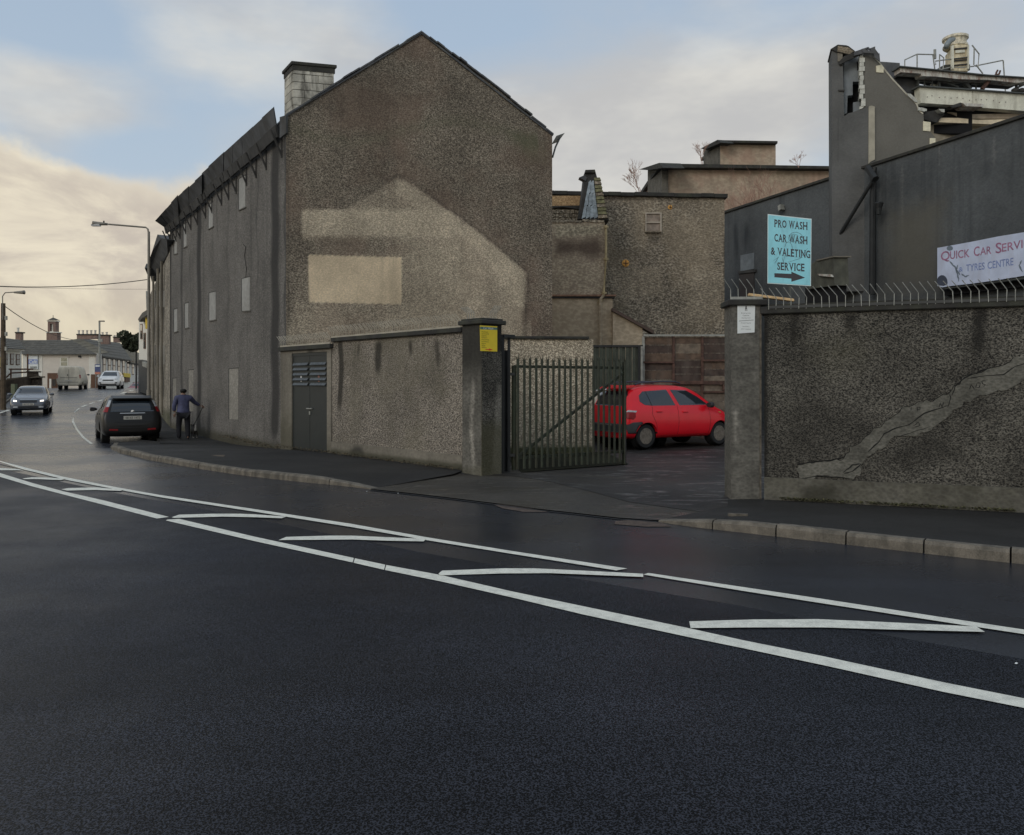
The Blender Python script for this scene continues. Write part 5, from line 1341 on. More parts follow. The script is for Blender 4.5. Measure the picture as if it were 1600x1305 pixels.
# ---------------- loft structure with gantry
def C1(l): return [(1390 + x * 0.1533, 40 + y * 0.1533) for x, y in l]
LF = Plane((P(1407, HY, 27.9).x, 27.9), (P(1600, HY, 28.6).x, 28.6))
ex = 420                                 # continue past the frame
lf = thing('loft_structure', 'cream concrete loft fascia and rusty gantry beam above the dark works wall', 'building', (LF.V(1500, HY).x, LF.V(1500, HY).y, 0))
m_crm = mat('cream_cladding', A(158, 156, 142, 0.30), 0.8, vary=0.1, vscale=2, dirt=A(110, 106, 94, 0.3), dirt_amt=0.5, dscale=3, fine=0.08, fscale=30)
m_rw = mat('flaking_white', A(138, 136, 128, 0.30), 0.8, vary=0.2, vscale=4, dirt=A(92, 66, 54, 0.3), dirt_amt=0.9, dscale=6)
slab(C1([(305, 618), (846, 662), (846, 802), (620, 808), (320, 788), (312, 700)]), LF, 0.3, 'fascia_panel', m_crm, lf, off=0.2)
slab(C1([(852, 663), (1370, 692), (2000, 727), (2000, 905), (1370, 870), (950, 838), (852, 812)]), LF, 0.3, 'fascia_panel', m_crm, lf, off=0.2)
slab(C1([(300, 606), (1370, 682), (2000, 727), (2000, 737), (1370, 692), (300, 618)]), LF, 0.5, 'top_flange', m_pst, lf, off=0.3)
random.seed(2)
for i in range(14):
    x = 375 + i * 62 + random.uniform(-8, 8); yy = 715 + i * 4.6 + random.uniform(-10, 10)
    slab(C1([(x, yy), (x + 6, yy), (x + 6, yy + 8), (x, yy + 8)]), LF, 0.01, 'bolt', m_rst, lf, off=0.215)
beam = slab(C1([(108, 418), (500, 455), (1000, 508), (1370, 530), (2000, 570), (2000, 610), (1370, 575), (1300, 585), (1000, 552), (840, 550), (700, 545), (480, 520), (330, 515), (320, 490), (112, 475)]), LF, 0.35, 'gantry_beam', m_rw, lf, off=0.25)
slab(C1([(108, 408), (500, 446), (1000, 498), (1370, 521), (2000, 560), (2000, 570), (1370, 530), (1000, 508), (500, 455), (108, 418)]), LF, 0.5, 'beam_flange', m_pst, lf, off=0.35)
slab(C1([(112, 476), (320, 492), (480, 522), (840, 552), (1300, 587), (1310, 600), (900, 575), (560, 590), (480, 560), (300, 520), (115, 498)]), LF, 0.5, 'beam_soffit', m_timb, lf, off=-0.05)
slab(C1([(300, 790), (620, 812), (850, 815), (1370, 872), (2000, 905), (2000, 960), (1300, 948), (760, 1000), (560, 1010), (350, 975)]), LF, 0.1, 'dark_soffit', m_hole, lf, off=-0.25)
slab(C1([(600, 880), (820, 905), (1370, 895), (1370, 925), (1290, 948), (800, 950), (700, 935)]), LF, 0.3, 'inner_beam', mat('tan_board', A(120, 110, 96, 0.3), 0.85, vary=0.2, vscale=3), lf, off=-0.1)
slab(C1([(498, 985), (508, 940), (700, 942), (900, 962), (1235, 955), (1150, 985), (1110, 1008)]), LF, 0.3, 'lower_slab', mat('pale_slab', A(160, 148, 126, 0.3), 0.85, vary=0.15, vscale=3), lf, off=0.0)
slab(C1([(750, 790), (960, 800), (955, 828), (780, 822)]), LF, 0.5, 'bracket_plate', m_rw, lf, off=0.5)
slab(C1([(610, 822), (720, 785), (745, 790), (740, 820), (640, 838)]), LF, 0.3, 'bent_plate', m_timb, lf, off=0.4)
slab(C1([(350, 1000), (1100, 1010), (1100, 1400), (300, 1400)]), LF, 0.2, 'back_wall', wallmat('warm_back_wall', A(92, 86, 74, 0.3), A(104, 98, 86, 0.3), 5, streaks=0.3, bump=0.004), lf, off=-0.3)
for pl in ([(350, 955), (360, 880), (430, 870), (520, 850), (560, 905), (480, 990)],):
    slab(C1(pl), LF, 0.3, 'torn_lining', m_timb, lf, off=0.05)
slab(C1([(290, 838), (330, 835), (380, 850), (378, 872), (330, 868), (295, 865)]), LF, 0.2, 'pale_rubble', m_wblk, lf, off=0.15)
slab(C1([(500, 850), (560, 852), (560, 885), (530, 880)]), LF, 0.2, 'pale_rubble', m_wblk, lf, off=0.25)
# struts below the beam
for a, b, r_ in (((285, 520), (290, 610), .05), ((360, 530), (355, 615), .03), ((440, 540), (430, 620), .03), ((500, 560), (505, 625), .05), ((560, 580), (700, 630), .05), ((740, 565), (820, 650), .09), ((880, 560), (880, 655), .03), ((930, 570), (960, 655), .04), ((1290, 590), (1290, 660), .05), ((1290, 640), (1370, 600), .04), ((300, 570), (440, 580), .02), ((620, 600), (860, 570), .03), ((830, 600), (950, 610), .03)):
    MB().tube([LF.V(*C1([a])[0], -0.1), LF.V(*C1([b])[0], -0.1)], r_, 5).build('strut', m_pst, lf)
slab(C1([(435, 550), (500, 555), (500, 620), (435, 615)]), LF, 0.1, 'white_box', m_crm, lf, off=-0.3)
slab(C1([(640, 580), (780, 570), (800, 630), (640, 625)]), LF, 0.3, 'grey_duct', m_pst, lf, off=-0.4)
slab(C1([(530, 545), (840, 560), (800, 600), (560, 590)]), LF, 0.3, 'grey_duct', m_pst, lf, off=-0.2)
for c_ in ((1280, 665, 28), (1345, 668, 24)):
    MB().lathe(LF.V(*C1([(c_[0], c_[1])])[0], 0), [(0.12, -0.03), (0.13, 0.05), (0.05, 0.10)], 10).build('roof_vent', m_timb, lf)
# forked pipe
fp = MB(); a = [LF.V(*C1([p])[0], 0.1) for p in ((940, 650), (1020, 560), (1080, 515))]
fp.tube(a, 0.07, 7); fp.tube([a[2], LF.V(*C1([(1088, 480)])[0], .1), LF.V(*C1([(1102, 455)])[0], .1)], 0.035, 6); fp.tube([a[2], LF.V(*C1([(1118, 492)])[0], .1), LF.V(*C1([(1128, 460)])[0], .1)], 0.035, 6)
fp.build('forked_pipe', m_rst, lf)
# railings
RL = Plane((P(1407, HY, 28.8).x, 28.8), (P(1600, HY, 29.4).x, 29.4))
for path in ([(155, 430), (155, 350), (280, 292), (450, 296)], [(280, 292), (280, 440)], [(450, 296), (442, 300), (460, 440)], [(460, 245), (462, 340)], [(510, 450), (510, 295), (552, 330), (545, 440)], [(470, 400), (468, 362), (640, 340)], [(510, 355), (545, 352)], [(840, 200), (912, 290), (902, 420), (860, 410)], [(862, 235), (858, 400)], [(905, 405), (1150, 355), (1158, 360), (1180, 670)], [(880, 400), (950, 490)], [(500, 455), (640, 420), (700, 430), (860, 415)]):
    pts = [RL.V(*C1([p])[0]) for p in path]
    MB().tube(pts, 0.024 if path[0][0] != 460 else 0.05, 5).build('railing', m_galv, lf)
# dust collector
dc = thing('dust_extractor', 'cream louvred dust extractor with a downturned spout on the roof gantry', 'extractor', (RL.V(1505, HY).x, RL.V(1505, HY).y, EYE + (HY - 112) / F * 29.1))
m_dc = mat('cream_metal', A(168, 158, 132, 0.31), 0.7, vary=0.15, vscale=5, dirt=A(96, 84, 66, 0.3), dirt_amt=0.6, dscale=4)
a = RL.V(*C1([(650, 465)])[0]); b = RL.V(*C1([(805, 465)])[0]); tp = RL.V(*C1([(650, 195)])[0])
H_ = tp.z - a.z; bw = (b - a)
MB().obox(a, bw, -RL.n * 0.95 + RL.u * 0.35, up * H_).build('body', m_dc, dc, bevel=0.02)
for yy0, yy1 in ((225, 240), (345, 358), (392, 404)):
    slab(C1([(665, yy0 + 6), (790, yy0 - 6), (790, yy1 - 6), (665, yy1 + 6)]), RL, 0.05, 'louvre', m_timb, dc, off=0.05)
fr = [(672, 252), (768, 246), (768, 272), (674, 280)]
slab(C1(fr), RL, 0.04, 'hatch', m_crm, dc, off=0.05)
slab(C1([(640, 200), (655, 200), (655, 440), (642, 440)]), RL, 0.1, 'corner_post', m_crm, dc, off=0.08)
slab(C1([(798, 195), (812, 195), (812, 440), (798, 440)]), RL, 0.1, 'corner_post', m_crm, dc, off=0.08)
slab(C1([(640, 335), (810, 315), (810, 323), (640, 343)]), RL, 0.1, 'band', m_pst, dc, off=0.06)
hc = RL.V(*C1([(745, 195)])[0]) - RL.n * 0.4
MB().lathe(hc, [(0.36, 0.0), (0.42, 0.05), (0.42, 0.12), (0.36, 0.15), (0.38, 0.3), (0.44, 0.34), (0.44, 0.42), (0.36, 0.46)], 16).build('fan_housing', mat('mottled_metal', A(150, 144, 128, 0.31), 0.7, vary=0.4, vscale=9), dc, smooth=False)
sp_ = [RL.V(*C1([p])[0], -0.2) for p in ((690, 140), (650, 142), (615, 158), (588, 188), (575, 228))]
MB().tube(sp_, 0.12, 9, 0.09).build('spout', mat('grey_duct_metal', A(90, 96, 98, 0.3), 0.5, metal=0.2), dc, smooth=True)
for px, w_ in ((530, 30), (560, 60), (600, 40), (700, 90), (760, 60)):
    slab(C1([(px, 455), (px, 430 - w_ * 0.5), (px + w_, 420 - w_ * 0.4), (px + w_, 455)]), RL, 0.4, 'base_frame', m_pst, dc, off=-0.3)

# ---------------- tyre-centre banner
QS = Plane(DW.V(1465, 420, 0.5).xy, DW.V(1600, 400, 0.5).xy)
qs = thing('tyre_centre_sign', 'torn pale blue service and tyres banner board on the dark works wall', 'sign', (QS.V(1530, HY).x, QS.V(1530, HY).y, 0))
m_ban = mat('banner_pale_blue', A(172, 180, 198, 0.36), 0.6, vary=0.1, vscale=2, dirt=A(140, 140, 150, 0.36), dirt_amt=0.4, dscale=3)
tops_ = [(1464.5, 387.5), (1490, 383), (1520, 377.5), (1560, 369.5), (1600, 363), (1680, 348)]
bots_ = [(1680, 415), (1600, 431), (1560, 437.5), (1520, 443), (1485, 447), (1472, 449), (1464.5, 447)]
slab(tops_ + bots_, QS, 0.04, 'board', m_ban, qs)
m_br = mat('faded_maroon', A(122, 84, 104, 0.36), 0.7, vary=0.25, vscale=8); m_bb = mat('faded_blue', A(96, 108, 142, 0.36), 0.7, vary=0.25, vscale=8)
def qtext(s_, x0, x1, y0, y1, hpx, m_, nm='lettering', bold=0.01):
    a, b = QS.V(x0, y0, 0.004), QS.V(x1, y1, 0.004)
    text(s_, (a + b) / 2, b - a, (0, 0, 1), (b - a).length, hpx / F * a.y, m_, qs, bold=bold)
qtext('Q', 1470, 1484, 402, 400, 17, m_br); qtext('UICK', 1484.5, 1515, 399, 395.5, 12.5, m_br)
qtext('C', 1521.5, 1530.5, 393.6, 392, 15, m_br); qtext('AR', 1531.5, 1549, 393, 390.5, 12, m_br)
qtext('S', 1555.5, 1565, 388, 387, 16.5, m_br); qtext('ERVICE', 1565.5, 1621, 387.5, 376.5, 13, m_br)
qtext('&', 1498, 1504.5, 421.5, 420.5, 7, m_bb)
qtext('TYRES', 1509.5, 1538.5, 419, 415.5, 11, m_bb); qtext('CENTRE', 1543, 1583.5, 415, 408.5, 11.5, m_bb)
slab(curve_px(1472, 441, 8.5, 11, 170, -20, 10) + [(1474, 447), (1465, 446)], QS, 0.002, 'tyre_print', mat('print_dark', A(50, 54, 64, 0.36), 0.8), qs, off=0.003)
slab(curve_px(1484, 388, 5, 4, 0, 360, 10), QS, 0.002, 'torn_print', mat('print_grey', A(84, 92, 100, 0.36), 0.8), qs, off=0.003)
for path in ([(1484, 409), (1492, 417), (1496, 428), (1498, 440)], [(1496, 414), (1494, 422), (1500, 430)], [(1502, 428), (1508, 432), (1514, 430)], [(1596, 407), (1593, 415), (1598, 425)]):
    scratch(path, 0.05, 'tear', MATS['print_grey'], qs, off=0.004, plane=QS)
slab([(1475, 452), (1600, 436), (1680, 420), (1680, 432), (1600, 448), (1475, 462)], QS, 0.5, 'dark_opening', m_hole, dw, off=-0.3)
slab([(1475, 447), (1600, 430), (1680, 414), (1680, 420), (1600, 436), (1475, 452)], QS, 0.3, 'shelf', m_pst, dw, off=-0.05)

# collapsed shed between
CS = Plane((P(1262, HY, 24).x, 24), (P(1306, HY, 22).x, 22))
cs = thing('collapsed_shed', 'sagging dark shed roof beside the turquoise board, against the works wall', 'shed', (CS.V(1285, HY).x, CS.V(1285, HY).y, 0))
m_cs = mat('sagging_felt', A(58, 58, 50, 0.3), 0.9, vary=0.3, vscale=3, dirt=A(40, 40, 36, 0.3))
slab([(1262, 418), (1275, 407), (1302, 401), (1304, 446), (1262, 452)], CS, 0.4, 'roof_panel', m_cs, cs)
slab([(1275, 406), (1302, 400), (1302, 402), (1276, 408)], CS, 0.5, 'roof_edge', m_plain, cs, off=0.03)
slab([(1277, 428), (1297, 429), (1300, 433), (1280, 431)], CS, 0.2, 'broken_board', m_rw, cs, off=0.06)
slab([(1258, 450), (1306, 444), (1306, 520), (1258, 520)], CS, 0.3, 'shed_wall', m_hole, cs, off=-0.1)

# ================================================================== far tan warehouse
TB = Plane((P(1034, HY, 56).x, 56), (P(1320, HY, 56).x, 56))
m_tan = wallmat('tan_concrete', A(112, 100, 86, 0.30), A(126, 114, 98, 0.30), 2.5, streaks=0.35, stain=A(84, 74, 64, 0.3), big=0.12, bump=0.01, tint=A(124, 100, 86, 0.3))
tb = thing('tan_warehouse', 'far flat-roofed tan concrete warehouse with a smaller rooftop block', 'building', TB.at(5, 0))
slab([(1034, 262), (1330, 266), (1330, 620), (1034, 620)], TB, 12, 'main_wall', m_tan, tb)
LS_ = Plane((P(1010, HY, 60).x, 60), (P(1034.5, HY, 56).x, 56))
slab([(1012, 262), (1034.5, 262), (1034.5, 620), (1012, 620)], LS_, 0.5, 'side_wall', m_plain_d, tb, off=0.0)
slab([(1030, 255.5), (1330, 260), (1330, 264), (1030, 261.5)], TB, 12, 'roof_slab', m_cop, tb, off=0.6)
slab([(998, 265), (1030, 254.5), (1036, 262), (1012, 266)], LS_, 1.5, 'roof_slab', m_cop, tb, off=0.6)
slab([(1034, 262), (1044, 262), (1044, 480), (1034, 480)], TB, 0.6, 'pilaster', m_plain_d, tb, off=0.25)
UB = Plane((P(1126, HY, 60).x, 60), (P(1213, HY, 60).x, 60)); UL = Plane((P(1099, HY, 63).x, 63), (P(1126.5, HY, 60).x, 60))
slab([(1126, 224), (1212, 225), (1212, 262), (1126, 262)], UB, 5, 'rooftop_wall', m_tan, tb)
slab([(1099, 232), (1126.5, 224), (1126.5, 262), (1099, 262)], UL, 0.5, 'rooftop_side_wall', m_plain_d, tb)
slab([(1120, 219), (1215, 220.5), (1215, 224), (1120, 222.5)], UB, 5, 'rooftop_slab', m_cop, tb, off=0.5)
slab([(1095, 232), (1121, 218.5), (1127, 223), (1100, 234)], UL, 1.0, 'rooftop_slab', m_cop, tb, off=0.5)

# bare shrubs
def bare_shrub(name, label, base, h, spread, n_, m, group=None, r0=0.03, lean=(0, 0)):
    t_ = thing(name, label, 'shrub', base)
    k = MB(); st = MB()
    def grow(p, d, l, r, lv, kk):
        q = p + d * l
        mid = p.lerp(q, 0.5) + Vector((random.uniform(-1, 1), random.uniform(-1, 1), random.uniform(-1, 1))) * l * 0.08
        kk.tube([p, mid, q], r, 4 if lv < 2 else 3, r * 0.6, cap=False)
        if lv < 5:
            for _ in range(random.choice((2, 3)) if lv < 3 else 2):
                dd = (d + Vector((random.uniform(-1, 1), random.uniform(-.5, .5), random.uniform(-.4, .8))) * spread).normalized()
                grow(p.lerp(q, random.uniform(0.5, 1)), dd, l * random.uniform(0.55, 0.85), max(0.006, r * 0.6), lv + 1, k)
    for i in range(n_):
        d = Vector((random.uniform(-spread, spread) + lean[0], random.uniform(-.3, .3), 1)).normalized()
        grow(Vector(base) + Vector((random.uniform(-.2, .2) * h * 0.3, 0, 0)), d, h * 0.35, r0, 0, st if i < n_ else k)
    st.build('stem', m, t_, recalc=False); k.build('twig', m, t_, recalc=False)
    return t_
m_twig = mat('reddish_twigs', A(112, 88, 76, 0.3), 0.9, vary=0.2)
random.seed(21)
q = P(1185, 345, 50); bare_shrub('creeper', 'leafless reddish creeper spreading on the tan warehouse wall', (q.x, 50, q.z - 1.5), 4.6, 0.7, 9, m_twig, r0=0.035)
q = P(1003, 318, 34); bare_shrub('bare_shrub', 'bare twiggy shrub sprouting behind the stone store coping, left of the warehouse', (q.x, 34, q.z), 2.0, 0.6, 2, m_twig, r0=0.02, lean=(-0.3, 0))
q = P(1096, 258, 58); bare_shrub('bare_shrub', 'tiny bare shrub on the warehouse roof beside the rooftop block', (q.x, 58, q.z), 1.7, 0.6, 3, m_twig, r0=0.02, lean=(-0.3, 0))
q = P(1248, 262, 54); bare_shrub('bare_shrub', 'low bare sprigs on the warehouse roof right of the rooftop block', (q.x, 54, q.z), 1.1, 0.8, 3, m_twig, r0=0.018)
# ================================================================== vehicles
def bake(verts, faces, level, cutters=None):
    """subdivide a cage, cut wheel arches, return mesh"""
    me = bpy.data.meshes.new('cage'); me.from_pydata(verts, [], faces)
    bm = bmesh.new(); bm.from_mesh(me); bmesh.ops.remove_doubles(bm, verts=bm.verts, dist=1e-5); bmesh.ops.recalc_face_normals(bm, faces=bm.faces); bm.to_mesh(me); bm.free()
    ob = bpy.data.objects.new('cage', me); COL.objects.link(ob)
    m = ob.modifiers.new('s', 'SUBSURF'); m.levels = level; m.render_levels = level
    cobs = []
    for (cv, cf) in (cutters or []):
        cm_ = bpy.data.meshes.new('cut'); cm_.from_pydata(cv, [], cf)
        bm = bmesh.new(); bm.from_mesh(cm_); bmesh.ops.recalc_face_normals(bm, faces=bm.faces); bm.to_mesh(cm_); bm.free()
        co = bpy.data.objects.new('cut', cm_); COL.objects.link(co); cobs.append(co)
        b = ob.modifiers.new('b', 'BOOLEAN'); b.operation = 'DIFFERENCE'; b.object = co; b.solver = 'EXACT'
    dg = bpy.context.evaluated_depsgraph_get(); dg.update()
    out = bpy.data.meshes.new_from_object(ob.evaluated_get(dg))
    for o in cobs + [ob]:
        mm = o.data; bpy.data.objects.remove(o); bpy.data.meshes.remove(mm)
    return out
def cyl_data(x, z, r, y0, y1, n=28):
    k = MB(); k.lathe((x, 0, z), [(r, y0), (r, y1)], n, 'Y')
    return [tuple(v) for v in k.v], k.f

m_glass = mat('car_glass', (0.016, 0.022, 0.028, 1), 0.03, spec=0.8, vary=0, coat=0.2)
m_tyre = mat('tyre_rubber', (0.013, 0.013, 0.013, 1), 0.75, vary=0.2, vscale=20)
m_rim = mat('steel_rim', (0.16, 0.16, 0.155, 1), 0.45, metal=0.6, vary=0.25, vscale=12)
m_rimd = mat('rusty_steel_rim', (0.20, 0.17, 0.135, 1), 0.65, metal=0.3, vary=0.3, vscale=20)
m_trim = mat('black_plastic_trim', (0.02, 0.02, 0.021, 1), 0.55, vary=0.1)
m_bump = mat('grey_plastic_bumper', (0.052, 0.054, 0.055, 1), 0.55, vary=0.15)
m_lens_r = mat('red_lens', (0.24, 0.008, 0.010, 1), 0.4, spec=0.3, coat=0.0, vary=0.1)
m_lens_c = mat('clear_lens', (0.42, 0.43, 0.43, 1), 0.12, coat=0.8, vary=0.15, vscale=30)
m_lens_o = mat('amber_lens', (0.55, 0.20, 0.03, 1), 0.2, coat=0.6, vary=0)
m_plate = mat('plate_white', (0.52, 0.50, 0.44, 1), 0.4, vary=0)
m_chrome = mat('chrome', (0.6, 0.6, 0.6, 1), 0.15, metal=1.0, vary=0)
m_seam = mat('panel_gap', (0.006, 0.006, 0.006, 1), 0.8, vary=0)
m_arch = mat('arch_liner', (0.008, 0.008, 0.008, 1), 0.95, vary=0)

class Car:
    """st rows: x, z_bottom, z_belt, z_top, half width at belt, half width at roof edge"""
    def __init__(s, name, label, st, paint, wb, wr, track, loc, rz, group=None, rim=None, ww=0.19, cat='car', extra_low=0.0):
        s.t = thing(name, label, cat, (0, 0, 0), 0, group)
        s.paint = paint
        vs_, fs_ = [], []
        NP = 9
        for (x, zb, zbelt, zt, w_, wr_) in st:
            half = [(0, zb), (w_ * 0.72, zb), (w_ * 0.95, zb + 0.05), (w_ * 1.0, zb + (zbelt - zb) * 0.42), (w_ * 0.985, zb + (zbelt - zb) * 0.82), (w_ * 0.93, zbelt), (wr_, zt - 0.06 * min(1, (zt - zbelt) / 0.3)), (wr_ * 0.8, zt - 0.008), (0, zt)]
            ring = [(x, y, z) for y, z in half] + [(x, -y, z) for y, z in half[1:-1][::-1]]
            vs_ += ring
        n = 2 * NP - 2
        for i in range(len(st) - 1):
            for k in range(n):
                k2 = (k + 1) % n
                fs_.append((i * n + k, i * n + k2, (i + 1) * n + k2, (i + 1) * n + k))
        for base in (0, (len(st) - 1) * n):
            for k in range(NP - 1):
                a, b = base + k, base + k + 1
                c, d = base + (n - k - 1) % n, base + (n - k) % n
                if k == 0: fs_.append((a, b, base + n - 1))
                elif k == NP - 2: fs_.append((a, b, base + n - k))
                else: fs_.append((a, b, c, d))
        arches = []
        for x in wb:
            for sg in (1, -1):
                y0, y1 = sorted((sg * (track - ww - 0.06), sg * 1.2))
                arches.append(cyl_data(x, wr, wr * 1.14, y0, y1))
        me = bake(vs_, fs_, 2, arches)
        me.name = 'body'
        s.bvh = BVHTree.FromPolygons([v.co for v in me.vertices], [tuple(p.vertices) for p in me.polygons])
        me.materials.clear(); me.shade_smooth()
        try: me.set_sharp_from_angle(angle=R(38))
        except Exception: pass
        o = bpy.data.objects.new('body', me); COL.objects.link(o); me.materials.append(paint); o.parent = s.t
        for x in wb:
            for sg in (1, -1):
                k = MB(); k.lathe((x, 0, wr), [(wr * 1.13, sg * (track - ww - 0.05)), (wr * 1.13, sg * (track - 0.03))][::1], 28, 'Y')
                k.f = [f for f in k.f if len(f) == 4] + [tuple(range(28))]
                k.build('arch_liner', m_arch, s.t, recalc=False)
                wl = s.wheel(x, sg, wr, track, ww, rim or m_rim)
        s.loc, s.rz = loc, rz
    def wheel(s, x, sg, r, track, ww, rim):
        e = MB(); yo = sg * track; yi = sg * (track - ww)
        e.lathe((x, 0, r), [(r * 0.66, yi), (r * 0.93, yi), (r, yi + sg * 0.03), (r, yo - sg * 0.03), (r * 0.94, yo), (r * 0.68, yo), (r * 0.66, yo - sg * 0.02)], 28, 'Y')
        w_ = e.build('wheel', m_tyre, s.t, smooth=False)
        k = MB(); k.lathe((x, 0, r), [(r * 0.70, yo - sg * 0.004), (r * 0.66, yo - sg * 0.004), (r * 0.60, yo - sg * 0.03), (r * 0.50, yo - sg * 0.045), (r * 0.30, yo - sg * 0.02), (r * 0.16, yo - sg * 0.015), (r * 0.14, yo + sg * 0.0)], 24, 'Y')
        k.build('rim', rim, w_)
        h = MB()
        for i in range(8):
            a = 2 * math.pi * i / 8
            c = Vector((x + math.cos(a) * r * 0.43, yo - sg * 0.022, r + math.sin(a) * r * 0.43))
            h.box(c, (r * 0.12, 0.03, r * 0.12))
        h.build('rim_hole', m_arch, w_)
        return w_
    def hit(s, a, b, axis, sign):
        """a, b are in-plane coordinates"""
        if axis == 'y': o = Vector((a, sign * 3, b)); d = Vector((0, -sign, 0))
        elif axis == 'x': o = Vector((sign * 6, a, b)); d = Vector((-sign, 0, 0))
        else: o = Vector((a, b, 4)); d = Vector((0, 0, -1))
        h = s.bvh.ray_cast(o, d)
        return (h[0], h[1]) if h[0] is not None else (None, None)
    def panel(s, poly, axis, sign, m, name, off=0.004, nr=7, nc=8, parent=None, smooth=True, label=None):
        zs = sorted(set([p[1] for p in poly] + list(np.linspace(min(p[1] for p in poly) + 1e-4, max(p[1] for p in poly) - 1e-4, nr))))
        rows = []
        n = len(poly)
        for z in zs:
            z_ = min(max(z, zs[0] + 1e-4), zs[-1] - 1e-4)
            xs_ = []
            for i in range(n):
                (x0, z0), (x1, z1) = poly[i], poly[(i + 1) % n]
                if (z0 > z_) != (z1 > z_): xs_.append(x0 + (x1 - x0) * (z_ - z0) / (z1 - z0))
            if len(xs_) < 2: continue
            a, b = min(xs_), max(xs_); row = []
            for j in range(nc + 1):
                p, nn = s.hit(a + (b - a) * j / nc, z_, axis, sign)
                if p is None: row.append(None); continue
                row.append(p + nn * (off if nn.dot(Vector((0, sign, 0)) if axis == 'y' else Vector((sign, 0, 0)) if axis == 'x' else Vector((0, 0, 1))) > 0 else -off))
            rows.append(row)
        k = MB(); idx = {}
        for i, rw_ in enumerate(rows):
            for j, p in enumerate(rw_):
                if p is not None: idx[i, j] = len(k.v); k.v.append(p)
        for i in range(len(rows) - 1):
            for j in range(nc):
                q = [(i, j), (i, j + 1), (i + 1, j + 1), (i + 1, j)]
                if all(t_ in idx for t_ in q): k.f.append(tuple(idx[t_] for t_ in q))
        if not k.f: return None
        o = k.build(name, m, parent or s.t, recalc=True, smooth=smooth, label=label)
        return o
    def seam(s, pts, axis, sign, w_=0.008, m=None, name='panel_gap', parent=None, off=0.003):
        pp = []
        for (a0, b0), (a1, b1) in zip(pts, pts[1:]):
            for t in np.linspace(0, 1, 7)[:-1]: pp.append((a0 + (a1 - a0) * t, b0 + (b1 - b0) * t))
        pp.append(pts[-1]); L, Rr = [], []
        for i, p in enumerate(pp):
            q0, q1 = pp[max(i - 1, 0)], pp[min(i + 1, len(pp) - 1)]
            tx, tz = q1[0] - q0[0], q1[1] - q0[1]; l = math.hypot(tx, tz); nx, nz = -tz / l * w_ / 2, tx / l * w_ / 2
            h0, n0 = s.hit(p[0] + nx, p[1] + nz, axis, sign); h1, n1 = s.hit(p[0] - nx, p[1] - nz, axis, sign)
            if h0 is None or h1 is None: continue
            L.append(h0 + n0 * off); Rr.append(h1 + n1 * off)
        if len(L) < 2: return
        k = MB(); m_ = len(L); k.add(L + Rr, [(i, i + 1, m_ + i + 1, m_ + i) for i in range(m_ - 1)])
        return k.build(name, m or m_seam, parent or s.t, recalc=False)
    def both(s, f): f(1); f(-1)
    def mirror(s, x, z, w_, m=None, cap=None):
        for sg in (1, -1):
            k = MB(); k.lathe((x, 0, z), [(0.02, sg * (w_ - 0.06)), (0.07, sg * (w_ + 0.02)), (0.085, sg * (w_ + 0.08)), (0.08, sg * (w_ + 0.15)), (0.04, sg * (w_ + 0.17))], 10, 'Y')
            k.v = [Vector((x + (v.x - x) * 0.8, v.y, z + (v.z - z) * 0.85)) for v in k.v]
            mo = k.build('door_mirror', m or m_trim, s.t, smooth=True)
            MB().box((x - 0.062, sg * (w_ + 0.085), z), (0.012, 0.13, 0.10)).build('mirror_glass', m_trim, mo)
    def plate(s, x, z, sign, w_=0.50, txt=None):
        h, n_ = s.hit(0, z, 'x', sign)
        px_ = h.x + sign * 0.012
        p = MB().box((px_, 0, z), (0.012, w_, 0.11)).build('number_plate', m_plate, s.t)
        if txt: text(txt, (px_ + sign * 0.008, 0, z), (0, -1 * -sign, 0) if sign < 0 else (0, 1, 0), (0, 0, 1), w_ * 0.78, 0.065, m_seam, p)
        return p
    def done(s):
        s.t.location = s.loc; s.t.rotation_euler = (0, 0, s.rz)
        return s.t

def front_angle(x0, y0, x1, y1): return math.atan2(y1 - y0, x1 - x0)

# ---------------- red hatchback in the yard (rear to the left, nose to the right and away)
m_redp = mat('red_paint', (0.80, 0.010, 0.022, 1), 0.30, coat=0.35, spec=0.35, vary=0.04)
L = 1.80
st = [(-1.80, 0.34, 0.50, 0.54, 0.60, 0.50), (-1.765, 0.26, 0.60, 0.70, 0.72, 0.60), (-1.70, 0.22, 0.86, 0.96, 0.78, 0.66), (-1.60, 0.21, 0.93, 1.24, 0.80, 0.60), (-1.42, 0.20, 0.95, 1.43, 0.82, 0.58), (-1.15, 0.20, 0.95, 1.485, 0.83, 0.585), (-0.6, 0.20, 0.94, 1.505, 0.83, 0.60), (0.0, 0.20, 0.92, 1.50, 0.83, 0.60), (0.38, 0.20, 0.91, 1.455, 0.83, 0.59), (0.70, 0.20, 0.90, 1.30, 0.83, 0.61), (0.98, 0.20, 0.90, 1.10, 0.82, 0.63), (1.16, 0.20, 0.88, 0.985, 0.82, 0.62), (1.40, 0.20, 0.82, 0.90, 0.80, 0.56), (1.60, 0.20, 0.72, 0.79, 0.76, 0.52), (1.74, 0.22, 0.58, 0.64, 0.66, 0.46), (1.80, 0.30, 0.46, 0.50, 0.54, 0.40)]
yaw = R(30.5)
pr = P(1008, HY, 18.95)
rear_w = Vector((pr.x, 18.95, 0))          # near-side rear wheel contact
c_, s_ = math.cos(yaw), math.sin(yaw)
off_local = Vector((-1.17, -0.72, 0))
off_w = Vector((off_local.x * c_ - off_local.y * s_, off_local.x * s_ + off_local.y * c_, 0))
loc = rear_w - off_w + Vector((0, 0, 0.05))
rc = Car('parked_car', 'small red hatchback with grey bumpers parked in the yard beyond the open gate', st, m_redp, (-1.17, 1.20), 0.285, 0.76, loc, yaw, rim=m_rimd, ww=0.17)
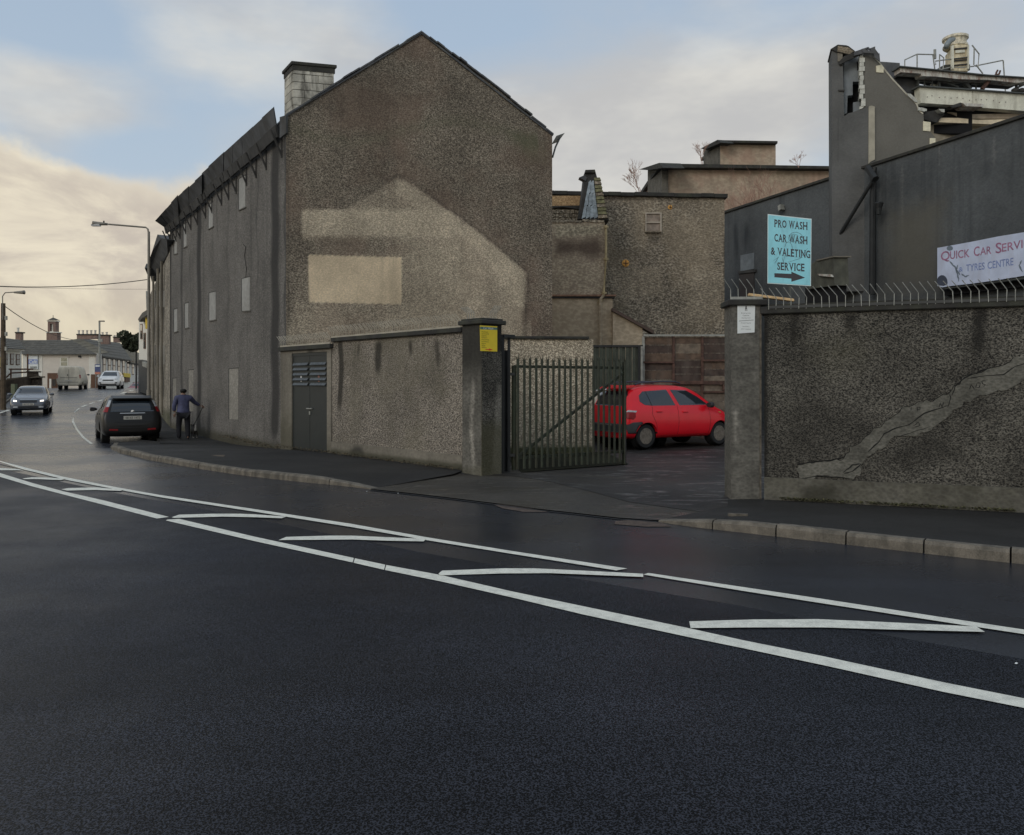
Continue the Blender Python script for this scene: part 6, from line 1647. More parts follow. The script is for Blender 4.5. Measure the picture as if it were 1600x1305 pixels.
for sg in (1, -1):
    rc.panel([(-0.98, 1.0), (-1.20, 1.02), (-1.32, 1.10), (-1.30, 1.24), (-1.16, 1.34), (-0.42, 1.38), (-0.25, 1.0)], 'y', sg, m_glass, 'rear_side_window', nr=12)
    rc.panel([(-0.12, 1.0), (-0.30, 1.375), (0.22, 1.36), (0.55, 1.20), (0.86, 1.0)], 'y', sg, m_glass, 'front_side_window', nr=12)
    rc.seam([(-0.99, 1.0), (-1.08, 1.345)], 'y', sg, 0.02, m_trim, 'quarter_pillar', off=0.006)
    rc.seam([(-0.20, 1.0), (-0.20, 0.6), (-0.22, 0.27)], 'y', sg, 0.007)
    rc.seam([(0.82, 0.98), (0.84, 0.6), (0.80, 0.27)], 'y', sg, 0.007)
    rc.seam([(-0.98, 0.98), (-1.02, 0.80), (-0.90, 0.56), (-0.84, 0.27)], 'y', sg, 0.007)
    rc.seam([(-0.84, 0.31), (0.80, 0.31)], 'y', sg, 0.018, m_redp, 'side_moulding', off=0.012)
    for x, z in ((-0.80, 0.86), (0.02, 0.84)):
        h, n_ = rc.hit(x, z, 'y', sg); MB().box(h + n_ * 0.012, (0.17, 0.03, 0.035)).build('door_handle', m_redp, rc.t, bevel=0.006)
    rc.panel([(-1.74, 0.46), (-1.74, 0.56), (-1.60, 0.62), (-1.36, 0.63), (-1.28, 0.58), (-1.42, 0.42), (-1.49, 0.36), (-1.70, 0.36)], 'y', sg, m_bump, 'rear_bumper_corner', off=0.012, nr=10)
    rc.panel([(1.50, 0.40), (1.56, 0.60), (1.76, 0.52), (1.78, 0.40), (1.74, 0.34), (1.52, 0.34)], 'y', sg, m_bump, 'front_bumper_corner', off=0.012)
    rc.panel([(-1.72, 0.70), (-1.73, 0.84), (-1.66, 0.87), (-1.50, 0.86), (-1.52, 0.74), (-1.58, 0.68)], 'y', sg, m_lens_r, 'tail_light', off=0.006)
    rc.panel([(-1.70, 0.86), (-1.67, 0.905), (-1.46, 0.885), (-1.50, 0.85)], 'y', sg, m_lens_c, 'tail_light_top', off=0.007)
    rc.panel([(1.42, 0.66), (1.36, 0.78), (1.50, 0.78), (1.64, 0.68), (1.70, 0.58), (1.60, 0.58)], 'y', sg, m_lens_c, 'headlight', off=0.006)
    rc.panel([(1.14, 0.80), (1.15, 0.83), (1.24, 0.82), (1.23, 0.79)], 'y', sg, m_lens_o, 'side_repeater', off=0.006, nr=3, nc=3)
rc.panel([(-0.55, 1.0), (-0.53, 1.26), (-0.44, 1.36), (0.44, 1.36), (0.53, 1.26), (0.55, 1.0)], 'x', -1, m_glass, 'rear_window', nr=10, nc=12)
rc.panel([(-0.60, 1.02), (-0.52, 1.36), (0.52, 1.36), (0.60, 1.02)], 'x', 1, m_glass, 'windscreen', nr=10, nc=12)
rc.panel([(-0.72, 0.38), (-0.74, 0.58), (0.74, 0.58), (0.72, 0.38)], 'x', -1, m_bump, 'rear_bumper', off=0.02, nr=6, nc=16)
rc.panel([(-0.66, 0.36), (-0.68, 0.54), (0.68, 0.54), (0.66, 0.36)], 'x', 1, m_bump, 'front_bumper', off=0.02, nr=6, nc=16)
for y in (-0.68, 0.68): rc.panel([(y - 0.09, 0.72), (y - 0.09, 0.88), (y + 0.09, 0.88), (y + 0.09, 0.72)], 'x', -1, m_lens_r, 'tail_light', off=0.006, nr=4, nc=4)
rc.seam([(-0.60, 0.60), (-0.60, 0.98)], 'x', -1); rc.seam([(0.60, 0.60), (0.60, 0.98)], 'x', -1)
rc.plate(0, 0.50, -1)
rc.mirror(0.78, 1.0, 0.80)
spz = MB(); spz.prism([(-1.62, -0.5, 1.40), (-1.62, 0.5, 1.40), (-1.36, 0.56, 1.47), (-1.36, -0.56, 1.47)], (0, 0, 0.02)); spz.build('roof_spoiler', m_redp, rc.t)
for sg in (1, -1):
    MB().tube([(-1.30, sg * 0.50, 1.50), (-1.15, sg * 0.50, 1.545), (-0.5, sg * 0.50, 1.575), (-0.05, sg * 0.50, 1.57), (0.12, sg * 0.50, 1.53)], 0.022, 6).build('roof_rail', mat('dark_blue_rail', (0.02, 0.025, 0.045, 1), 0.35, vary=0), rc.t)
rc.panel([(-0.62, 0.20), (-0.62, 0.30), (0.62, 0.30), (0.62, 0.20)], 'x', -1, m_redp, 'rear_valance', off=0.01, nr=3, nc=8)
rc.done()
# white car glimpsed behind it
st_s = [(-2.1, 0.36, 0.60, 0.66, 0.60, 0.50), (-2.03, 0.28, 0.85, 0.95, 0.78, 0.62), (-1.9, 0.22, 0.95, 1.05, 0.84, 0.66), (-1.55, 0.2, 0.95, 1.30, 0.86, 0.62), (-1.1, 0.2, 0.94, 1.44, 0.87, 0.60), (-0.4, 0.2, 0.93, 1.47, 0.87, 0.61), (0.2, 0.2, 0.92, 1.44, 0.87, 0.60), (0.6, 0.2, 0.91, 1.28, 0.87, 0.62), (0.95, 0.2, 0.90, 1.06, 0.86, 0.64), (1.3, 0.2, 0.84, 0.93, 0.85, 0.62), (1.75, 0.2, 0.74, 0.82, 0.80, 0.56), (2.0, 0.24, 0.58, 0.64, 0.68, 0.48), (2.1, 0.34, 0.48, 0.52, 0.56, 0.4)]
m_whp = mat('white_paint', (0.78, 0.78, 0.77, 1), 0.35, coat=0.5, vary=0.05)
q = P(946, HY, 21.3)
wc = Car('parked_car', 'white car mostly hidden behind the red hatchback and the gate pales', st_s, m_whp, (-1.3, 1.3), 0.30, 0.80, Vector((q.x + 0.35, 21.5, 0.03)), R(100))
for sg in (1, -1):
    wc.panel([(-1.3, 1.0), (-1.2, 1.22), (-0.9, 1.34), (0.15, 1.36), (0.75, 1.0)], 'y', sg, m_glass, 'side_window', nr=8)
wc.panel([(-0.6, 1.06), (-0.5, 1.30), (0.5, 1.30), (0.6, 1.06)], 'x', -1, m_glass, 'rear_window', nr=6)
for y in (-0.62, 0.62): wc.panel([(y - 0.12, 0.74), (y - 0.12, 0.92), (y + 0.12, 0.92), (y + 0.12, 0.74)], 'x', -1, m_lens_r, 'tail_light', off=0.006, nr=4, nc=4)
wc.panel([(-0.6, 1.05), (-0.5, 1.34), (0.5, 1.34), (0.6, 1.05)], 'x', 1, m_glass, 'windscreen', nr=6)
wc.mirror(0.65, 0.98, 0.85)
wc.done()

# ---------------- black hatchback in the bay (seen from behind)
m_blkp = mat('black_paint', (0.009, 0.008, 0.007, 1), 0.36, coat=0.12, spec=0.35, vary=0.1)
st = [(-2.15, 0.36, 0.50, 0.56, 0.66, 0.52), (-2.12, 0.28, 0.66, 0.76, 0.78, 0.62), (-2.05, 0.22, 0.92, 1.00, 0.83, 0.66), (-1.94, 0.2, 0.98, 1.22, 0.87, 0.70), (-1.74, 0.2, 1.00, 1.42, 0.89, 0.67), (-1.35, 0.2, 0.99, 1.495, 0.90, 0.66), (-0.7, 0.2, 0.97, 1.51, 0.90, 0.66), (0.0, 0.2, 0.95, 1.49, 0.90, 0.65), (0.45, 0.2, 0.94, 1.38, 0.90, 0.61), (0.85, 0.2, 0.93, 1.16, 0.89, 0.65), (1.12, 0.2, 0.92, 1.02, 0.88, 0.66), (1.5, 0.2, 0.84, 0.92, 0.86, 0.62), (1.85, 0.22, 0.72, 0.78, 0.80, 0.54), (2.08, 0.26, 0.58, 0.62, 0.68, 0.46), (2.15, 0.34, 0.48, 0.50, 0.56, 0.4)]
ry = math.atan2(0.86, -0.51)
bl = P(158, HY, 22.3)
c_, s_ = math.cos(ry), math.sin(ry)
# rear-left wheel contact at px 163
rl = Vector((P(160, HY, 25.4).x, 25.4, gz(26) + 0.0)); ol = Vector((-1.30, 0.80, 0))
loc = rl - Vector((ol.x * c_ - ol.y * s_, ol.x * s_ + ol.y * c_, 0))
bc = Car('parked_car', 'black hatchback with pale rear number plate parked in the bay beside the pavement', st, m_blkp, (-1.30, 1.34), 0.315, 0.84, loc, ry)
for sg in (1, -1):
    bc.panel([(-1.35, 1.05), (-1.62, 1.12), (-1.30, 1.36), (-0.55, 1.40), (-0.45, 1.02)], 'y', sg, m_glass, 'rear_side_window', nr=10)
    bc.panel([(-0.36, 1.02), (-0.46, 1.40), (0.20, 1.36), (0.88, 1.02)], 'y', sg, m_glass, 'front_side_window', nr=10)
    bc.seam([(-1.4, 1.04), (0.9, 1.0)], 'y', sg, 0.02, m_chrome, 'window_strip', off=0.006)
    bc.seam([(-0.40, 1.0), (-0.40, 0.3)], 'y', sg); bc.seam([(0.86, 0.96), (0.86, 0.3)], 'y', sg)
    for x, z in ((-1.12, 0.90), (-0.20, 0.87)):
        h, n_ = bc.hit(x, z, 'y', sg); MB().box(h + n_ * 0.012, (0.18, 0.03, 0.035)).build('door_handle', m_blkp, bc.t, bevel=0.006)
    # tall tail lights on the rear pillars
    y = sg * 0.62
    a = sg
    bc.panel([(a * 0.70, 0.98), (a * 0.65, 1.14), (a * 0.73, 1.14), (a * 0.82, 0.98)], 'x', -1, m_lens_r, 'tail_light', off=0.008, nr=6, nc=4)
    bc.panel([(a * 0.65, 1.14), (a * 0.58, 1.34), (a * 0.64, 1.34), (a * 0.73, 1.14)], 'x', -1, m_lens_c, 'tail_light_top', off=0.008, nr=6, nc=4)
    bc.panel([(-2.0, 0.98), (-1.86, 1.18), (-1.78, 1.18), (-1.90, 0.98)], 'y', sg, m_lens_r if sg < 0 else m_lens_r, 'tail_light', off=0.006, nr=6, nc=4)
    bc.panel([(a * 0.42, 0.405), (a * 0.42, 0.455), (a * 0.66, 0.465), (a * 0.66, 0.41)], 'x', -1, m_lens_r, 'rear_reflector', off=0.014, nr=4, nc=4)
bc.panel([(-0.62, 0.99), (-0.54, 1.33), (0.54, 1.33), (0.62, 0.99)], 'x', -1, m_glass, 'rear_window', nr=10, nc=12)
bc.panel([(-0.66, 1.08), (-0.52, 1.38), (0.52, 1.38), (0.66, 1.08)], 'x', 1, m_glass, 'windscreen', nr=8, nc=12)
bc.seam([(-0.70, 0.66), (0.70, 0.66)], 'x', -1, 0.012); bc.seam([(-0.74, 0.50), (0.74, 0.50)], 'x', -1, 0.014, m_trim, 'bumper_strip')
bc.seam([(-0.36, 0.94), (0.36, 0.94)], 'x', -1, 0.014, m_chrome, 'tailgate_strip', off=0.01)
h, n_ = bc.hit(0, 0.985, 'x', -1); MB().lathe(h + Vector((-0.012, 0, 0)), [(0.001, -0.006), (0.055, 0.0), (0.05, 0.006)], 14, 'X').build('badge', m_chrome, bc.t)
bc.plate(0, 0.80, -1, 0.52, '08 KE 1472')
sp = MB(); sp.prism([(-1.92, -0.55, 1.385), (-1.92, 0.55, 1.385), (-1.62, 0.58, 1.46), (-1.62, -0.58, 1.46)], (0, 0, 0.03)); sp.build('roof_spoiler', m_blkp, bc.t)
bc.mirror(0.80, 1.0, 0.88, m_blkp)
bc.done()

# ---------------- dark saloon coming towards us with lit headlamps
m_gryp = mat('dark_grey_paint', (0.095, 0.105, 0.125, 1), 0.25, coat=0.8, vary=0.06)
m_lamp = mat('lit_headlamp', (1.0, 0.93, 0.82, 1), 0.3, emit=1.3, vary=0)
st_o = [(-2.28, 0.36, 0.55, 0.62, 0.66, 0.52), (-2.2, 0.26, 0.86, 0.98, 0.80, 0.62), (-1.95, 0.2, 0.96, 1.06, 0.86, 0.64), (-1.5, 0.2, 0.97, 1.26, 0.88, 0.62), (-1.0, 0.2, 0.96, 1.43, 0.88, 0.60), (-0.3, 0.2, 0.94, 1.46, 0.89, 0.61), (0.25, 0.2, 0.93, 1.44, 0.89, 0.61), (0.65, 0.2, 0.92, 1.28, 0.89, 0.63), (1.02, 0.2, 0.91, 1.04, 0.88, 0.66), (1.4, 0.2, 0.85, 0.94, 0.87, 0.64), (1.85, 0.2, 0.77, 0.86, 0.84, 0.6), (2.12, 0.22, 0.66, 0.76, 0.78, 0.55), (2.24, 0.28, 0.56, 0.62, 0.70, 0.5), (2.28, 0.36, 0.48, 0.52, 0.62, 0.42)]
q = P(48, HY, 40.5)
oc = Car('oncoming_car', 'dark grey saloon driving towards the viewer with its headlights on', st_o, m_gryp, (-1.28, 1.30), 0.31, 0.83, Vector((q.x - 1.0, 42.3, gz(42))), math.atan2(-1, 0.50))
for sg in (1, -1):
    oc.panel([(-1.55, 1.03), (-1.1, 1.34), (0.15, 1.36), (0.85, 1.0)], 'y', sg, m_glass, 'side_window', nr=8)
    oc.seam([(-0.3, 1.0), (-0.3, 0.3)], 'y', sg)
    oc.panel([(sg * 0.50, 0.64), (sg * 0.50, 0.71), (sg * 0.66, 0.73), (sg * 0.66, 0.65)], 'x', 1, m_lamp, 'headlight', off=0.012, nr=5, nc=6)
    oc.panel([(sg * 0.46, 0.35), (sg * 0.46, 0.42), (sg * 0.66, 0.42), (sg * 0.66, 0.35)], 'x', 1, m_lens_c, 'fog_light', off=0.012, nr=3, nc=4)
oc.panel([(-0.68, 1.03), (-0.53, 1.36), (0.53, 1.36), (0.68, 1.03)], 'x', 1, m_glass, 'windscreen', nr=8, nc=12)
oc.panel([(-0.36, 0.60), (-0.38, 0.72), (0.38, 0.72), (0.36, 0.60)], 'x', 1, m_trim, 'grille', off=0.012, nr=4, nc=8)
oc.seam([(-0.38, 0.735), (0.38, 0.735)], 'x', 1, 0.02, m_chrome, 'grille_trim', off=0.016)
oc.panel([(-0.42, 0.33), (-0.42, 0.43), (0.42, 0.43), (0.42, 0.33)], 'x', 1, m_trim, 'lower_grille', off=0.012, nr=4, nc=8)
oc.seam([(-0.60, 0.27), (0.60, 0.27)], 'x', 1, 0.02, m_chrome, 'lower_strip', off=0.014)
oc.plate(0, 0.52, 1, 0.50, '06 KE 258')
oc.mirror(0.72, 1.0, 0.87, m_gryp)
oc.done()

# ---------------- white sport utility car cresting the bridge
st_v = [(-2.1, 0.42, 0.70, 0.78, 0.66, 0.52), (-2.05, 0.34, 1.00, 1.10, 0.82, 0.64), (-1.9, 0.28, 1.08, 1.36, 0.86, 0.64), (-1.55, 0.26, 1.08, 1.56, 0.89, 0.63), (-0.8, 0.26, 1.06, 1.64, 0.90, 0.64), (0.0, 0.26, 1.04, 1.63, 0.90, 0.64), (0.45, 0.26, 1.03, 1.52, 0.90, 0.65), (0.85, 0.26, 1.02, 1.26, 0.90, 0.68), (1.08, 0.26, 1.01, 1.12, 0.89, 0.70), (1.5, 0.26, 0.96, 1.05, 0.88, 0.68), (1.85, 0.28, 0.86, 0.96, 0.84, 0.62), (2.04, 0.32, 0.70, 0.78, 0.76, 0.56), (2.1, 0.4, 0.58, 0.62, 0.66, 0.46)]
q = P(171, HY, 69)
sv = Car('oncoming_car', 'white sport utility car coming over the bridge behind the dark saloon', st_v, m_whp, (-1.28, 1.30), 0.35, 0.85, Vector((q.x - 0.6, 70.5, gz(69.5) - 0.02)), math.atan2(-1, 0.36))
for sg in (1, -1):
    sv.panel([(-1.6, 1.14), (-1.3, 1.46), (0.25, 1.50), (0.86, 1.10)], 'y', sg, m_glass, 'side_window', nr=8)
    sv.panel([(sg * 0.48, 0.84), (sg * 0.50, 0.90), (sg * 0.74, 0.94), (sg * 0.72, 0.82)], 'x', 1, m_lens_c, 'headlight', off=0.012, nr=5, nc=6)
    sv.panel([(sg * 0.50, 0.50), (sg * 0.54, 0.60), (sg * 0.74, 0.62), (sg * 0.66, 0.50)], 'x', 1, m_trim, 'fog_recess', off=0.012, nr=4, nc=4)
sv.panel([(-0.70, 1.14), (-0.56, 1.52), (0.56, 1.52), (0.70, 1.14)], 'x', 1, m_glass, 'windscreen', nr=8, nc=12)
sv.panel([(-0.40, 0.72), (-0.44, 0.82), (0.44, 0.82), (0.40, 0.72)], 'x', 1, m_trim, 'grille', off=0.012, nr=4, nc=8)
sv.panel([(-0.66, 0.38), (-0.60, 0.47), (0.60, 0.47), (0.66, 0.38)], 'x', 1, m_trim, 'lower_grille', off=0.012, nr=4, nc=8)
sv.mirror(0.78, 1.12, 0.88, m_whp)
sv.done()

# ---------------- dusty beige van going away
st_n = [(-2.4, 0.46, 0.80, 0.95, 0.86, 0.78), (-2.38, 0.34, 1.10, 1.92, 0.90, 0.76), (-2.3, 0.32, 1.15, 1.97, 0.93, 0.78), (-1.5, 0.32, 1.15, 1.99, 0.95, 0.80), (0.0, 0.32, 1.15, 1.99, 0.95, 0.80), (0.9, 0.32, 1.15, 1.96, 0.95, 0.78), (1.25, 0.32, 1.14, 1.82, 0.94, 0.74), (1.75, 0.32, 1.12, 1.30, 0.92, 0.72), (2.05, 0.32, 1.02, 1.14, 0.88, 0.68), (2.32, 0.36, 0.80, 0.88, 0.80, 0.6), (2.4, 0.42, 0.6, 0.66, 0.7, 0.5)]
m_van = mat('dusty_beige_paint', (0.62, 0.57, 0.46, 1), 0.6, vary=0.12, dirt=(0.40, 0.36, 0.28, 1), dirt_amt=0.6, dscale=2)
q = P(107, HY, 67)
vn = Car('panel_van', 'dusty beige panel van driving away over the bridge, beside the white sport utility car', st_n, m_van, (-1.45, 1.50), 0.34, 0.88, Vector((q.x - 0.7, 69.0, gz(68) - 0.02)), math.atan2(1, -0.38), cat='van')
vn.seam([(0, 0.5), (0, 1.85)], 'x', -1, 0.02); vn.seam([(-0.85, 1.0), (0.85, 1.0)], 'x', -1, 0.03, m_trim, 'rubbing_strip'); vn.seam([(-0.85, 0.62), (0.85, 0.62)], 'x', -1, 0.03, m_bump, 'bumper')
for sg in (1, -1):
    vn.panel([(sg * 0.80, 0.95), (sg * 0.78, 1.25), (sg * 0.86, 1.25), (sg * 0.88, 0.95)], 'x', -1, m_lens_r, 'tail_light', off=0.01, nr=3, nc=2)
    vn.panel([(0.75, 1.22), (0.80, 1.72), (1.15, 1.70), (1.62, 1.22)], 'y', sg, m_glass, 'side_window', nr=8)
    vn.seam([(0.6, 0.5), (0.6, 1.85)], 'y', sg, 0.02)
vn.panel([(-0.7, 1.3), (-0.6, 1.75), (0.6, 1.75), (0.7, 1.3)], 'x', 1, m_glass, 'windscreen', nr=6)
vn.mirror(1.35, 1.28, 0.92); vn.plate(0, 0.75, -1, 0.5)
MB().box((-2.40, 0.08, 1.22), (0.03, 0.05, 0.14)).build('door_handle', m_trim, vn.t)
vn.done()

# ---------------- distant red car dipping behind the bridge
q = P(204, HY, 92)
dcar = Car('distant_car', 'distant red car low behind the bridge crest, right of the white sport utility car', st_s, mat('pale_red_paint', (0.36, 0.03, 0.03, 1), 0.4, coat=0.4, vary=0), (-1.3, 1.3), 0.30, 0.80, Vector((q.x, 94, gz(80) - 0.9)), math.atan2(-1, 0.1))
dcar.panel([(-0.66, 1.05), (-0.52, 1.36), (0.52, 1.36), (0.66, 1.05)], 'x', 1, m_glass, 'windscreen', nr=5)
dcar.done()
# ================================================================== lamp posts, pole, wires
m_lpole = mat('lamp_post_steel', A(96, 92, 84, 0.35), 0.6, metal=0.2, vary=0.15)
YL = 33.4
base = Vector((P(232.5, HY, YL).x, YL, gz(YL)))
lp1 = thing('street_lamp', 'tall steel street lamp with long arm beside the black hatchback and old mill range', 'street lamp', base)
topz = P(232, 362, YL).z
MB().tube([base, base + up * 1.6], 0.10, 10, 0.09).build('base_section', m_lpole, lp1)
MB().tube([base + up * 1.6, Vector((base.x, YL, topz))], 0.065, 10, 0.05).build('pole', m_lpole, lp1)
a, b = P(231, 355, YL), P(169, 350.5, YL - 0.4)
MB().tube([P(232, 364, YL), P(231, 358, YL), P(228, 355.5, YL), b], 0.035, 8).build('arm', m_lpole, lp1)
k = MB(); h0 = P(168, 350.5, YL - 0.4); h1 = P(145, 349, YL - 0.5); d = (h1 - h0)
k.tube([h0, h0 + d * 0.3, h0 + d * 0.55, h0 + d * 0.9, h1], 0.05, 8, 0.10); hd = k.build('lamp_head', m_lpole, lp1, smooth=True)
MB().box(h0 + d * 0.78 - up * 0.07, (0.34, 0.16, 0.08)).build('lens', m_lens_c, hd)
MB().lathe(h0 + d * 0.25 + up * 0.06, [(0.03, 0), (0.03, 0.07)], 8).build('photocell', m_blackst, hd)

m_wood = mat('creosoted_pole', A(62, 52, 40, 0.32), 0.9, vary=0.25, vscale=6)
YP = 44
b = Vector((P(5, HY, YP).x, YP, 0.1))
up_ = thing('utility_pole', 'dark wooden utility pole with a lamp bracket at the left edge', 'pole', b)
MB().tube([b, Vector((b.x, YP, P(5, 474, YP).z))], 0.15, 9, 0.11).build('pole', m_wood, up_)
MB().tube([P(4, 500, YP - .2), P(4, 463, YP - .2), P(8, 457.5, YP - .2), P(24, 456.5, YP - .2)], 0.03, 6).build('bracket_arm', m_lpole, up_)
k = MB(); h0, h1 = P(22, 457, YP - .2), P(38, 457, YP - .2); k.tube([h0, h0.lerp(h1, .35), h0.lerp(h1, .8), h1], 0.05, 8, 0.12); k.build('lamp_head', m_lpole, up_, smooth=True)
for y in (497, 522, 545): MB().box(P(9.5, y, YP - 0.1), (0.10, 0.1, 0.22)).build('cable_box', m_galv, up_)
YS = 78
b = Vector((P(155.5, HY, YS).x, YS, gz(YS)))
l3 = thing('street_lamp', 'slim grey street lamp on the bridge between the van and white car', 'street lamp', b)
MB().tube([b, P(155.5, 502, YS)], 0.11, 8, 0.08).build('pole', m_galv, l3)
MB().tube([P(155, 535, YS), P(154.5, 502, YS), P(163, 502, YS)], 0.05, 6).build('arm', m_galv, l3)
MB().box(P(159, 502, YS), (0.5, 0.2, 0.12)).build('lamp_head', m_lpole, l3)
MB().box(P(156.5, 532, YS - 0.2), (0.42, 0.1, 0.3)).build('bracket_box', m_galv, l3)
YS2 = 74
ps = thing('property_sign', 'blue and white board fixed on two legs in front of the long house', 'sign', P(152, 605, YS2))
MB().box(P(152.5, 577, YS2), (0.5, 0.04, 0.9)).build('board', mat('sign_navy', A(58, 66, 96, 0.36), 0.6), ps)
MB().box(P(152.5, 572, YS2 - .05), (0.4, 0.02, 0.14)).build('lettering_band', m_wht, ps)
MB().box(P(152.5, 583, YS2 - .05), (0.5, 0.02, 0.2)).build('lower_band', mat('sign_rust', A(150, 96, 80, 0.36), 0.6), ps)
for dx_ in (-0.2, 0.2): MB().tube([P(152.5, 577, YS2) + Vector((dx_, 0.03, 0)), P(152.5, 606, YS2) + Vector((dx_, 0.03, 0))], 0.03, 5).build('leg', m_galv, ps)

def wire(name, label, pts, r, sag):
    a, b = pts; n_ = 16; pp = []
    for i in range(n_ + 1):
        t = i / n_; q = a.lerp(b, t); q = Vector((q.x, q.y, q.z - sag * 4 * t * (1 - t))); pp.append(q)
    o = MB().tube(pp, r, 4).build(name, m_blackst, recalc=False); tag(o, label, 'cable'); return o
wire('overhead_cable', 'thick overhead cable crossing the sky to the old mill range', (P(-120, 437, 36), P(230, 437, 39)), 0.024, 0.35)
wire('overhead_wire', 'thin faint wire just below the thick overhead cable', (P(-120, 443, 50), P(232, 452, 52)), 0.010, 0.1)
wire('overhead_wire', 'wire sloping down from the wooden utility pole towards the brick bell tower', (P(8, 479, 44), P(152, 527, 78)), 0.022, 0.9)

# ================================================================== houses beyond the bridge
m_cream = mat('cream_house_render', (0.80, 0.77, 0.68, 1), 0.85, vary=0.07, vscale=1.5, dirt=(0.5, 0.46, 0.38, 1), dirt_amt=0.3, dscale=0.8)
m_pinkish = mat('buff_house_render', (0.72, 0.65, 0.55, 1), 0.85, vary=0.06, vscale=1.5)
m_trimw = mat('white_trim', A(196, 192, 180, 0.30), 0.7, vary=0.05)
m_win = mat('window_glass', (0.02, 0.02, 0.022, 1), 0.12, vary=0.2)
m_bwin = mat('brown_window_frame', A(70, 48, 34, 0.32), 0.7, vary=0.15)
m_rf = mat('far_slate', A(62, 59, 52, 0.34), 0.8, vary=0.2, vscale=1.5, fine=0.15, fscale=3)
m_rf2 = mat('brown_slate', A(80, 73, 58, 0.34), 0.85, vary=0.2, vscale=1.5, fine=0.12, fscale=3)
m_brick = mat('red_brick', A(92, 76, 68, 0.32), 0.9, vary=0.2, vscale=4)
def tiles(k_parent, pts, nrow, m, name='slate_course'):
    """pitched roof slope from 4 px-plane points as courses with steps: a(bl) b(br) c(tr) d(tl)"""
    a, b, c, d = pts
    for i in range(nrow):
        t0, t1 = i / nrow, (i + 1.12) / nrow
        p0, p1 = a.lerp(d, t0), b.lerp(c, t0); q0, q1 = a.lerp(d, min(1, t1)), b.lerp(c, min(1, t1))
        n_ = (p1 - p0).cross(q0 - p0).normalized(); n_ = n_ if n_.z > 0 else -n_
        MB().prism([p0 + n_ * 0.03, p1 + n_ * 0.03, q1, q0], -n_ * 0.05).build(name, m, k_parent)
# cafe house: front wall at 86 m, hipped roof
YC = 86
CF = Plane((P(35, HY, YC).x, YC), (P(160, HY, YC).x, YC))
cf = thing('cafe_house', 'long cream house with cafe sign and dark slate roof beyond the bridge', 'house', (P(95, HY, YC).x, YC, -1.5))
slab([(35, 553), (66, 553), (66, 640), (35, 640)], CF, 1.2, 'left_wall', m_cream, cf)
slab([(66, 553), (150, 553), (150, 640), (66, 640)], CF, 1.2, 'front_wall', m_pinkish, cf, off=0.02)
slab([(35, 552.2), (151, 552.2), (151, 555), (35, 555)], CF, 0.3, 'eaves_board', m_trimw, cf, off=0.25)
for x in (64.5, 139): slab([(x, 555), (x + 1.6, 555), (x + 1.6, 640), (x, 640)], CF, 0.05, 'quoin_strip', m_trimw, cf, off=0.06)
slab([(42.6, 553), (43.6, 553), (43.6, 610), (42.6, 610)], CF, 0.1, 'downpipe', m_blackst, cf, off=0.14)
tiles(cf, [P(33, 553.5, YC - 0.5), P(151, 553.5, YC - 0.5), P(112, 531.5, YC + 4.5), P(6, 531.5, YC + 4.5)], 7, m_rf)
tiles(cf, [P(151, 553.5, YC - 0.5), P(170, 551, YC + 8), P(125, 529, YC + 9), P(108, 531.5, YC + 4.5)], 6, m_rf2)
def window(root, pl, x0, x1, y0, y1, frame, glass, bars=1, off=0.05):
    f = slab([(x0, y0), (x1, y0), (x1, y1), (x0, y1)], pl, 0.08, 'window', frame, root, off=off)
    wx, wy = (x1 - x0) * 0.12, (y1 - y0) * 0.06
    n_ = bars + 1; hh = (y1 - y0 - wy * (n_ + 1)) / n_
    for i in range(n_):
        ya = y0 + wy + i * (hh + wy)
        slab([(x0 + wx, ya), (x1 - wx, ya), (x1 - wx, ya + hh), (x0 + wx, ya + hh)], pl, 0.02, 'pane', glass, f, off=off + 0.012)
    return f
window(cf, CF, 93.5, 106.5, 558.5, 572.5, m_trimw, mat('curtained_pane', A(120, 116, 98, 0.32), 0.5, vary=0.2, vscale=8))
slab([(91.5, 557), (108, 557), (108, 558.6), (91.5, 558.6)], CF, 0.1, 'window_hood', m_pinkish, cf, off=0.1)
slab([(122, 555.5), (125, 555.5), (125, 558.5), (122, 558.5)], CF, 0.2, 'alarm_box', m_blackst, cf, off=0.2)
for x0, x1, y0 in ((74, 90, 583), (142, 152, 585)):
    slab([(x0, y0), (x1, y0), (x1, 640), (x0, 640)], CF, 0.1, 'shopfront', m_bwin, cf, off=0.06)
slab([(77, 592), (80, 592), (80, 620), (77, 620)], CF, 0.06, 'shop_door', m_trimw, cf, off=0.12)
window(cf, CF, 80.5, 88, 592, 604, m_bwin, m_win, 0, off=0.1)
slab([(140, 558), (148, 558), (148, 600), (140, 600)], CF, 0.06, 'pilaster', m_trimw, cf, off=0.05)
cs_ = slab([(43.8, 556), (59, 556), (59, 577), (43.8, 577)], CF, 0.05, 'cafe_sign', m_wht, cf, off=0.12)
slab([(44.3, 561.5), (58.5, 561.5), (58.5, 569), (44.3, 569)], CF, 0.02, 'sign_band', mat('sign_slate_blue', A(100, 112, 150, 0.36), 0.6), cf, off=0.135)
text('Café', CF.V(51.5, 565.3, 0.15), CF.u, (0, 0, 1), 0.85, 0.42, m_wht, cf, bold=0.02)
slab([(47, 572.5), (57.5, 572.5), (57.5, 576.5), (47, 576.5)], CF, 0.02, 'sign_picture', mat('print_grey2', A(110, 112, 108, 0.36), 0.7, vary=0.3, vscale=6), cf, off=0.135)
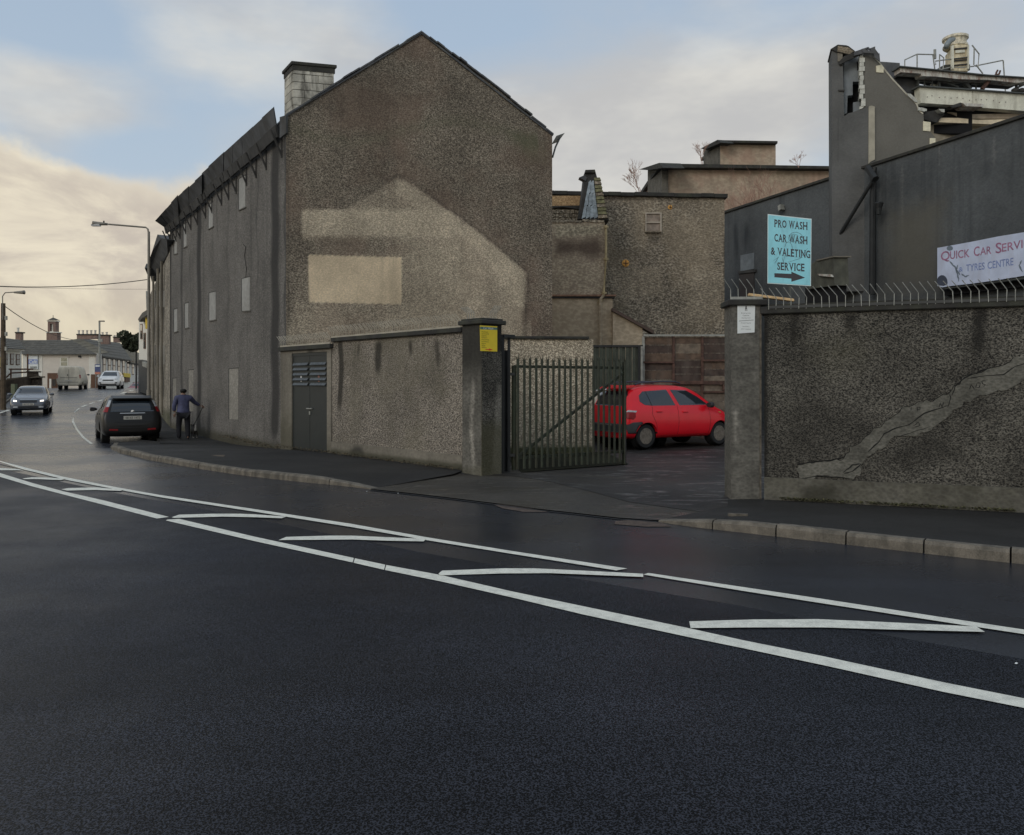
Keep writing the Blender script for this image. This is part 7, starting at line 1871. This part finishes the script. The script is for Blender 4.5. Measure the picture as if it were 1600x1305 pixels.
# chimneys of the cafe house
def chimney(root_label, px0, px1, y0, y1, Y, npots, mt=m_brick, pot=6, potm=None, cap=True):
    c = thing('chimney', root_label, 'chimney', P((px0 + px1) / 2, y1, Y))
    w_ = (px1 - px0) / F * Y
    a, b = P(px0, y1, Y), P(px1, y0, Y)
    MB().obox(a, (w_, 0, 0), (0, 0.5, 0), (0, 0, b.z - a.z)).build('stack', mt, c)
    if cap: MB().obox(P(px0 - 1, y0 + 0.6, Y - 0.1), ((px1 - px0 + 2) / F * Y, 0, 0), (0, 0.7, 0), (0, 0, 0.14)).build('capping', m_cop, c)
    for i in range(npots):
        q = P(px0 + (px1 - px0) * (i + 0.5) / npots, y0, Y + 0.3)
        h = pot / F * Y
        MB().lathe(q, [(0.13, 0), (0.11, h * 0.5), (0.12, h * 0.8), (0.15, h * 0.85), (0.15, h)], 10).build('chimney_pot', potm or m_pinkish, c)
    return c
chimney('small brick chimney with one slim pot at the left of the cafe roof', 24, 32.5, 520, 533, 91, 1, pot=8, potm=m_trimw)
chimney('wide brick chimney with five pale pots above the cafe house roof', 120, 152, 523, 530, 96, 5, pot=7)
chimney('brick chimney just right of the five-pot stack, behind the bridge lamp', 157, 170, 524, 538, 102, 2, mt=m_brick, pot=5)
chimney('plain brown chimney on the terrace roof beside the dark evergreen', 177, 188, 527, 535, 110, 3, pot=3)
# brick bell tower
YT = 150
bt = thing('bell_tower', 'red brick bell tower with a low pyramid roof behind the cafe house', 'tower', P(83, 545, YT))
def PXB(x0, x1, y0, y1, Y, dep, name, m, root, o=0):
    a = P(x0, y1, Y - o); return MB().obox(a, ((x1 - x0) / F * (Y - o), 0, 0), (0, dep, 0), (0, 0, (y1 - y0) / F * (Y - o))).build(name, m, root)
PXB(72.5, 89, 520, 548, YT, 1.3, 'lower_stage', m_brick, bt)
PXB(74.5, 78, 502, 520, YT, 1.1, 'corner_pier', m_brick, bt, 0.01); PXB(83.5, 87, 502, 520, YT, 1.1, 'corner_pier', m_brick, bt, 0.01)
PXB(78, 83.5, 518, 520, YT, 1.1, 'sill', m_trimw, bt, 0.02); PXB(78, 83.5, 502, 506, YT, 1.1, 'head', m_brick, bt, 0.0)
PXB(78, 80.5, 506, 518, YT, 0.2, 'louvre', m_bwin, bt, -0.8); PXB(81, 82.5, 506, 518, YT, 0.2, 'bell_frame', m_trimw, bt, -0.3)
PXB(71.5, 90, 518.7, 520, YT, 1.5, 'string_course', m_trimw, bt, 0.15); PXB(73.5, 88, 501.3, 502.6, YT, 1.3, 'cornice', m_trimw, bt, 0.1)
a, b_, c_, d_ = P(72.5, 501, YT - .3), P(88.5, 501, YT - .3), P(94.5, 501, YT + 1.4), P(79, 501, YT + 1.4); tp = P(83, 496, YT + 0.6)
MB().add([a, b_, c_, d_, tp], [(0, 1, 4), (1, 2, 4), (2, 3, 4), (3, 0, 4), (0, 3, 2, 1)]).build('roof', m_rf, bt)
MB().tube([tp, tp + up * 0.4], 0.05, 5).build('finial', m_blackst, bt)
# side house at the far left
YH = 66
HF = Plane((P(-40, HY, 58).x, 58), (P(34, HY, 68).x, 68))
hs = thing('side_house', 'cream two-storey house with brown windows behind the utility pole', 'house', (P(10, HY, 64).x, 64, 0.8))
slab([(-60, 543), (34, 548), (34, 612), (-60, 612)], HF, 6, 'front_wall', m_cream, hs)
slab([(-60, 540), (38, 545.5), (38, 548.5), (-60, 543.5)], HF, 0.6, 'gutter', m_trimw, hs, off=0.35)
tiles(hs, [HF.V(-60, 541, 0.5), HF.V(40, 546, 0.5), P(30, 531, 74), P(-60, 520, 66)], 6, m_rf)
for x0, x1, y0, y1 in ((9.5, 12.5, 552.5, 570), (16.5, 22, 552.5, 570), (25.5, 31, 553.5, 570.5), (-30, -24, 550, 570), (-14, -8, 550, 570)): window(hs, HF, x0, x1, y0, y1, m_bwin, m_win)
slab([(-3, 558), (3.5, 558), (3.5, 575), (-3, 575)], HF, 0.1, 'yellow_sign', mat('faded_yellow', A(200, 186, 120, 0.34), 0.7), hs, off=0.15)
slab([(-60, 566), (4, 574), (4, 576), (-60, 568)], HF, 1.2, 'awning', m_bwin, hs, off=0.9)
# bridge parapet and railings
YB = 61
pw = thing('bridge_parapet', 'low dark stone bridge parapet with stepped end behind the dark saloon', 'wall', P(30, 600, YB))
m_par = mat('dark_parapet_stone', A(56, 48, 40, 0.32), 0.9, vary=0.35, vscale=3, bump=0.02, bscale=12)
def pblock(pts, Y, name, m=m_par, th=0.5): return MB().prism([P(x, y, Y) for x, y in pts], (0, th, 0)).build(name, m, pw)
pblock([(-60, 592), (12, 594), (43, 589), (43, 628), (-60, 632)], YB, 'wall')
pblock([(10, 592), (30, 589.5), (56, 587), (60, 590), (60, 626), (10, 626)], YB + 0.6, 'wall')
pblock([(42, 581), (54, 581), (55, 588), (42, 588)], YB + 0.4, 'pier'); pblock([(41, 580), (55, 580), (55, 582), (41, 582)], YB + 0.3, 'pier_cap', th=0.8)
pblock([(10, 591.5), (60, 588), (60, 590), (10, 594)], YB + 0.2, 'coping', mat('parapet_coping', A(84, 76, 64, 0.32), 0.9), th=0.9)
random.seed(4)
for i in range(10):
    for j in range(3):
        x = 11 + i * 4.8 + (j % 2) * 2; pblock([(x, 594 + j * 5), (x + 4.2, 593.8 + j * 5), (x + 4.2, 598 + j * 5), (x, 598.3 + j * 5)], YB + 0.5 - random.uniform(0, .06), 'stone', th=0.3)
rl_ = thing('handrail', 'brown metal handrail on the bridge parapet in front of the side house', 'railing', P(30, 590, 63))
for pts in ([(14, 577), (52, 577)], [(16, 583), (46, 581.5)], [(17, 577), (17, 592)], [(43.2, 553), (43.2, 590)], [(16, 584), (10, 590)]):
    MB().tube([P(x, y, 62.6) for x, y in pts], 0.06, 5).build('rail', m_bwin, rl_)
PXB(17, 23, 600, 622, 52, 0.3, 'roadside_cabinet', m_pst, None)
cab = [o for o in bpy.data.objects if o.name == 'roadside_cabinet'][0]; tag(cab, 'small green roadside cabinet in front of the bridge parapet', 'cabinet')
cab.data.materials[0] = mat('cabinet_green', A(74, 78, 60, 0.33), 0.7)
# arched terrace on the right of the cafe house
YA, YA2 = 92, 128
TF = Plane(P(150, HY, YA).xy, P(222, HY, YA2).xy)
tf = thing('terrace_house', 'pale terrace with a row of tall dark windows running downhill beyond the white car', 'house', (P(185, HY, 108).x, 108, -2))
slab([(150, 556), (190, 562), (224, 568), (224, 640), (150, 640)], TF, 7, 'front_wall', m_cream, tf)
slab([(148, 554), (190, 560.5), (204, 562.5), (204, 564.5), (190, 562.5), (148, 556.5)], TF, 0.6, 'eaves', m_rf, tf, off=0.4)
slab([(204, 566), (224, 569.5), (224, 571), (204, 568)], TF, 0.6, 'eaves', m_rf, tf, off=0.4)
tiles(tf, [TF.V(148, 555, 0.4), TF.V(206, 563.5, 0.4), TF.V(188, 536, -5), TF.V(128, 529, -5)], 6, m_rf)
tiles(tf, [TF.V(204, 567, 0.4), TF.V(226, 570.5, 0.4), TF.V(218, 552, -5), TF.V(188, 538, -5)], 5, m_rf2)
for x, w_ in ((161, 4.5), (169, 4.2), (176.5, 4), (184, 4), (191.5, 3.6), (198.5, 3.4), (206.5, 3), (212, 2.8), (217.5, 2.6)):
    dy = (x - 161) * 0.135
    window(tf, TF, x, x + w_, 558 + dy, 582 + dy * 0.6, m_bwin, m_win)
for x in (208, 213, 218): window(tf, TF, x, x + 2.8, 597, 606, m_bwin, m_win, 0)
slab([(194, 583), (204, 584), (204, 590), (194, 589)], TF, 0.1, 'yellow_banner', mat('shop_yellow', A(190, 164, 60, 0.34), 0.7), tf, off=0.3)
slab([(196, 587), (203, 588), (203, 597), (196, 597)], TF, 0.1, 'shop_window', m_bwin, tf, off=0.2)
# white house with yellow projecting sign beside the mill
YW = 60
WH = Plane(P(235, HY, 56).xy, P(216, HY, 70).xy)
wh = thing('shop_house', 'narrow pale shop house with yellow projecting sign just beyond the old mill range', 'house', (P(226, HY, 62).x, 62, 0.6))
slab([(217, 496), (236, 486), (236, 640), (217, 625)], WH, 4, 'front_wall', m_trimw, wh)
slab([(215.5, 499), (222, 489), (236, 480), (236, 489), (222, 497), (217.5, 503)], WH, 4, 'roof', m_rf, wh, off=0.4)
MB().prism([P(227, 496, 57), P(232.5, 494, 57), P(232.5, 512, 57), P(227, 514, 57)], (0.02, 0.12, 0)).build('projecting_sign', mat('sign_golden', A(214, 184, 70, 0.34), 0.6), wh)
for x0, x1, y0, y1 in ((219, 222, 506, 530), (224, 227, 520, 545)): window(wh, WH, x0, x1, y0, y1, m_bwin, m_win)
slab([(216, 562), (236, 566), (236, 618), (216, 612)], WH, 0.5, 'dark_shopfront', m_blackst, wh, off=0.3)
slab([(222, 565), (229, 568), (229, 575), (222, 572)], WH, 0.2, 'ornament', m_galv, wh, off=0.5)
MB().tube([P(229, 455, 50), P(230, 485, 50)], 0.05, 5).build('cable_bracket', m_galv, wh)

# ================================================================== evergreen
def leafy(name, label, c, rx, rz_, n_, m, mt, group=None, ry_=None):
    t_ = thing(name, label, 'tree', Vector((c.x, c.y, gz(c.y))))
    MB().tube([Vector((c.x, c.y, gz(c.y))), Vector((c.x, c.y, c.z))], 0.10, 7, 0.06).build('trunk', mt, t_)
    rs = np.random.RandomState(5); cl = []
    for i in range(26):
        a = rs.uniform(0, 6.28); b = rs.uniform(-1, 1); r = rs.uniform(0.3, 0.85)
        cl.append((c.x + math.cos(a) * r * rx, c.y + math.sin(a) * r * (ry_ or rx), c.z + b * r * rz_, rs.uniform(0.25, 0.5)))
    v, f = [], []
    for i in range(n_):
        q = cl[rs.randint(len(cl))]; p = rs.normal(size=3); p /= np.linalg.norm(p); p = p * q[3] * rx * rs.uniform(0.5, 1) ** 0.5
        o = np.array(q[:3]) + p * np.array([1, 1, rz_ / rx]); a = rs.normal(size=3); a /= np.linalg.norm(a); b = np.cross(a, rs.normal(size=3)); b /= np.linalg.norm(b)
        s_ = rs.uniform(0.10, 0.22); k_ = len(v)
        v += [tuple(o - a * s_), tuple(o + b * s_ * .5), tuple(o + a * s_), tuple(o - b * s_ * .5)]; f.append((k_, k_ + 1, k_ + 2, k_ + 3))
    k = MB(); k.add(v, f); k.build('crown', m, t_, recalc=False)
m_ever = mat('evergreen_foliage', (0.045, 0.052, 0.028, 1), 0.9, vary=0.5, vscale=2.5)
leafy('evergreen_tree', 'dark evergreen tree between the terrace roofs and the pale shop house', P(213, 533, 76), 1.35, 0.95, 5200, m_ever, m_timb)

# ================================================================== pedestrian and dog
def skin_mesh(joints, edges, radii, level=2, root=0):
    me = bpy.data.meshes.new('sk'); me.from_pydata(joints, edges, [])
    ob = bpy.data.objects.new('sk', me); COL.objects.link(ob)
    ob.modifiers.new('skin', 'SKIN')
    if not me.skin_vertices: pass
    for i, r in enumerate(radii):
        me.skin_vertices[0].data[i].radius = r if isinstance(r, tuple) else (r, r)
        me.skin_vertices[0].data[i].use_root = (i == root)
    m = ob.modifiers.new('s', 'SUBSURF'); m.levels = level; m.render_levels = level
    dg = bpy.context.evaluated_depsgraph_get(); dg.update()
    out = bpy.data.meshes.new_from_object(ob.evaluated_get(dg))
    bpy.data.objects.remove(ob); bpy.data.meshes.remove(me)
    return out
def skin_part(name, parent, mt, pts, edges, radii, level=2, root=0):
    me = skin_mesh(pts, edges, radii, level, root); me.name = name
    me.materials.clear(); me.materials.append(mt); me.shade_smooth()
    o = bpy.data.objects.new(name, me); COL.objects.link(o); o.parent = parent
    return o
pb = G(286.5, 687.5, 0.05)
heading = math.atan2(0.86, -0.5) - math.pi / 2         # model faces +Y
ped = thing('person', 'person in a blue-grey jacket and dark trousers walking a small dog, seen from behind', 'person', (0, 0, 0))
m_skin = mat('skin', (0.32, 0.19, 0.13, 1), 0.6, vary=0.05)
m_jack = mat('blue_grey_jacket', A(50, 52, 72, 0.31), 0.75, vary=0.3, vscale=6, bump=0.01, bscale=9)
m_trou = mat('dark_trousers', A(16, 16, 20, 0.3), 0.9, vary=0.2)
m_hair = mat('black_hair', (0.008, 0.007, 0.006, 1), 0.7, vary=0.2)
m_shoe = mat('dark_shoes', (0.012, 0.012, 0.012, 1), 0.6)
H = [(0, 0, 0.90), (0, 0.01, 1.08), (0, 0.0, 1.28), (0, 0.0, 1.42), (0, 0.02, 1.50), (0, 0.03, 1.60),
     (-0.19, 0, 1.38), (-0.26, 0.02, 1.12), (-0.25, 0.10, 0.90), (0.19, 0, 1.38), (0.36, 0.14, 1.22), (0.56, 0.20, 1.10),
     (-0.10, 0, 0.86), (-0.12, 0.10, 0.48), (-0.12, 0.02, 0.09), (-0.12, 0.14, 0.04), (0.10, 0, 0.86), (0.12, -0.02, 0.48), (0.12, -0.14, 0.10), (0.12, -0.03, 0.04)]
E = [(0, 1), (1, 2), (2, 3), (3, 4), (4, 5), (3, 6), (6, 7), (7, 8), (3, 9), (9, 10), (10, 11), (0, 12), (12, 13), (13, 14), (14, 15), (0, 16), (16, 17), (17, 18), (18, 19)]
Rr_ = [(.16, .11), (.14, .10), (.16, .11), (.10, .08), .05, (.085, .10), .055, .042, .03, .055, .042, .03, .09, .058, .03, .02, .09, .058, .03, .02]
HB = H + [(0, 0.02, 1.66)]
skin_part('body', ped, m_skin, HB, E + [(5, 20)], Rr_ + [(.07, .085)])
# hands
for hx, hy, hz_, dx_, dy_, dz_ in ((-0.25, 0.11, 0.88, 0, 0.25, -1), (0.57, 0.205, 1.09, 0.8, 0.3, -0.3)):
    d = Vector((dx_, dy_, dz_)).normalized(); sdv = d.cross(Vector((0, 1, 0.2))).normalized(); o0 = Vector((hx, hy, hz_))
    pts = [tuple(o0), tuple(o0 + d * 0.06)]; ed = [(0, 1)]; rd = [(.03, .018), (.032, .016)]
    for i, (w_, l) in enumerate(((-0.028, .055), (-0.010, .068), (0.010, .064), (0.028, .05))):
        a = o0 + d * 0.075 + sdv * w_; pts += [tuple(a), tuple(a + d * l * 0.6), tuple(a + d * l * 0.8 + Vector((0, 0.02, -0.02)))]
        n_ = len(pts); ed += [(1, n_ - 3), (n_ - 3, n_ - 2), (n_ - 2, n_ - 1)]; rd += [.009, .008, .007]
    a = o0 + d * 0.02 + sdv * 0.04; pts += [tuple(a), tuple(a + d * 0.04 + sdv * 0.015)]; n_ = len(pts); ed += [(0, n_ - 2), (n_ - 2, n_ - 1)]; rd += [.010, .008]
    skin_part('hand', ped, m_skin, pts, ed, rd, 1)
J = [(0, 0, 0.84), (0, 0.01, 0.92), (0, 0.01, 1.08), (0, 0.0, 1.28), (0, 0.0, 1.42), (0, 0.01, 1.49), (-0.20, 0, 1.38), (-0.275, 0.02, 1.12), (-0.262, 0.09, 0.94), (0.20, 0, 1.38), (0.36, 0.135, 1.22), (0.53, 0.19, 1.115)]
skin_part('jacket', ped, m_jack, J, [(0, 1), (1, 2), (2, 3), (3, 4), (4, 5), (4, 6), (6, 7), (7, 8), (4, 9), (9, 10), (10, 11)], [(.225, .15), (.215, .155), (.195, .145), (.21, .15), (.13, .10), .07, .095, .075, .058, .095, .072, .052])
T = [(0, 0, 0.90), (-0.11, 0, 0.82), (-0.125, 0.10, 0.48), (-0.125, 0.03, 0.05), (0.11, 0, 0.82), (0.125, -0.01, 0.48), (0.125, -0.11, 0.06)]
skin_part('trousers', ped, m_trou, T, [(0, 1), (1, 2), (2, 3), (0, 4), (4, 5), (5, 6)], [(.19, .14), .115, .09, .075, .115, .09, .075])
skin_part('hair', ped, m_hair, [(0, 0.0, 1.53), (0, 0.0, 1.60), (0, 0.01, 1.68)], [(0, 1), (1, 2)], [(.095, .08), (.118, .125), (.10, .11)])
for x, y in ((-0.12, 0.08), (0.12, -0.07)): skin_part('shoe', ped, m_shoe, [(x, y - 0.07, 0.05), (x, y + 0.03, 0.045), (x, y + 0.14, 0.035)], [(0, 1), (1, 2)], [(.05, .045), (.05, .04), (.042, .03)], 1)
for x in (-0.032, 0.032): MB().lathe((x, 0.125, 1.615), [(0.002, -0.006), (0.012, 0.0), (0.002, 0.006)], 8, 'Y').build('eye', m_hole, ped)
MB().tube([(0, 0.12, 1.60), (0, 0.145, 1.575), (0, 0.125, 1.57)], 0.012, 5).build('nose', m_skin, ped)
ped.location = pb; ped.rotation_euler = (0, 0, heading); ped.scale = (1, 1, 0.985)
hand = Matrix.Translation(pb) @ Matrix.Rotation(heading, 4, 'Z') @ Vector((0.64, 0.23, 1.07))
# dog
db = G(303.5, 684.5, 0.05)
dog = thing('dog', 'small dark dog with white rump walking on the lead by the mill wall', 'dog', (0, 0, 0))
m_dog = mat('dark_fur', (0.035, 0.03, 0.026, 1), 0.9, vary=0.4, vscale=20); m_dogw = mat('white_fur', (0.5, 0.48, 0.44, 1), 0.9, vary=0.2, vscale=20)
D = [(0, -0.18, 0.26), (0, -0.02, 0.25), (0, 0.16, 0.26), (0, 0.26, 0.34), (0, 0.33, 0.40), (0, 0.42, 0.37), (0, -0.24, 0.34), (0, -0.25, 0.43)]
DE = [(0, 1), (1, 2), (2, 3), (3, 4), (4, 5), (0, 6), (6, 7)]; DR = [(.075, .085), (.085, .09), (.08, .10), .055, .062, .028, .022, .012]
for sx in (-1, 1):
    n_ = len(D); D += [(sx * 0.05, -0.17, 0.20), (sx * 0.055, -0.22, 0.11), (sx * 0.055, -0.19, 0.02)]; DE += [(0, n_), (n_, n_ + 1), (n_ + 1, n_ + 2)]; DR += [.04, .02, .02]
    n_ = len(D); D += [(sx * 0.05, 0.17, 0.18), (sx * 0.05, 0.17, 0.10), (sx * 0.05, 0.19, 0.02)]; DE += [(2, n_), (n_, n_ + 1), (n_ + 1, n_ + 2)]; DR += [.035, .02, .02]
skin_part('body', dog, m_dog, D, DE, DR, 1)
skin_part('rump_patch', dog, m_dogw, [(0, -0.235, 0.24), (0, -0.26, 0.34), (0, -0.265, 0.45)], [(0, 1), (1, 2)], [(.055, .07), .028, .016], 1)
for sx in (-1, 1): MB().add([(sx * 0.02, 0.33, 0.45), (sx * 0.06, 0.33, 0.44), (sx * 0.055, 0.34, 0.38)], [(0, 1, 2)]).build('ear', m_dog, dog, recalc=False)
for sx in (-1, 1): MB().tube([(sx * 0.055, -0.2, 0.08), (sx * 0.055, -0.185, 0.015)], 0.024, 6).build('paw', m_dogw, dog)
dog.location = db; dog.rotation_euler = (0, 0, heading)
collar = Matrix.Translation(db) @ Matrix.Rotation(heading, 4, 'Z') @ Vector((0, 0.24, 0.38))
o = MB().tube([hand, hand.lerp(collar, 0.5) - up * 0.03, collar], 0.011, 5).build('dog_lead', m_blackst, recalc=False); tag(o, 'thin dark dog lead stretched from the hand of the person to the dog', 'lead')
# bits on the road
k = MB()
for px, py in ((622, 771), (573, 768), (1588, 1037)):
    q = G(px, py, 0.012); a = random.uniform(0, 3); s_ = 0.005
    k.quad(q + Vector((-s_ * 2, 0, 0)), q + Vector((0, -s_, 0)), q + Vector((s_ * 2, 0, 0.004)), q + Vector((0, s_, 0.006)))
o = k.build('litter', m_wht, recalc=False); o['kind'] = 'stuff'
# buildings and hedge out of frame are left out
